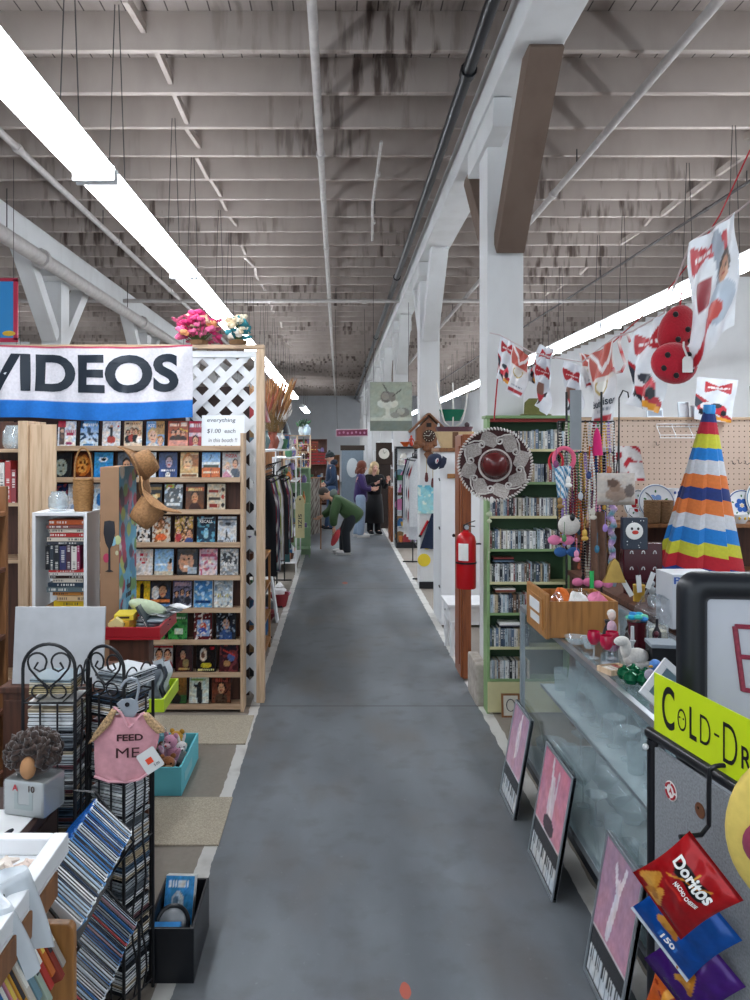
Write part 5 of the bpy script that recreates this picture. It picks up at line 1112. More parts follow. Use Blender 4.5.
# ---------------------------------------------------------------- leaning piano posters
def poster(label, y0, y1, h, lean, fn):
    w = y1 - y0
    t = thing('piano_poster', label, 'poster', (.872 - lean, (y0 + y1) / 2, .003), Euler((D(-math.degrees(math.asin(min(.9, (lean + .085) / h)))), 0, -PI / 2), 'XYZ'), 'piano posters leaning on the glass counter')
    MB('#3b3f44').box(-w / 2, w / 2, 0, .012, 0, h).out('backing', 'gloss', t)
    art('printed_picture', w - .02, h - .02, 50, 64, fn, t, 'gloss', (0, -.0015, .01))
    for b in ((-w / 2, w / 2, 0, .012), (-w / 2, w / 2, h - .012, h), (-w / 2, -w / 2 + .01, .012, h - .012), (w / 2 - .01, w / 2, .012, h - .012)): MB().box(b[0], b[1], -.006, .014, b[2], b[3]).out('frame_bar', 'silver', t, bev=.001)
    return t
AMP[0] = .4
def keys(n=9):
    o = [('r', 0, 0, 1, .34, '#2a2b30'), ('r', .03, .03, 1, .21, '#cdd2d6')]
    for k in range(n * 2): o.append(('l', .05 + k * .95 / (n * 2), .03, .05 + k * .95 / (n * 2), .2, .004, '#7c8288'))
    for k in range(n * 2):
        if k % 7 not in (2, 6): o.append(('r', .07 + k * .95 / (n * 2), .11, .07 + k * .95 / (n * 2) + .026, .21, '#1f2025'))
    return o + [('r', 0, .335, 1, .35, '#d6d0d4')]
pf = [paint(('#b48fa8', '#d9a9bb'), ('e', .5, .7, .12, .2, '#e3ccd6'), ('l', .45, .5, .55, .95, .03, '#efe3ea'), *keys()),
      paint(('#c77a92', '#e0a0b0'), ('e', .45, .62, .1, .22, '#dcc6cf'), ('l', .5, .45, .35, .95, .03, '#e9dbe2'), ('l', .55, .45, .6, .9, .025, '#d9c2cc'), ('e', .5, .42, .2, .08, '#4c3a44'), *keys()),
      paint(('#a3849a', '#cf93a8'), ('l', .4, .42, .5, .7, .06, '#e6d9e0'), ('l', .5, .7, .62, .92, .03, '#e6d9e0'), ('l', .5, .7, .36, .88, .03, '#e6d9e0'), ('e', .5, .78, .06, .05, '#e2cfd6'), *keys())]
poster('pink piano keyboard poster leaning on the far end of the glass counter', 3.76, 4.08, .50, .0, pf[0])
poster('pink piano keyboard poster leaning on the middle of the glass counter', 3.085, 3.475, .51, .0, pf[1])
poster('pink piano keyboard poster with a dancer leaning on the camera end of the counter', 2.37, 2.69, .50, .0, pf[2])
# ---------------------------------------------------------------- grey board with hook, card, chip bags
a0, a1 = Vector((.915, 2.21, 0)), Vector((1.05, 1.44, 0)); bd_ = (a1 - a0).normalized(); bl = (a1 - a0).length; brot = math.atan2(bd_.y, bd_.x)
def onboard(s, z, off=0):      # s metres along the board from its far end; off towards the aisle
    n = Vector((bd_.y, -bd_.x, 0)); return a0 + bd_ * s + n * off + Vector((0, 0, z))
t = thing('grey_notice_board', 'grey felt notice board in a black tube frame beside the glass counter', 'notice board', a0, brot)
M['felt'] = mat('grey_felt', '#8d9196', .95, nz=.35, ns=160, bump=.3)
MB().box(.02, bl - .02, -.006, .006, .14, .985).out('felt_sheet', 'felt', t)
fr = MB(); fr.tube([(0, 0, 0), (0, 0, 1.0)], .016, 10); fr.out('frame_post', 'bplast', t, smooth=True); MB().tube([(bl, 0, 0), (bl, 0, 1.0)], .016, 10).out('frame_post', 'bplast', t, smooth=True)
MB().tube([(-.016, 0, 1.016), (bl + .016, 0, 1.016)], .0165, 12).out('top_rail', 'bplast', t, smooth=True); MB().tube([(.017, 0, .12), (bl - .017, 0, .12)], .014, 10).out('bottom_rail', 'bplast', t, smooth=True)
MB().sph((.012, -.03, .985), .009, 10, 8).out('knob', 'wmetal', t, smooth=True)
for x in (0, bl): MB().tube([(x, -.16, .012), (x, .1, .012)], .012, 8).out('foot', 'bplast', t, smooth=True)
p = onboard(.115, .90, 0)
st_ = thing('round_sticker', 'round white and red sticker on the grey notice board', 'sticker', onboard(.10, .895, .0075), brot)
MB('#e6e3e1').lathe([(0, 0), (.027, 0), (.027, .001), (0, .001)], 26).out('disc', 'print', st_, (0, 0, 0), (PI / 2, 0, 0)); 
for k in range(4): MB('#a8202c').tube([(.021 * math.cos(a), -.0018, .021 * math.sin(a)) for a in [PI / 2 * k + .15 + 1.2 * q / 6 for q in range(7)]], .0035, 4).out('red_arc', 'print', st_)
MB('#a8202c').prism([(-.008, -.008), (0, .009), (.008, -.008), (0, -.003)], -.0022, -.0012, 'xz').out('red_mark', 'print', st_)
st_ = thing('round_sticker', 'small brown round sticker near the hook on the grey board', 'sticker', onboard(.225, .90, .0075), brot)
MB('#6b4530').lathe([(0, 0), (.02, 0), (.02, .001), (0, .001)], 20).out('disc', 'print', st_, (0, 0, 0), (PI / 2, 0, 0)); MB('#2a1a14').sph((-.006, -.0015, .004), (.004, .001, .004), 8, 6).out('mark', 'print', st_)
t = thing('drinks_card', 'bright lime card hand-lettered about cold drinks above the grey notice board', 'sign', onboard(.012, 1.034, .0), brot)
MB('#c5dc1e').box(-.0, .64, -.003, .0, 0, .165).out('card_sheet', 'print', t)
xx = .04
for ch, h_, w_, dz_ in (('C', .12, .058, .0), ('O', .06, .038, -.012), ('L', .085, .03, -.006), ('D', .075, .042, -.006), ('-', .006, .02, 0), ('D', .1, .052, -.006), ('R', .055, .035, -.018), ('I', .06, .012, -.01), ('N', .06, .045, -.01), ('K', .06, .045, -.01), ('S', .06, .04, -.01)):
    text(ch, h_, 'ink_k', t, (xx + w_ / 2, -.0042, .085 + dz_), width=w_, bold=-.01 if ch in 'OD' else .012); xx += w_ + .014
for q in (-1, 1): MB('#15151a').sph((.04 + .058 + .014 + .019 + q * .008, -.005, .078), (.003, .001, .003), 8, 6).out('dot', 'print', t)
t = thing('black_hook', 'black hook bent over the rail of the grey notice board', 'hook', onboard(.30, .0, 0), brot)
MB().tube([(.03, .03, .99), (.03, .034, 1.03)] + [(.015 + .015 * math.cos(a), .0 + .034 * math.cos(a), 1.034 + .02 * math.sin(a)) for a in [PI * k / 10 for k in range(11)]] + [(0, -.036, 1.0), (0, -.036, .90), (.004, -.06, .88), (.004, -.12, .88)], .006, 8).out('hook_rod', 'bplast', t, smooth=True)
# chip bags
def bag(label, centre, up, right, W, H, T, fn, words=(), name='chip_bag'):
    upv, rv = Vector(up).normalized(), Vector(right).normalized(); rv = (rv - upv * rv.dot(upv)).normalized(); nv = rv.cross(upv)
    m = Matrix((rv, -nv if False else nv, upv)).transposed(); m = Matrix((rv, upv.cross(rv), upv)).transposed()
    t = thing(name, label, 'snack bag', centre, m.to_euler(), 'chip bags hanging from the hook')
    def sh(sg):
        def f(u, v):
            e = (math.sin(PI * u) ** .55) * (math.sin(PI * min(1, max(0, (v - .05) / .9))) ** .6)
            wr = .004 * math.sin(u * 17 + v * 6) * e + .003 * math.sin(v * 23 + u * 5 + W * 50) * e
            pin = 1 - .08 * math.sin(PI * v)
            return ((u - .5) * W * pin, sg * (T * .5 * e + wr + .0006), (v - .5) * H)
        return f
    b = MB(); b.grid(sh(-1), 44, 56, fn); b.grid(sh(1), 20, 24, lambda u, v: fn(.02, .9)); b.out('foil', 'foil', t, smooth=True, ang=180)
    for (s, h, u, v, mt, w) in words:
        def wp(x, y, u=u, v=v):
            uu = .5 + (u - .5) + x / W; vv = .5 + (v - .5) + y / H; p = sh(-1)(min(1, max(0, uu)), min(1, max(0, vv))); return Vector((p[0], p[1] - .003, p[2]))
        text(s, h, mt, t, (0, 0, 0), width=w, bold=.03, warp=wp)
    return t
M['foil'] = mat('shiny_foil_print', 'attr', .18, .15, nz=.06, bump=.15, ns=9)
chipc = ('#c98a35', '#d79a44', '#b57428')
AMP[0] = .35
def chips(x, y, s, k): return [('l', x - s, y - s * .7, x + s, y - s * .7, .04, chipc[k % 3]), ('l', x - s, y - s * .7, x, y + s, .05, chipc[(k + 1) % 3]), ('l', x + s, y - s * .7, x, y + s, .05, chipc[k % 3]), ('e', x, y - s * .2, s * .6, s * .6, chipc[(k + 1) % 3])]
nb_ = Vector((bd_.y, -bd_.x, 0)); ah = bd_ * .86 - nb_ * .5
def roll(th): return (Vector((0, 0, 1)) * math.cos(D(th)) + ah * math.sin(D(th)), ah * math.cos(D(th)) - Vector((0, 0, 1)) * math.sin(D(th)))
bag('red nacho cheese chip bag hanging topmost from the black hook', onboard(.37, .80, .15), *roll(42), .165, .215, .05, paint(('#b0161c', '#8d1015'), ('r', 0, .95, 1, 1, '#7d0f14'), ('r', 0, 0, 1, .06, '#7d0f14'), ('l', .3, .66, .72, .66, .1, '#1c1416'), ('l', .5, .8, .5, .72, .02, '#d8a040'), ('l', .22, .48, .75, .76, .012, '#d98a2e'), *chips(.2, .22, .12, 0), *chips(.38, .14, .1, 1), ('l', .3, .42, .6, .42, .02, '#c9302a')),
    (('Doritos', .036, .5, .70, 'ink_w', .115), ('NACHO CHEESE', .011, .6, .5, 'ink_w', .07)))
bag('blue chip bag hanging beneath the red one', onboard(.29, .655, .10), *roll(38), .19, .215, .04, paint(('#1254a8', '#0d3f88'), ('r', 0, 0, 1, .05, '#c9d3de'), *chips(.25, .6, .13, 1), *chips(.42, .42, .13, 2), ('r', .4, .16, .7, .24, '#2f6fc0')), (('150', .018, .55, .2, 'ink_w', .04),))
bag('purple chip bag hanging beneath the blue one', onboard(.29, .53, .075), *roll(36), .17, .2, .035, paint(('#4a1f78', '#34145a'), ('r', 0, 0, 1, .05, '#2b1047'), *chips(.3, .55, .12, 0), *chips(.55, .4, .12, 2), ('l', .05, .8, .3, .9, .06, '#c97a2b')))
bag('orange chip bag hanging lowest behind the purple one', onboard(.22, .40, .07), *roll(15), .15, .19, .03, paint(('#d0652a', '#b44c1c'), ('r', 0, .92, 1, 1, '#d9c0a0'), ('e', .5, .5, .25, .2, '#e39a3a'), ('n', 5, .25, 3, '#8d2f1a')))
t = thing('yellow_cushion', 'round pale yellow plush face cushion with a plum mouth beside the chip bags', 'cushion', (X(806, 1.40), 1.40, Z(836, 1.40)), (D(4), 0, D(-18)))
MB('#d9bf5e').sph((0, 0, 0), (.135, .05, .16), 30, 20).out('pad', mat('pale_yellow_plush', '#d8bf63', .85, nz=.12, ns=60), t, smooth=True)
MB('#8a3550').sph((-.06, -.034, -.01), (.052, .018, .05), 20, 12, (0, .5, 0)).out('mouth', 'cloth', t, smooth=True); MB('#3a1520').tube([(-.1, -.047, .0), (-.08, -.053, -.012), (-.05, -.054, -.01)], .0025, 5).out('mouth_line', 'cloth', t, smooth=True)
MB('#2a2520').tube([(0, 0, .158), (.0, .03, .185), (.0, .06, .215)], .003, 5).out('hanging_loop', 'cloth', t)
# ---------------------------------------------------------------- black framed whiteboard
WY = 2.2; wx0 = X(681, WY); wz1 = Z(573, WY)
t = thing('framed_whiteboard', 'large whiteboard with red strokes in a thick rounded black frame behind the lime card', 'whiteboard', (wx0, WY, 0), (0, 0, D(-5)))
ww = .72; th = .075
M['wbf'] = mat('thick_black_rubber', '#1c2026', .38, nz=.1)
def rrect(w0, w1, z0, z1, r, n=7): return [(w1 - r + r * math.cos(a), z1 - r + r * math.sin(a)) for a in [PI / 2 * k / n for k in range(n + 1)]] + [(w0 + r + r * math.cos(a), z1 - r + r * math.sin(a)) for a in [PI / 2 + PI / 2 * k / n for k in range(n + 1)]] + [(w0 + r + r * math.cos(a), z0 + r + r * math.sin(a)) for a in [PI + PI / 2 * k / n for k in range(n + 1)]] + [(w1 - r + r * math.cos(a), z0 + r + r * math.sin(a)) for a in [1.5 * PI + PI / 2 * k / n for k in range(n + 1)]]
o_ = rrect(0, ww, .30, wz1, .055); i_ = rrect(th, ww - th, .30 + th, wz1 - th, .012)
fr = MB(); n = len(o_)
sect = lambda f, y: [(a + (c - a) * f, y, b + (d_ - b) * f) for (a, b), (c, d_) in zip(o_, i_)]
rings = [sect(0, .04), sect(0, .012), sect(.12, -.008), sect(.45, -.018), sect(.8, -.010), sect(1, .004), sect(1, .03)]
vs = [p for rr_ in rings for p in rr_]; fs = [(k * n + i, k * n + (i + 1) % n, (k + 1) * n + (i + 1) % n, (k + 1) * n + i) for k in range(len(rings) - 1) for i in range(n)]
fr.put(vs, fs); fr.out('frame', 'wbf', t, smooth=True, ang=60)
MB('#c3c6d0').box(th - .004, ww - th + .004, .012, .022, .30 + th - .004, wz1 - th + .004).out('writing_surface', 'gloss', t)
for k, x in enumerate((.06, ww - .06)): MB().bar((x, .03, .3), (x, .11 + .0, .0), .04, .03, (0, 1, 0)).out('leg', 'wbf', t); MB().bar((x, .012, .32), (x, -.03, .0), .04, .03, (0, 1, 0)).out('leg', 'wbf', t)
M['ink_mark'] = mat('red_marker', '#a03c52', .5, nz=.35, ns=60)
q = lambda px, py: (X(px, WY) - wx0, .009, Z(py, WY))
for pts in (((734, 626), (737, 650), (742, 690)), ((734, 626), (760, 627), (790, 630)), ((737, 656), (765, 658), (792, 661)), ((742, 689), (770, 693), (797, 694)), ((790, 630), (794, 660), (797, 694))):
    MB().tube([q(*p) for p in pts], .0075, 6).out('marker_stroke', 'ink_mark', t, smooth=True)
# ================================================================ goods on and behind the glass counter
dx0, dx1, dy0, dy1 = .915, 1.24, 3.35, 3.69
t = thing('trinket_drawer_box', 'loose oak drawer full of trinkets standing on the glass counter', 'drawer', (0, 0, KT + .0005))
dp = MB(); dp.box(dx0, dx0 + .02, dy0, dy1, -.0, .20); dp.out('drawer_front', 'oaky', t, bev=.006)
MB().box(dx0 - .006, dx0 - .0005, dy0 + .04, dy1 - .04, .03, .17).out('raised_panel', 'oaky', t, bev=.004)
for (z0, z1, c) in ((.10, .15, '#dfe3e6'), (.05, .085, '#d5dadd')): MB(c).box(dx0 - .008, dx0 - .0061, dy0 + .08, dy0 + .2 + (z1 - z0), z0, z1).out('paper_label', 'print', t)
for b in ((dx0 + .0205, dx1, dy0 + .015, dy0 + .027), (dx0 + .0205, dx1, dy1 - .027, dy1 - .015), (dx1 - .012, dx1, dy0 + .0275, dy1 - .0275)): MB().box(*b, .005, .165).out('side_board', 'oaky', t, bev=.001)
MB().box(dx0 + .0205, dx1 - .0125, dy0 + .0275, dy1 - .0275, .0, .012).out('bottom_board', 'oaky', t)
G = 'small wares in the oak drawer'
for k, (c, n, m_) in enumerate((('#e6eaec', 'clear crumpled', 'cplast'), ('#d8702c', 'orange', 'cloth'), ('#e8e8e6', 'white lacy', 'cloth'), ('#c9d4da', 'silvery', 'cplast'), ('#d97fa0', 'pink', 'cloth'))):
    solo(MB(c).grid(lambda u, v, k=k: (.05 * math.cos(2 * PI * u) * math.sin(PI * v) + .01 * math.sin(v * 9 + k), .055 * math.sin(2 * PI * u) * math.sin(PI * v) + .006 * math.sin(u * 19), .075 * (1 - math.cos(PI * v)) + .012 * math.sin(u * 13 + v * 7 + k)), 18, 12), 'trinket_bag', m_, n + ' little bag of trinkets bulging out of the oak drawer', 'bag', (dx0 + .075 + k * .05, dy0 + .12 + .1 * (k % 2), KT + .03), 0, G, smooth=True)
def goblet(c, label, x, y, s=1.0):
    t = thing('goblet', label, 'glassware', (x, y, KT + .0005), 0, 'red goblets on the counter'); t.scale = (s, s, s)
    MB(c).lathe([(0, .09), (.02, .085), (.036, .11), (.04, .14), (.035, .165), (.033, .165), (.037, .14), (.033, .113), (.018, .091), (0, .094)], 18).out('bowl', glass('red_glass', '#d0204c', .1, .75) if 'redg' not in M else M['redg'], t, smooth=True)
    MB().lathe([(0, .0), (.03, .0), (.03, .004), (.006, .01), (.006, .08), (0, .084)], 14).out('stem', 'glass', t, smooth=True)
M['redg'] = mat('ruby_glass', '#b31640', .12, nz=.05, spec=.8)
goblet('#b3123c', 'ruby red goblet nearest the aisle of the three on the counter', 1.03, 3.06, .66); goblet('#b3123c', 'ruby red goblet in the middle of the three on the counter', 1.055, 2.985, .66); goblet('#b3123c', 'ruby red goblet farthest inward of the three on the counter', 1.10, 3.05, .66)
for k, (x, y, r_, h_, n) in enumerate(((1.03, 3.29, .05, .03, 'shallow cut glass dish'), (1.06, 3.21, .03, .05, 'little cut glass salt pot'), (1.16, 3.25, .045, .045, 'cut glass sweet bowl'), (1.27, 3.24, .04, .06, 'clear glass trinket pot'))):
    solo(MB().lathe([(0, 0), (r_ * .6, 0), (r_, h_), (r_ * .93, h_), (r_ * .55, .006), (0, .006)], 16), 'glass_dish', 'glass', n + ' in front of the oak drawer on the counter', 'dish', (x, y, KT + .0005), 0, 'small glass dishes by the drawer', smooth=True)
t = thing('trinket_jar', 'dark red jar under a turquoise fabric flower on the counter', 'jar', (1.22, 3.1, KT + .0005)); t.scale = (.8, .8, .8)
MB('#4a1620').lathe([(0, 0), (.04, 0), (.045, .05), (.042, .15), (.05, .175), (0, .175)], 18).out('body', 'gloss', t, smooth=True)
fl = MB(); [fl.color(['#1f9fc4', '#39b5a8', '#2a7fc0', '#6fc7a0'][k % 4]).sph((.035 * math.cos(k * .9), .035 * math.sin(k * .9), .19 + .006 * (k % 3)), (.022, .022, .013), 10, 6) for k in range(9)]; fl.out('fabric_flower', 'cloth', t, smooth=True)
def fig(name, label, cat, loc, rot, col, segs, m='cloth', group=None):
    t = thing(name, label, cat, loc, rot, group)
    for (pn, c, rr_, col_) in segs: MB(col_).sph(c, rr_, 14, 9).out(pn, m, t, smooth=True)
    return t
fig('doll_purse', 'pink lacy doll figure beside the red goblets on the counter', 'doll', (1.135, 3.15, KT + .001), 0, '', (('skirt', (0, 0, .042), (.035, .03, .042), '#b98aa3'), ('torso', (0, 0, .1), (.02, .016, .03), '#d6b3c4'), ('head', (0, 0, .15), (.016, .016, .02), '#e3cdc4'), ('hair', (0, .006, .158), (.018, .017, .017), '#d9d2cc')))
t = fig('plush_horse', 'white plush horse lying on the counter beside the black box', 'plush toy', (1.14, 2.91, KT + .001), .4, '', (('body', (0, 0, .045), (.06, .03, .034), '#d8d5d0'), ('neck', (-.05, 0, .085), (.022, .02, .04), '#dedbd6'), ('head', (-.075, -.005, .115), (.034, .017, .018), '#e3e0db'), ('mane', (-.04, .004, .11), (.012, .012, .035), '#2b2624'), ('leg', (.03, -.02, .018), (.045, .012, .012), '#cfccc6'), ('leg', (-.02, -.024, .018), (.045, .012, .012), '#cfccc6'), ('tail', (.07, 0, .06), (.03, .008, .01), '#2b2624')), 'plush')
t = thing('card_tray', 'shallow wooden tray of printed cards at the counter edge', 'tray', (1.045, 2.87, KT + .0005), D(20))
MB().box(-.045, .045, -.035, .035, 0, .006).out('tray_floor', 'pine', t)
for b in ((-.05, .05, -.04, -.035), (-.05, .05, .035, .04), (-.05, -.045, -.035, .035), (.045, .05, -.035, .035)): MB().box(*b, 0, .02).out('rim', 'pine', t)
for k in range(3): MB(['#d8d4cb', '#b9b2a5', '#8a4038'][k]).box(-.035 + k * .022, -.018 + k * .022, -.03, .03, .0065, .018).out('card_bundle', 'print', t)
for k in range(5):
    a = k * 1.2566
    solo(MB('#0f6b45').lathe([(0, .004), (.02, .006), (.028, .022), (.022, .04), (.008, .047), (.006, .054), (0, .054)], 14), 'green_bauble', mat('green_foil', '#0f6a44', .15, .5, nz=.5, ns=40) if 'gfoil' not in M else M['gfoil'], 'shiny dark green bauble, one of five clustered on the counter', 'ornament', (1.075 + .036 * math.cos(a), 2.745 + .05 * math.sin(a), KT + .0), 0, 'green baubles on the counter', smooth=True)
    M.setdefault('gfoil', bpy.data.materials['green_foil'])
t = thing('black_box', 'square black gift box with a grey lid on the counter', 'box', (1.25, 2.93, KT + .0005), D(-8)); MB('#14161a').box(-.05, .05, -.05, .05, 0, .085).out('box_body', 'matte', t, bev=.003); MB('#8d979f').box(-.053, .053, -.053, .053, .0855, .1).out('lid', 'matte', t, bev=.003)
solo(MB('#3d6b45').sph((0, 0, .024), (.026, .026, .024), 16, 10), 'green_ball', 'gloss', 'small green glass ball beside the black gift box', 'ball', (1.335, 2.95, KT + .0005), 0, smooth=True)
fig('plush_bird', 'bright blue plush bird on the counter before the black box', 'plush toy', (1.155, 2.74, KT + .001), .3, '', (('body', (0, 0, .032), (.034, .03, .032), '#3f72c4'), ('head', (-.022, -.01, .068), (.022, .02, .02), '#5a8ed6'), ('wing', (.03, -.01, .035), (.02, .008, .026), '#2a4f94'), ('beak', (-.044, -.016, .066), (.01, .006, .005), '#d9a52c')), 'plush')
fig('plush_mouse', 'plum coloured plush mouse with pale ears near the white frame', 'plush toy', (1.11, 2.645, KT + .001), -.2, '', (('body', (0, 0, .026), (.026, .028, .026), '#8a2446'), ('ear', (-.024, 0, .055), (.018, .007, .02), '#b9b0c0'), ('ear', (.024, 0, .055), (.018, .007, .02), '#b9b0c0'), ('head', (0, -.016, .045), (.018, .018, .016), '#6b4a8a')), 'plush')
t = thing('white_photo_mount', 'white picture mount with a grey centre tilted against the lime card', 'picture', (.992, 2.39, KT + .04), Euler((D(-20), D(42), D(-10))))
t.scale = (.8, .8, .8); fr = MB(); [fr.box(*b) for b in ((-.07, .07, 0, .014, 0, .028), (-.07, .07, 0, .014, .15, .178), (-.07, -.042, 0, .014, .028, .15), (.042, .07, 0, .014, .028, .15))]; fr.out('picture_frame', 'wmetal', t, bev=.002); MB('#6f8a96').box(-.042, .042, .006, .01, .028, .15).out('sheet', 'print', t)
t = thing('beige_vase', 'beige curvy vase figure behind the lime card on the counter', 'vase', (1.20, 2.58, KT + .0005)); MB('#c9a988').lathe([(0, 0), (.03, 0), (.036, .04), (.026, .09), (.034, .13), (.022, .17), (.014, .185), (.016, .2), (0, .2)], 18).out('body', 'gloss', t, smooth=True); MB('#7d7a4a').sph((-.02, .03, .15), (.012, .01, .05), 10, 8, (0, -.3, 0)).out('leaf', 'matte', t, smooth=True)
t = thing('candle_jar', 'cream candle in a clear jar beyond the black gift box', 'candle', (1.39, 3.3, KT + .0005)); MB('#dcd2b4').lathe([(0, .005), (.036, .005), (.036, .055), (0, .055)], 18).out('wax', 'matte', t, smooth=True); MB().lathe([(0, 0), (.042, 0), (.042, .075), (.0395, .075), (.0395, .003), (0, .003)], 18).out('jar_glass', 'glass', t, smooth=True)
for k in range(3):
    t = thing('dark_bottle', 'tiny dark bottle, %s of three beside the cream candle' % nth(k + 1), 'bottle', (1.27 + k * .032, 3.32, KT + .0005), 0, 'tiny dark bottles'); MB('#241d1f').lathe([(0, 0), (.013, 0), (.013, .055), (.005, .07), (.005, .085), (0, .085)], 12).out('body', 'gloss', t, smooth=True); MB('#5a4a40').lathe([(0, .0855), (.006, .0855), (.006, .097), (0, .097)], 10).out('cap', 'matte', t)
# back table and what stands on it
t = thing('back_table', 'dark wooden table behind the glass counter under the pegboard', 'table', (0, 0, 0)); TZ = 1.02
MB().box(1.545, 3.3, 2.95, 5.13, TZ - .03, TZ).out('tabletop', 'walnut', t, bev=.004)
for x in (1.58, 3.24):
    for y in (3.0, 5.06): MB().box(x - .03, x + .03, y - .03, y + .03, 0, TZ - .031).out('leg', 'walnut', t, bev=.003)
MB().box(1.6, 3.2, 4.98, 5.0, .1, TZ - .04).out('modesty_panel', 'walnut', t)
t = thing('monitor_box', 'grey and white appliance carton with blue lettering on the back table', 'box', (X(697, 3.45), 3.46, TZ + .0005), D(3)); MB('#c3c8cf').box(-.11, .11, -.0, .16, 0, .25).out('box_body', 'print', t, bev=.003)
MB('#23272e').box(-.05, .09, -.002, -.0005, .05, .19).out('printed_screen', 'print', t); text('PHILIPS', .032, mat('ink_phil', '#1d50a8', .4), t, (-.103, -.0015, .222), width=.2, bold=.02, align='LEFT')
solo(MB().grid(lambda u, v: (.085 * math.cos(u * 2 * PI) * math.sin(PI * v) ** .7 + .01 * math.sin(u * 31 + v * 9), .06 * math.sin(u * 2 * PI) * math.sin(PI * v) ** .7 + .01 * math.sin(v * 17 + u * 12), .075 - .075 * math.cos(PI * v) + .008 * math.sin(u * 17)), 30, 16), 'clear_bag', 'cplast', 'clear plastic bag of things before the appliance carton', 'bag', (1.47, 3.52, KT + .012), 0, smooth=True)
solo(MB().grid(lambda u, v: (.11 * math.cos(u * 2 * PI) * (1 - .12 * v), .05 * math.sin(u * 2 * PI), .07 * v + .004 * math.sin(u * 25)), 30, 6), 'clear_tub', 'cplast', 'clear plastic visor tub on the back table before the umbrella', 'tub', (X(650, 4.3), 4.3, TZ + .0055), 0, smooth=True)
# striped umbrella
UY = 4.84; us = UY / 760
t = thing('striped_umbrella', 'closed children\'s umbrella in bright horizontal stripes standing on the back table', 'umbrella', (X(699, UY), UY, TZ + .001), Euler((0, D(3.5), 0)))
edges = [575, 568, 555, 543, 529, 515, 501, 489, 476, 462, 450, 436, 424, 414]; ucol = ['#1f3a86', '#b3202f', '#c2c23a', '#1f78c4', '#c3c7cd', '#cf7238', '#22356f', '#cf7238', '#c3c7cd', '#1f78c4', '#c2c23a', '#ab1f33', '#22356f']
uh = lambda py: (579 - py) * us
for k in range(13):
    z0, z1 = uh(edges[k]), uh(edges[k + 1])
    def cone(u, v, z0=z0, z1=z1):
        z = z0 + (z1 - z0) * v; a = 2 * PI * u; f = 1 - (z / uh(414)); ph = (u * 8 + .35) % 1; sw = (ph / .8 if ph < .8 else (1 - ph) / .2) - .5
        r = (.036 + .222 * f) * (1 + (.05 + .17 * f) * sw); zz = z - .022 * f * sw
        return (r * math.cos(a), r * .8 * math.sin(a), max(.002, zz) if k == 0 and v == 0 else zz)
    MB(ucol[k]).grid(cone, 160, 3).out('stripe_panel', 'cloth', t, smooth=True, ang=35)
MB('#2f8fd6').lathe([(0, uh(414) - .01), (.035, uh(414) - .01), (.038, uh(412)), (.036, uh(406.5)), (0, uh(406))], 20).out('cap', 'gloss', t, smooth=True)
MB().tube([(0, 0, 0), (0, 0, uh(416))], .012, 8).out('pole', 'wmetal', t)
# ---------------------------------------------------------------- pegboard, hutch, wares
QY = 5.45; pz = Z(420, QY)
m, nt, b = newmat('pegboard_holes'); tc = nt.add('TexCoord'); sp = nt.add('SeparateXYZ'); nt.link(tc.outputs['Object'], sp.inputs[0])
fx = nt.math('SUBTRACT', nt.math('FRACT', nt.math('MULTIPLY', sp.outputs['X'], 1 / .0381)), .5); fz = nt.math('SUBTRACT', nt.math('FRACT', nt.math('MULTIPLY', sp.outputs['Z'], 1 / .0381)), .5)
hole = nt.math('LESS_THAN', nt.math('ADD', nt.math('MULTIPLY', fx, fx), nt.math('MULTIPLY', fz, fz)), .014)
nt.link(nt.mix(hole, nt.mix(nt.noise(2.5), lin('#d4beac'), lin('#c6ad9b')), lin('#4a382f')), b.inputs['Base Color']); b.inputs['Roughness'].default_value = .7; M['peg'] = m
t = thing('pegboard', 'beige pegboard screen behind the glass counter booth', 'pegboard', (0, 0, 0)); MB().box(1.64, 3.7, QY, QY + .006, .02, pz).out('board', 'peg', t)
MB().box(1.62, 3.72, QY - .012, QY + .1, pz + .0005, pz + .02).out('ledge', 'pinex', t, bev=.002)
for x in (1.66, 2.68, 3.68): MB().box(x - .02, x + .02, QY + .0065, QY + .05, 0, pz).out('stud', 'pine', t)
t = thing('wire_rack', 'white wire rack hooked on the pegboard left of the umbrella', 'rack', (X(680, QY), QY - .006, Z(438, QY)))
for z in (0, .02, .08, .1): MB().tube([(-.17, -.002 - (.06 if z < .05 else 0), z), (.17, -.002 - (.06 if z < .05 else 0), z)], .003, 6).out('wire', 'wmetal', t)
for x in (-.17, -.06, .06, .17): MB().tube([(x, -.002, .1), (x, -.002, .08), (x, -.062, .02), (x, -.062, 0)], .0025, 6).out('wire', 'wmetal', t)
for k, (px, py) in enumerate(((655, 442), (737, 460), (744, 461), (731, 461))):
    solo(MB().tube([(0, 0, 0), (0, -.02, 0), (0, -.024, -.02), (.01, -.03, -.025), (.018, -.03, -.015)], .0025, 6), 'peg_hook', 'chain', 'bent wire hook on the pegboard, %s along' % nth(k + 1), 'hook', (X(px, QY), QY - .001, Z(py, QY)), 0, 'pegboard hooks')
HZ_ = Z(524, 5.16)
t = thing('back_hutch', 'brown open hutch below the pegboard holding crockery on top', 'hutch', (0, 0, 0))
MB().box(1.64, 3.6, 5.15, 5.44, HZ_ - .025, HZ_).out('top_board', 'oak', t, bev=.003)
for x in (1.64, 2.55, 3.575): MB().box(x, x + .025, 5.155, 5.44, .02, HZ_ - .0255).out('upright', 'walnut', t, bev=.002)
MB().box(1.666, 3.574, 5.425, 5.44, .02, HZ_ - .0255).out('back_panel', 'walnut', t)
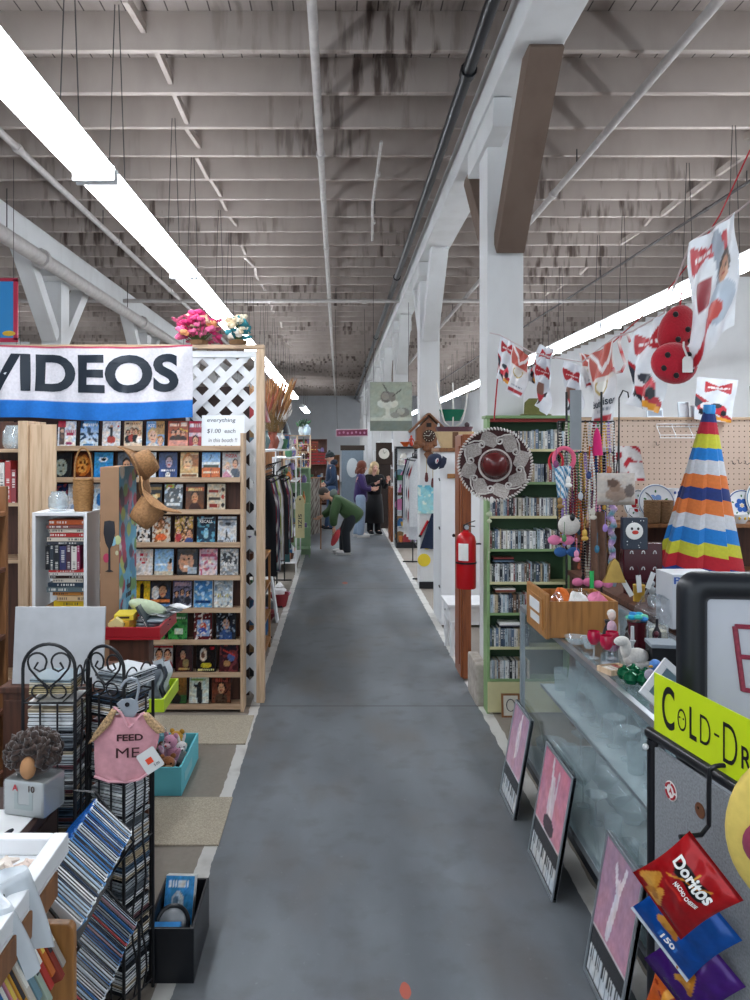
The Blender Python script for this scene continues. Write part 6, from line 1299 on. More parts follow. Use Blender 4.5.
for z in (.3, .7, 1.0): 
    for x in (1.666, 2.576): MB().box(x, x + (.883 if x < 2 else .998), 5.16, 5.424, z - .02, z).out('shelf', 'oak', t)
t = thing('cup_shelf', 'small white bracket shelf with a bowl on the pegboard', 'shelf', (X(672, 5.38), 5.38, Z(499, 5.38))); MB().box(-.1, .1, -.04, .068, -.015, 0).out('shelf_board', 'wmetal', t, bev=.002); MB().box(-.005, .005, -.03, .068, -.07, -.0155).out('bracket', 'wmetal', t)
def cup(label, loc, r, h, c, dots=True, name='china_bowl'):
    t = thing(name, label, 'crockery', loc, rnd.uniform(0, 1)); MB('#dfe3e6').lathe([(0, 0), (r * .6, 0), (r * .9, h * .45), (r, h), (r * .94, h), (r * .82, h * .45), (0, .01)], 20).out('bowl', 'gloss', t, smooth=True)
    if dots: d_ = MB(c); [d_.sph((r * .92 * math.cos(a), r * .92 * math.sin(a), h * .62), (.009, .009, .011), 8, 5) for a in [2 * PI * k / 9 for k in range(9)]]; d_.out('painted_flower', 'gloss', t, smooth=True)
cup('white bowl with blue flowers on the small pegboard shelf', (X(672, 5.38), 5.385, Z(499, 5.38) + .0005), .05, .075, '#33549a')
for k, px in enumerate((652, 665)): basket('brown wicker basket on the hutch, %s from the plates' % nth(k + 1), (X(px, 5.22), 5.215 + .005 * k, HZ_ + .001), .052, .15, 'wickerd')
def plate(label, px, py, r, c1, c2, lean=12):
    z = HZ_ + .001; t = thing('painted_plate', label, 'plate', (X(px, 5.34), 5.335, z + r + .001), (PI / 2 - D(lean), 0, 0), 'painted plates on the hutch')
    MB('#dde1e4').lathe([(0, 0), (r * .6, 0), (r, .018), (r * .98, .024), (r * .6, .008), (0, .008)], 30).out('dish', 'gloss', t, smooth=True)
    MB(c2).tube([(r * .93 * math.cos(a), r * .93 * math.sin(a), .0215) for a in [2 * PI * k / 28 for k in range(28)]], .004, 6, True).out('rim_band', 'gloss', t, smooth=True)
    f = MB(c1); [f.sph((r * .3 * math.cos(a), r * .3 * math.sin(a), .009), (r * .18, r * .18, .002), 10, 5) for a in [2 * PI * k / 6 for k in range(6)]]; f.out('painted_petal', 'gloss', t, smooth=True)
    MB('#d9c7a0').sph((0, 0, .01), (r * .12, r * .12, .003), 10, 6).out('painted_centre', 'gloss', t)
    for k in range(5): a = k * 1.25 + .3; MB('#2f6b3d').sph((r * .62 * math.cos(a), r * .62 * math.sin(a), .0105), (r * .1, r * .05, .002), 8, 4, (0, 0, a)).out('painted_leaf', 'gloss', t)
plate('white plate with a big blue flower beside the umbrella on the hutch', 741, 502, .11, '#2b5aa8', '#244a8c')
plate('cream plate with red flower near the baskets on the hutch', 638, 500, .11, '#a8242f', '#5a5f66')
plate('white plate with blue sprigs behind the baskets on the hutch', 655, 488, .13, '#6f8fc0', '#7d8fae', 8)
plate('large white platter with blue blossoms at the end of the hutch', 765, 480, .15, '#1f4fa0', '#2f6b8a', 8)
cup('yellow flowered bowl in front of the blue flower plate', (X(740, 5.2), 5.2, HZ_ + .001), .055, .06, '#d9b53a')
for k, (px, w_, h_, c) in enumerate(((655, .1, .05, 'grey'), (684, .06, .1, 'pale'), (698, .08, .075, 'silver'), (765, .16, .22, 'dark'))):
    t = thing('framed_picture', '%s framed picture standing on the pegboard ledge, %s from the disc bookcase' % (c, nth(k + 1)), 'picture', (X(px, 5.47), 5.47, pz + .021), (D(-8), 0, 0), 'framed pictures on the pegboard ledge')
    MB(['#8f9aa5', '#cfd3d8', '#a7b4bf', '#6b7683'][k]).box(-w_ / 2, w_ / 2, .002, .008, 0, h_).out('sheet', 'print', t); fr = MB(); [fr.box(*b) for b in ((-w_ / 2 - .008, w_ / 2 + .008, -.003, .012, -.0, .008), (-w_ / 2 - .008, w_ / 2 + .008, -.003, .012, h_, h_ + .01), (-w_ / 2 - .008, -w_ / 2, -.003, .012, .008, h_), (w_ / 2, w_ / 2 + .008, -.003, .012, .008, h_))]; fr.out('picture_frame', 'silver' if k < 3 else 'bplast', t)
# ---------------------------------------------------------------- jewellery stand and hanging clutter
JY = 3.92; jx = X(583, JY)
t = thing('jewellery_stand', 'tall black jewellery stand at the far end of the glass counter', 'stand', (jx, JY, KT + .0005))
MB().lathe([(0, 0), (.1, 0), (.1, .01), (.02, .02), (0, .02)], 20).out('base_disc', 'black', t, smooth=True); jh = Z(392, JY) - KT
for x in (-.085, .095): MB().tube([(x, 0, .018), (x, 0, jh)], .006, 8).out('pole', 'black', t, smooth=True)
for z in (.35, .62, .82, .98): MB().tube([(-.13, 0, z), (.16, 0, z)], .005, 8).out('cross_bar', 'black', t, smooth=True)
for x in (-.13, .16): MB().tube([(x, 0, .35), (x, 0, .98)], .004, 6).out('side_rod', 'black', t, smooth=True)
NK = [('#1b1b20', 'black'), ('#c9c3b6', 'pearl'), ('#7a3f6a', 'purple'), ('#d88fae', 'pink'), ('#3a6f8a', 'teal'), ('#8a6a3d', 'amber'), ('#b9bec4', 'silver'), ('#7d2630', 'garnet'), ('#4a7a4f', 'jade'), ('#c7a04a', 'gold'), ('#9a7fc0', 'lilac'), ('#e2e0dc', 'white'), ('#31406f', 'navy'), ('#a5583c', 'copper')]
G = 'necklaces on the jewellery stand'
for k in range(34):
    c, n = NK[(k * 5) % 14]; x0 = jx - .125 + .275 * (k + .5) / 34; zt = KT + (.98, .82, .62)[k % 3] - .006; L_ = (.5, .42, .36)[k % 3] + .1 * math.sin(k * 2.3); w_ = .009 + .006 * (k % 2); yy = JY - .012 - .008 * (k % 4)
    mb = MB(c); nb = int(L_ / .0145)
    for q in range(nb):
        f = q / nb
        for s in (-1, 1): mb.sph((s * w_ * math.sin(PI * min(1, f * 1.05)), -.002 * s, -L_ * f), .007 if k % 3 else .0055, 6, 4)
    mb.sph((0, 0, -L_), (.01, .006, .014), 8, 5)
    solo(mb, 'bead_necklace', 'gloss', '%s bead necklace, %s from the bookcase side on the jewellery stand' % (n, nth(k + 1)), 'necklace', (x0, yy, zt), 0, G)
def hang(name, label, cat, mb, px, py, Y, m='cloth', rot=0, **k): return solo(mb, 'hanging_' + name, m, label, cat, (X(px, Y), Y, Z(py, Y)), rot, None, smooth=True, **k)
def sheet(w, h, c, fold=.01, k=5, taper=1.0, cf=None): return MB(c).grid(lambda u, v: ((u - .5) * w * (1 + (taper - 1) * (1 - v)), fold * math.sin(u * k * 2 * PI / 3 + v * 2), (v - 1) * h), 24, 20, cf)
HY = 3.80
hang('wooden_lath', 'weathered grey wooden lath hanging at the top of the jewellery stand', 'lath', MB('#8a9094').box(-.028, .028, 0, .012, -.3, 0), 576, 390, HY + .02, 'matte', bev=.002)
hang('pink_headband', 'pink padded headband on the jewellery stand', 'headband', MB('#d9607f').tube([(.05 * math.cos(a), 0, .055 * math.sin(a) - .055) for a in [PI * (k / 16 * 1.5 - .25) for k in range(17)]], .011, 8), 564, 448, HY)
hang('red_headband', 'red wire headband beside the pink one on the stand', 'headband', MB('#c02a3c').tube([(.035 * math.cos(a), 0, .05 * math.sin(a) - .05) for a in [PI * (k / 16 * 1.5 - .25) for k in range(17)]], .006, 8), 556, 452, HY + .03)
hang('face_mask', 'blue and white fabric mask hanging on the jewellery stand', 'mask', sheet(.075, .16, '#3f8fb5', .018, 4, .7, lambda u, v: lin('#e3e7e9') if (u * 3 + v * 4) % 1 < .5 else lin('#3a86b0')), 563, 466, HY - .03)
hang('crochet_bundle', 'white crochet bundle hanging low on the jewellery stand', 'crochet', MB('#cfcbc4').sph((0, 0, -.05), (.055, .035, .05), 16, 10), 569, 515, HY - .04, 'plush')
def bow(c, s): return MB(c).sph((-s * .55, 0, -.02), (s * .55, s * .3, s * .42), 14, 9).sph((s * .55, 0, -.02), (s * .55, s * .3, s * .42), 14, 9).sph((0, -s * .1, -.02), (s * .18, s * .24, s * .2), 10, 6)
hang('pink_bow', 'large pink satin bow with blue underside low on the stand', 'bow', bow('#df7fa6', .06), 561, 536, HY - .02); hang('blue_bow', 'dark blue bow behind the large pink one on the stand', 'bow', bow('#2b5a93', .06), 567, 548, HY + .05)
hang('pink_flower_clip', 'pink fabric flower clip above the oak drawer', 'hair clip', bow('#cf6f97', .05), 583, 578, 3.74); hang('rose_bow', 'rose pink bow beside the green ribbon above the drawer', 'bow', bow('#d97aa5', .045), 603, 580, 3.74)
hang('green_ribbon', 'bright green ribbon hanging above the oak drawer', 'ribbon', sheet(.022, .12, '#2fae5c', .004, 3), 592, 571, 3.72)
hang('brown_scarf', 'brown scarf hanging flat on the jewellery stand', 'scarf', sheet(.08, .34, '#6b4f40', .01, 6), 599, 512, HY - .05)
hang('lilac_garland', 'lilac and teal beaded garland hanging beside the brown scarf', 'garland', MB('#9a7ab0').tube([(.01 * math.sin(k * 1.7), .01 * math.cos(k * 2.1), -.02 * k) for k in range(21)], [.012 + .005 * (k % 2) for k in range(21)], 8, False, [['#a58ac0', '#c5a3c9', '#5f9fa8'][k % 3] for k in range(21)]), 612, 505, HY - .04, 'plush')
hang('gold_pouch', 'triangular gold gift pouch below the lilac garland', 'pouch', MB('#c9a650').prism([(-.055, -.12), (.055, -.12), (.018, -.02), (.0, .0), (-.018, -.02)], -.012, .012, 'xz'), 614, 558, HY - .06, mat('gold_foil', '#c2a052', .3, .4, nz=.3))
hang('hot_pink_tassel', 'hot pink tassel hanging near the pegboard', 'tassel', MB('#d0246e').tube([(0, 0, 0), (0, 0, -.03), (0, 0, -.05), (.004, 0, -.14)], [.004, .016, .02, .026], 10), 597, 428, HY + .08)
hang('orange_ribbon', 'orange ribbon strip hanging beside the hot pink tassel', 'ribbon', sheet(.028, .16, '#d9622a', .006, 4), 592, 446, HY + .10)
hang('red_floral_apron', 'white apron with red flowers hanging behind the printed pillow', 'apron', sheet(.19, .2, '#d9d5d2', .016, 4, 1.5, lambda u, v: lin('#b3202f') if mnoise.noise(Vector((u * 4, v * 4, 3))) > .12 else lin('#dad6d4')), 622, 446, 4.35)
hang('grey_scarf', 'pale grey scarf beside the red flowered apron', 'scarf', sheet(.06, .22, '#a9a5a3', .012, 4, 1.6), 606, 448, 4.3)
t = thing('printed_pillow', 'small cream pillow printed with a sepia floral smudge hanging by the stand', 'pillow', (X(616, 3.68), 3.68, Z(489, 3.68)), D(4))
AMP[0] = .3
pil = paint('#b9b0a8', ('e', .45, .35, .28, .22, '#9a8577'), ('e', .38, .62, .16, .2, '#8a7263'), ('e', .34, .7, .14, .12, '#5e4a40'), ('e', .8, .45, .16, .2, '#6b5f5a'), ('r', 0, 0, 1, .1, '#a59a90'))
for sg in (-1, 1): MB().grid(lambda u, v: ((u - .5) * .19, sg * (.038 * (math.sin(PI * u) * math.sin(PI * v)) ** .5), (v - .5) * .155), 26, 22, pil if sg < 0 else None).out('pillow_face', 'cloth', t, smooth=True, ang=180)
MB('#1c1a1a').tube([(0, 0, .075), (.01, 0, .16), (.016, 0, .42)], .003, 6).out('hanging_cord', 'cloth', t)
t = thing('snowman_bag', 'dark blue gift bag with a snowman face hanging beside the jewellery stand', 'gift bag', (X(634, 3.72), 3.72, Z(549, 3.72)), D(-3))
MB('#26303f').box(-.06, .06, -.02, .02, 0, .155).out('bag_body', 'print', t, bev=.004); MB('#e0e0dc').sph((-.005, -.021, .09), (.042, .004, .042), 20, 10).out('snowman_face', 'print', t, smooth=True)
for x in (-.018, .012): MB('#15151a').sph((x, -.026, .102), (.006, .002, .007), 8, 6).out('eye', 'print', t)
MB('#c0392b').sph((-.002, -.026, .084), (.016, .003, .01), 10, 6).out('nose', 'print', t); MB('#cfd3d6').tube([(-.03, 0, .155), (-.02, 0, .2), (.02, 0, .2), (.03, 0, .155)], .003, 6).out('cord_handle', 'cloth', t)
for _ in range(9): MB('#dfe3e6').sph((rnd.uniform(-.055, .055), -.0205, rnd.choice((rnd.uniform(.01, .04), rnd.uniform(.135, .15)))), .0025, 6, 4).out('printed_snow_dot', 'print', t)
t = thing('wine_red_bag', 'glossy wine red gift bag with silver swirls below the snowman bag', 'gift bag', (X(641, 4.3), 4.3, TZ + .08), 0); MB('#43121c').box(-.11, .11, -.03, .03, 0, .21).out('bag_body', 'gloss', t, bev=.005)
for k in range(6): MB('#cfc9cc').tube([(rx_ + .008 * math.cos(a), -.0315, rz_ + .016 * math.sin(a)) for rx_, rz_ in [((k % 3 - 1) * .065, .06 + .09 * (k // 3))] for a in [PI * q / 6 for q in range(7)]], .003, 5).out('silver_swirl', 'gloss', t)
MB('#43121c').box(-.09, .09, -.025, .025, -.0795, -.0005).out('bag_base', 'gloss', t)
for k in range(3):
    t = thing('price_ticket', 'white folded paper ticket bundle beside the gold pouch, %s one' % nth(k + 1), 'paper', (X(632 + k * 7, 3.75), 3.75 - .01 * k, Z(596 - k * 4, 3.75)), Euler((0, D(-30 + 25 * k), 0)), 'paper tickets by the gold pouch'); MB('#dfe1e2').box(-.012, .012, 0, .002, 0, .085).out('ticket', 'print', t); MB('#1c1c1f').tube([(0, .001, .08), (.01, .001, .1), (0, .001, .13)], .0015, 5).out('string', 'matte', t)
t = thing('black_rod_hanger', 'long black rod with a hook hanging down before the pegboard', 'rod', (X(619, 3.9), 3.9, Z(480, 3.9))); MB().tube([(0, 0, 0), (0, 0, .42)], .004, 8).out('rod', 'bplast', t); MB().tube([(0, 0, .42), (.02, 0, .46), (.045, 0, .45), (.05, 0, .42)], .004, 8).out('hook', 'bplast', t, smooth=True)
t = thing('candy_cane_hook', 'red and white striped hook on the flag string', 'hook', (X(620, 3.9), 3.88, Z(372, 3.9))); MB().tube([(-.045 + .0, 0, .02), (-.03, 0, -.005), (.0, 0, 0), (.02, 0, .04), (.0, 0, .1), (-.015, 0, .15), (0, 0, .19), (.03, 0, .19), (.045, 0, .15)], .008, 8, False, ['#c0262f', '#e6e0dd', '#c0262f', '#e6e0dd', '#c0262f', '#e6e0dd', '#c0262f', '#e6e0dd', '#c0262f']).out('bent_rod', 'gloss', t, smooth=True)
for k in range(14):
    c, n = NK[(k * 3 + 2) % 14]; px = 556 + 4.1 * k; py = 458 + (k * 37) % 95
    mb = MB(c).sph((0, 0, -.03), (.013, .009, .02), 8, 6).tube([(0, 0, -.01), (.002, 0, .05)], .0015, 4)
    if k % 2: mb.sph((.0, -.004, -.055), (.018, .006, .012), 8, 6)
    hang('charm', '%s charm pendant hanging %s from the bookcase side in front of the necklaces' % (n, nth(k + 1)), 'charm', mb, px, py, HY - .09 - .012 * (k % 2), 'gloss')
# ---------------------------------------------------------------- string of promotional flags
def flag(label, TL, TR, BL, BR, fn, wave=.02, words=()):
    t = thing('hanging_flag', label, 'flag', (0, 0, 0), 0, 'white promotional flags on the string')
    tl, tr, bl_, br = (at(*p) for p in (TL, TR, BL, BR)); nv = (tr - tl).cross(bl_ - tl).normalized()
    def sf(u, v, off=0):
        p = (bl_ + (br - bl_) * u).lerp(tl + (tr - tl) * u, v); return p + nv * (wave * math.sin(u * 6 + v * 5) * (1 - .4 * v) + wave * .6 * math.sin(u * 13 - v * 9 + TL[0]) - off * (1 if nv.y > 0 else -1))
    MB().grid(sf, 40, 52, fn).out('printed_sheet', 'flag', t, smooth=True, ang=180)
    for (s, u0, u1, v, h, mt, b_) in words:
        o = text(s, h, mt, t, (0, 0, 0), width=u1 - u0, bold=b_, warp=lambda x, y: sf((u0 + u1) / 2 + x, v + y, .004))
    return t
AMP[0] = .12
def tie(a, b, c): return [('l', a - .3, b + c, a - .3, b - c, .03, '#b3202c'), ('l', a + .3, b + c, a + .3, b - c, .03, '#b3202c'), *[('l', a - .3 + .06 * k, b + c * (1 - k / 5.5), a - .3 + .06 * k, b - c * (1 - k / 5.5), .035, '#b3202c') for k in range(6)], *[('l', a + .3 - .06 * k, b + c * (1 - k / 5.5), a + .3 - .06 * k, b - c * (1 - k / 5.5), .035, '#b3202c') for k in range(6)], ('t', a - .28, a + .28, b, .018, '#e9e3e3')]
car = paint('#dde1e6', *tie(.55, .78, .1), ('l', .0, .55, .95, .05, .06, '#b02330'), ('l', .0, .45, .5, .05, .1, '#2b3240'), ('e', .45, .28, .4, .13, '#c63643'), ('e', .35, .34, .22, .09, '#e8e6e8'), ('e', .55, .36, .14, .06, '#30353f'), ('e', .18, .2, .08, .07, '#1d1f25'), ('e', .76, .2, .08, .07, '#1d1f25'), ('l', .45, .1, .98, .02, .04, '#d9952f'))
drv = paint('#e0e3e8', *tie(.4, .82, .08), ('l', .55, .9, .75, .3, .08, '#8b95a3'), ('p', .72, .62, .12, '#c9977a', '#3a2b24', '#b0bcc9'), ('r', .25, .38, .48, .6, '#8f2430'), ('l', .1, .05, .6, .25, .05, '#b3202c'), ('e', .62, .28, .12, .08, '#c4463c'))
can = paint(('#d9cfcb', '#d8dade'), ('r', .06, .62, .94, 1, '#b9564a'), ('l', .1, .98, .5, .7, .03, '#e9e4e2'), ('l', .9, .98, .5, .7, .03, '#e9e4e2'), ('e', .5, .5, .22, .12, '#b39a5a'), ('e', .5, .5, .16, .085, '#dfdbd2'), ('l', .1, .6, .9, .6, .03, '#d8cfc9'), ('r', .06, .04, .94, .12, '#b0303a'), ('t', .2, .8, .2, .02, '#8a8f98'))
fk = paint('#dfe2e7', *tie(.5, .75, .09), ('l', .1, .1, .8, .35, .05, '#2b3038'), ('e', .5, .25, .25, .1, '#c03642'), ('r', .35, .3, .6, .52, '#7d5548'))
flag('large white flag with a driver picture hanging highest by the side light', (691, 243, 3.0), (738, 212, 2.72), (688, 372, 2.98), (735, 325, 2.7), drv, .012)
flag('white racing car flag half behind the red plush', (632, 333, 3.55), (664, 315, 3.3), (626, 404, 3.5), (661, 414, 3.32), car, .018)
flag('white flag with a large beer can picture and script lettering', (590, 356, 4.1), (615, 338, 3.95), (592, 428, 4.08), (614, 424, 3.95), can, .015, [('Budweiser', .08, .95, .3, .1, 'ink_wash', .02)])
flag('white flag with a red bow emblem, narrow and folded, right of the olive hat', (563, 360, 4.55), (581, 366, 4.45), (566, 412, 4.52), (580, 420, 4.45), fk, .03)
flag('white twisted flag with a brown bottle hanging before the olive hat', (537, 358, 4.75), (551, 360, 4.68), (534, 405, 4.72), (548, 416, 4.66), fk, .035)
flag('white slanting flag with a beer can hanging at the pillar', (514, 345, 4.95), (531, 358, 4.85), (506, 391, 4.93), (523, 399, 4.83), can, .018)
flag('white flag with a red bow emblem hanging first from the pillar', (500, 336, 5.05), (514, 342, 4.98), (496, 378, 5.03), (510, 386, 4.96), car, .015)
flag('white flag end flapping behind the string near the pillar', (540, 345, 5.1), (556, 349, 5.05), (526, 378, 5.08), (540, 388, 5.04), car, .02)
flag('white flag with red print hanging behind the can flag', (580, 353, 4.85), (604, 358, 4.75), (584, 388, 4.83), (601, 384, 4.75), can, .02)
flag('white racing car flag hanging flat over the pegboard behind the umbrella', (697, 377, 5.40), (738, 380, 5.40), (694, 419, 5.38), (731, 423, 5.38), car, .004, [('Budweiser', .36, .76, .77, .06, 'ink_w', .02)])
st = thing('flag_string', 'red and white string carrying the promotional flags from the pillar', 'string', (0, 0, 0))
MB('#c9b9b9').tube([at(490, 333, 5.2), at(500, 335, 5.05), at(531, 352, 4.85), at(551, 357, 4.7), at(582, 362, 4.45), at(615, 337, 3.95), at(633, 331, 3.55), at(664, 313, 3.3), at(691, 242, 3.0), at(738, 211, 2.72), at(765, 190, 2.5)], .004, 6).out('cord', 'matte', st, smooth=True)
MB('#b3202c').tube([at(750, 150, 2.75), at(720, 215, 2.95), at(690, 262, 3.2), at(660, 300, 3.5), at(610, 345, 4.1)], .003, 6).out('red_cord', 'matte', st, smooth=True)
MB('#b02a34').tube([at(501, 343, 5.06), at(497, 385, 5.06), at(494, 420, 5.15)], .005, 6, False).out('red_tail', 'matte', st, smooth=True)
# red spotted plush
PYY = 3.05
t = thing('red_plush', 'red plush toy with black spots and a white tag hanging on the flag string', 'plush toy', (X(671, PYY), PYY, Z(345, PYY)), 0)
MB('#a81426').sph((.035, .03, .065), (.07, .05, .105), 22, 16, (0, .35, 0)).out('upper_body', 'plush', t, smooth=True); MB('#b51a2e').sph((-.005, -.04, -.078), (.092, .05, .082), 22, 14, (0, .25, 0)).out('lower_body', 'plush', t, smooth=True)
for (x, y, z) in ((.06, -.018, .06), (.075, -.01, .015), (.02, -.02, .02), (-.05, -.085, -.05), (-.06, -.075, -.1), (.03, -.09, -.05), (-.015, -.082, -.13), (.045, -.078, -.11), (.01, -.02, .12)): MB('#1c1416').sph((x, y, z), (.012, .008, .012), 10, 6).out('spot', 'plush', t, smooth=True)
MB('#dfdcd8').prism([(-.02, 0), (.02, 0), (.02, .05), (.012, .062), (-.012, .062), (-.02, .05)], -.002, 0, 'xz').out('price_tag', 'print', t, (.02, -.1, -.12)); MB('#dcd8d4').tube([(.02, -.1, -.06), (.005, -.1, -.02), (.01, -.09, .0)], .004, 6).out('tag_string', 'matte', t)
MB('#b02a34').tube([(.05, .03, .165), (.06, .04, .22)], .004, 6).out('hanging_loop', 'matte', t)
# ================================================================ the aisle beyond: small wares
SM = {}
def proto(name, cat, mb, m='obj', smooth=True):
    o = put(name, mb.mesh(smooth=smooth, ang=50), m); tag(o, '-', cat); SM[name] = [o, [0]]; return o
L = lambda *p: MB().lathe(list(p), 14)
proto('glass_vase', 'vase', L((0, 0), (.03, 0), (.045, .05), (.03, .11), (.014, .15), (.024, .18), (.02, .18), (0, .15)))
proto('ceramic_jar', 'jar', L((0, 0), (.04, 0), (.05, .04), (.048, .1), (.03, .115), (.034, .12), (.02, .135), (.008, .15), (0, .152)))
proto('slim_bottle', 'bottle', L((0, 0), (.028, 0), (.03, .01), (.03, .12), (.01, .16), (.01, .21), (.013, .215), (0, .215)))
proto('deep_bowl', 'bowl', L((0, 0), (.03, 0), (.034, .01), (.075, .06), (.07, .06), (.03, .015), (0, .012)))
proto('candle_holder', 'candlestick', L((0, 0), (.035, 0), (.035, .008), (.01, .02), (.014, .06), (.008, .1), (.02, .13), (.012, .135), (.01, .22), (0, .222)))
proto('table_lamp', 'lamp', L((0, 0), (.05, 0), (.05, .01), (.02, .03), (.04, .08), (.012, .15), (.012, .17), (.085, .17), (.05, .3), (0, .3)))
proto('tea_cup', 'cup', L((0, 0), (.022, 0), (.036, .05), (.033, .05), (.02, .006), (0, .006)).tube([(.034, 0, .042), (.05, 0, .035), (.045, 0, .018), (.028, 0, .015)], .004, 6))
proto('standing_plate', 'plate', MB().lathe([(0, 0), (.06, 0), (.1, .012), (.098, .016), (.06, .005), (0, .005)], 20))
for v in SM['standing_plate'][0].data.vertices: x, y, z = v.co; v.co = (x, -z + .02 + .04 * (y + .1) * 1.2, y + .1)
proto('figurine', 'figurine', MB().sph((0, 0, .045), (.03, .026, .045), 12, 8).sph((0, 0, .11), (.02, .018, .03), 12, 8).sph((0, -.004, .155), (.018, .018, .02), 12, 8).sph((-.03, -.01, .1), (.009, .009, .032), 8, 6, (0, .4, 0)).sph((.03, -.01, .1), (.009, .009, .032), 8, 6, (0, -.4, 0)))
proto('toy_animal', 'figurine', MB().sph((0, 0, .06), (.055, .025, .03), 12, 8).sph((-.06, 0, .095), (.022, .016, .018), 10, 6).sph((-.045, 0, .08), (.014, .012, .026), 8, 6, (0, -.6, 0)).tube([(-.03, .012, .05), (-.032, .014, 0)], .008, 6).tube([(-.03, -.012, .05), (-.032, -.014, 0)], .008, 6).tube([(.035, .012, .05), (.037, .014, 0)], .008, 6).tube([(.035, -.012, .05), (.037, -.014, 0)], .008, 6).tube([(.05, 0, .07), (.07, 0, .05)], .004, 6))
proto('trinket_box', 'box', MB().box(-.05, .05, -.035, .035, 0, .05).box(-.053, .053, -.038, .038, .0505, .065).sph((0, -.04, .05), .006, 8, 6), smooth=False)
proto('mantel_clock', 'clock', MB().prism([(-.06, 0), (.06, 0), (.055, .02), (.05, .09), (.02, .13), (-.02, .13), (-.05, .09), (-.055, .02)], -.025, .025).lathe([(0, -.03), (.032, -.03), (.032, -.026), (0, -.026)], 16), smooth=False)
proto('picture_stand', 'picture', MB().box(-.07, .07, 0, .012, 0, .012).box(-.07, .07, 0, .012, .16, .172).box(-.07, -.058, 0, .012, .012, .16).box(.058, .07, 0, .012, .012, .16).box(-.058, .058, .004, .008, .012, .16), smooth=False)
proto('tin_can', 'tin', L((0, 0), (.038, 0), (.038, .09), (.04, .092), (.04, .11), (0, .112)))
proto('wicker_pot', 'basket', L((0, 0), (.05, 0), (.065, .05), (.07, .09), (.064, .09), (.048, .008), (0, .008)), 'objm')
proto('small_book', 'book', MB().box(-.012, .012, -.07, .07, 0, .19), 'objm', False)
IC = [('#d9d5cc', 'cream'), ('#2f5f8f', 'blue'), ('#8f2f35', 'red'), ('#3f6f4f', 'green'), ('#c9a23f', 'gold'), ('#e6e7e8', 'white'), ('#5a3a2a', 'brown'), ('#23262c', 'black'), ('#b96f9a', 'pink'), ('#6f8fa0', 'grey blue'), ('#c9773f', 'orange'), ('#7a6a9a', 'violet'), ('#a8b0b4', 'silver'), ('#9a7a55', 'tan')]
KINDS = [k for k in SM if k != 'small_book']
used_lab = {}
def item(kind, loc, rot, where, c=None, s=1.0, grp=None):
    c, n = c or rnd.choice(IC); base = '%s %s on %s' % (n, kind.replace('_', ' '), where)
    used_lab[base] = used_lab.get(base, 0) + 1; k = used_lab[base]
    lb = base if k == 1 else '%s %s, %s such on %s' % (n, kind.replace('_', ' '), nth(k), where)
    o, u = SM[kind]
    return place(o, u, loc, rot, lb, grp or 'wares on ' + where, c, (s, s, s))
def row(x0, x1, y0, y1, z, n, where, face=0, s=(.8, 1.15), zmax=9, kinds=None):
    for k in range(n):
        f = (k + .5) / n; kd = rnd.choice(kinds or KINDS); sc_ = rnd.uniform(*s)
        h = max(v.co.z for v in SM[kd][0].data.vertices); sc_ = min(sc_, zmax / h)
        item(kd, (x0 + (x1 - x0) * f + rnd.uniform(-.012, .012), y0 + (y1 - y0) * f + rnd.uniform(-.012, .012), z + .001), face + rnd.uniform(-.25, .25), where, None, sc_)
def rack(name, label, x0, x1, y0, y1, zs, m, cat='shelving', post=.02, back=None, H=None):
    t = thing(name, label, cat, (0, 0, 0)); H = H or zs[-1]
    for x in (x0, x1 - post):
        for y in (y0, y1 - post): MB().box(x, x + post, y, y + post, 0, H).out('post', m, t)
    for z in zs: MB().box(x0 - .003, x1 + .003, y0 - .003, y1 + .003, z - .018, z).out('shelf', m, t, bev=.002)
    if back == 'x-': MB().box(x0 - .012, x0 - .004, y0, y1, 0, H).out('back_panel', m, t)
    if back == 'x+': MB().box(x1 + .004, x1 + .012, y0, y1, 0, H).out('back_panel', m, t)
    if back == 'y+': MB().box(x0, x1, y1 + .004, y1 + .012, 0, H).out('back_panel', m, t)
    return t
M['pgreen'] = mat('pale_green_paint', '#8fae8a', .55, nz=.1); M['pwhite'] = M['white']
# --- more wares on the counter top and the back table
for k, (x, y, kd) in enumerate(((1.17, 3.02, 'candle_holder'), (1.28, 3.06, 'figurine'), (1.33, 3.17, 'slim_bottle'), (1.42, 3.1, 'ceramic_jar'), (1.2, 2.83, 'tea_cup'), (1.33, 2.84, 'toy_animal'), (1.42, 2.93, 'candle_holder'), (1.27, 2.76, 'deep_bowl'), (1.15, 3.24, 'glass_vase'), (1.46, 3.22, 'glass_vase'), (1.42, 2.78, 'figurine'), (1.32, 2.66, 'trinket_box'), (1.46, 2.64, 'tin_can'))): item(kd, (x, y, KT + .001), .4 * k, 'the glass counter top', ([('#c9d0d4', 'pale'), ('#5a2a35', 'plum'), ('#2a2c33', 'black'), ('#8a6a4a', 'amber'), ('#d9d5cc', 'cream'), ('#3f5f6f', 'slate')])[k % 6], .62)
for k in range(12): item(KINDS[(k * 5 + 3) % len(KINDS)], (1.62 + .13 * (k % 4), 3.75 + .17 * (k // 4), TZ + .001), .7 * k, 'the dark back table', IC[(k * 5 + 6) % 14], .8)
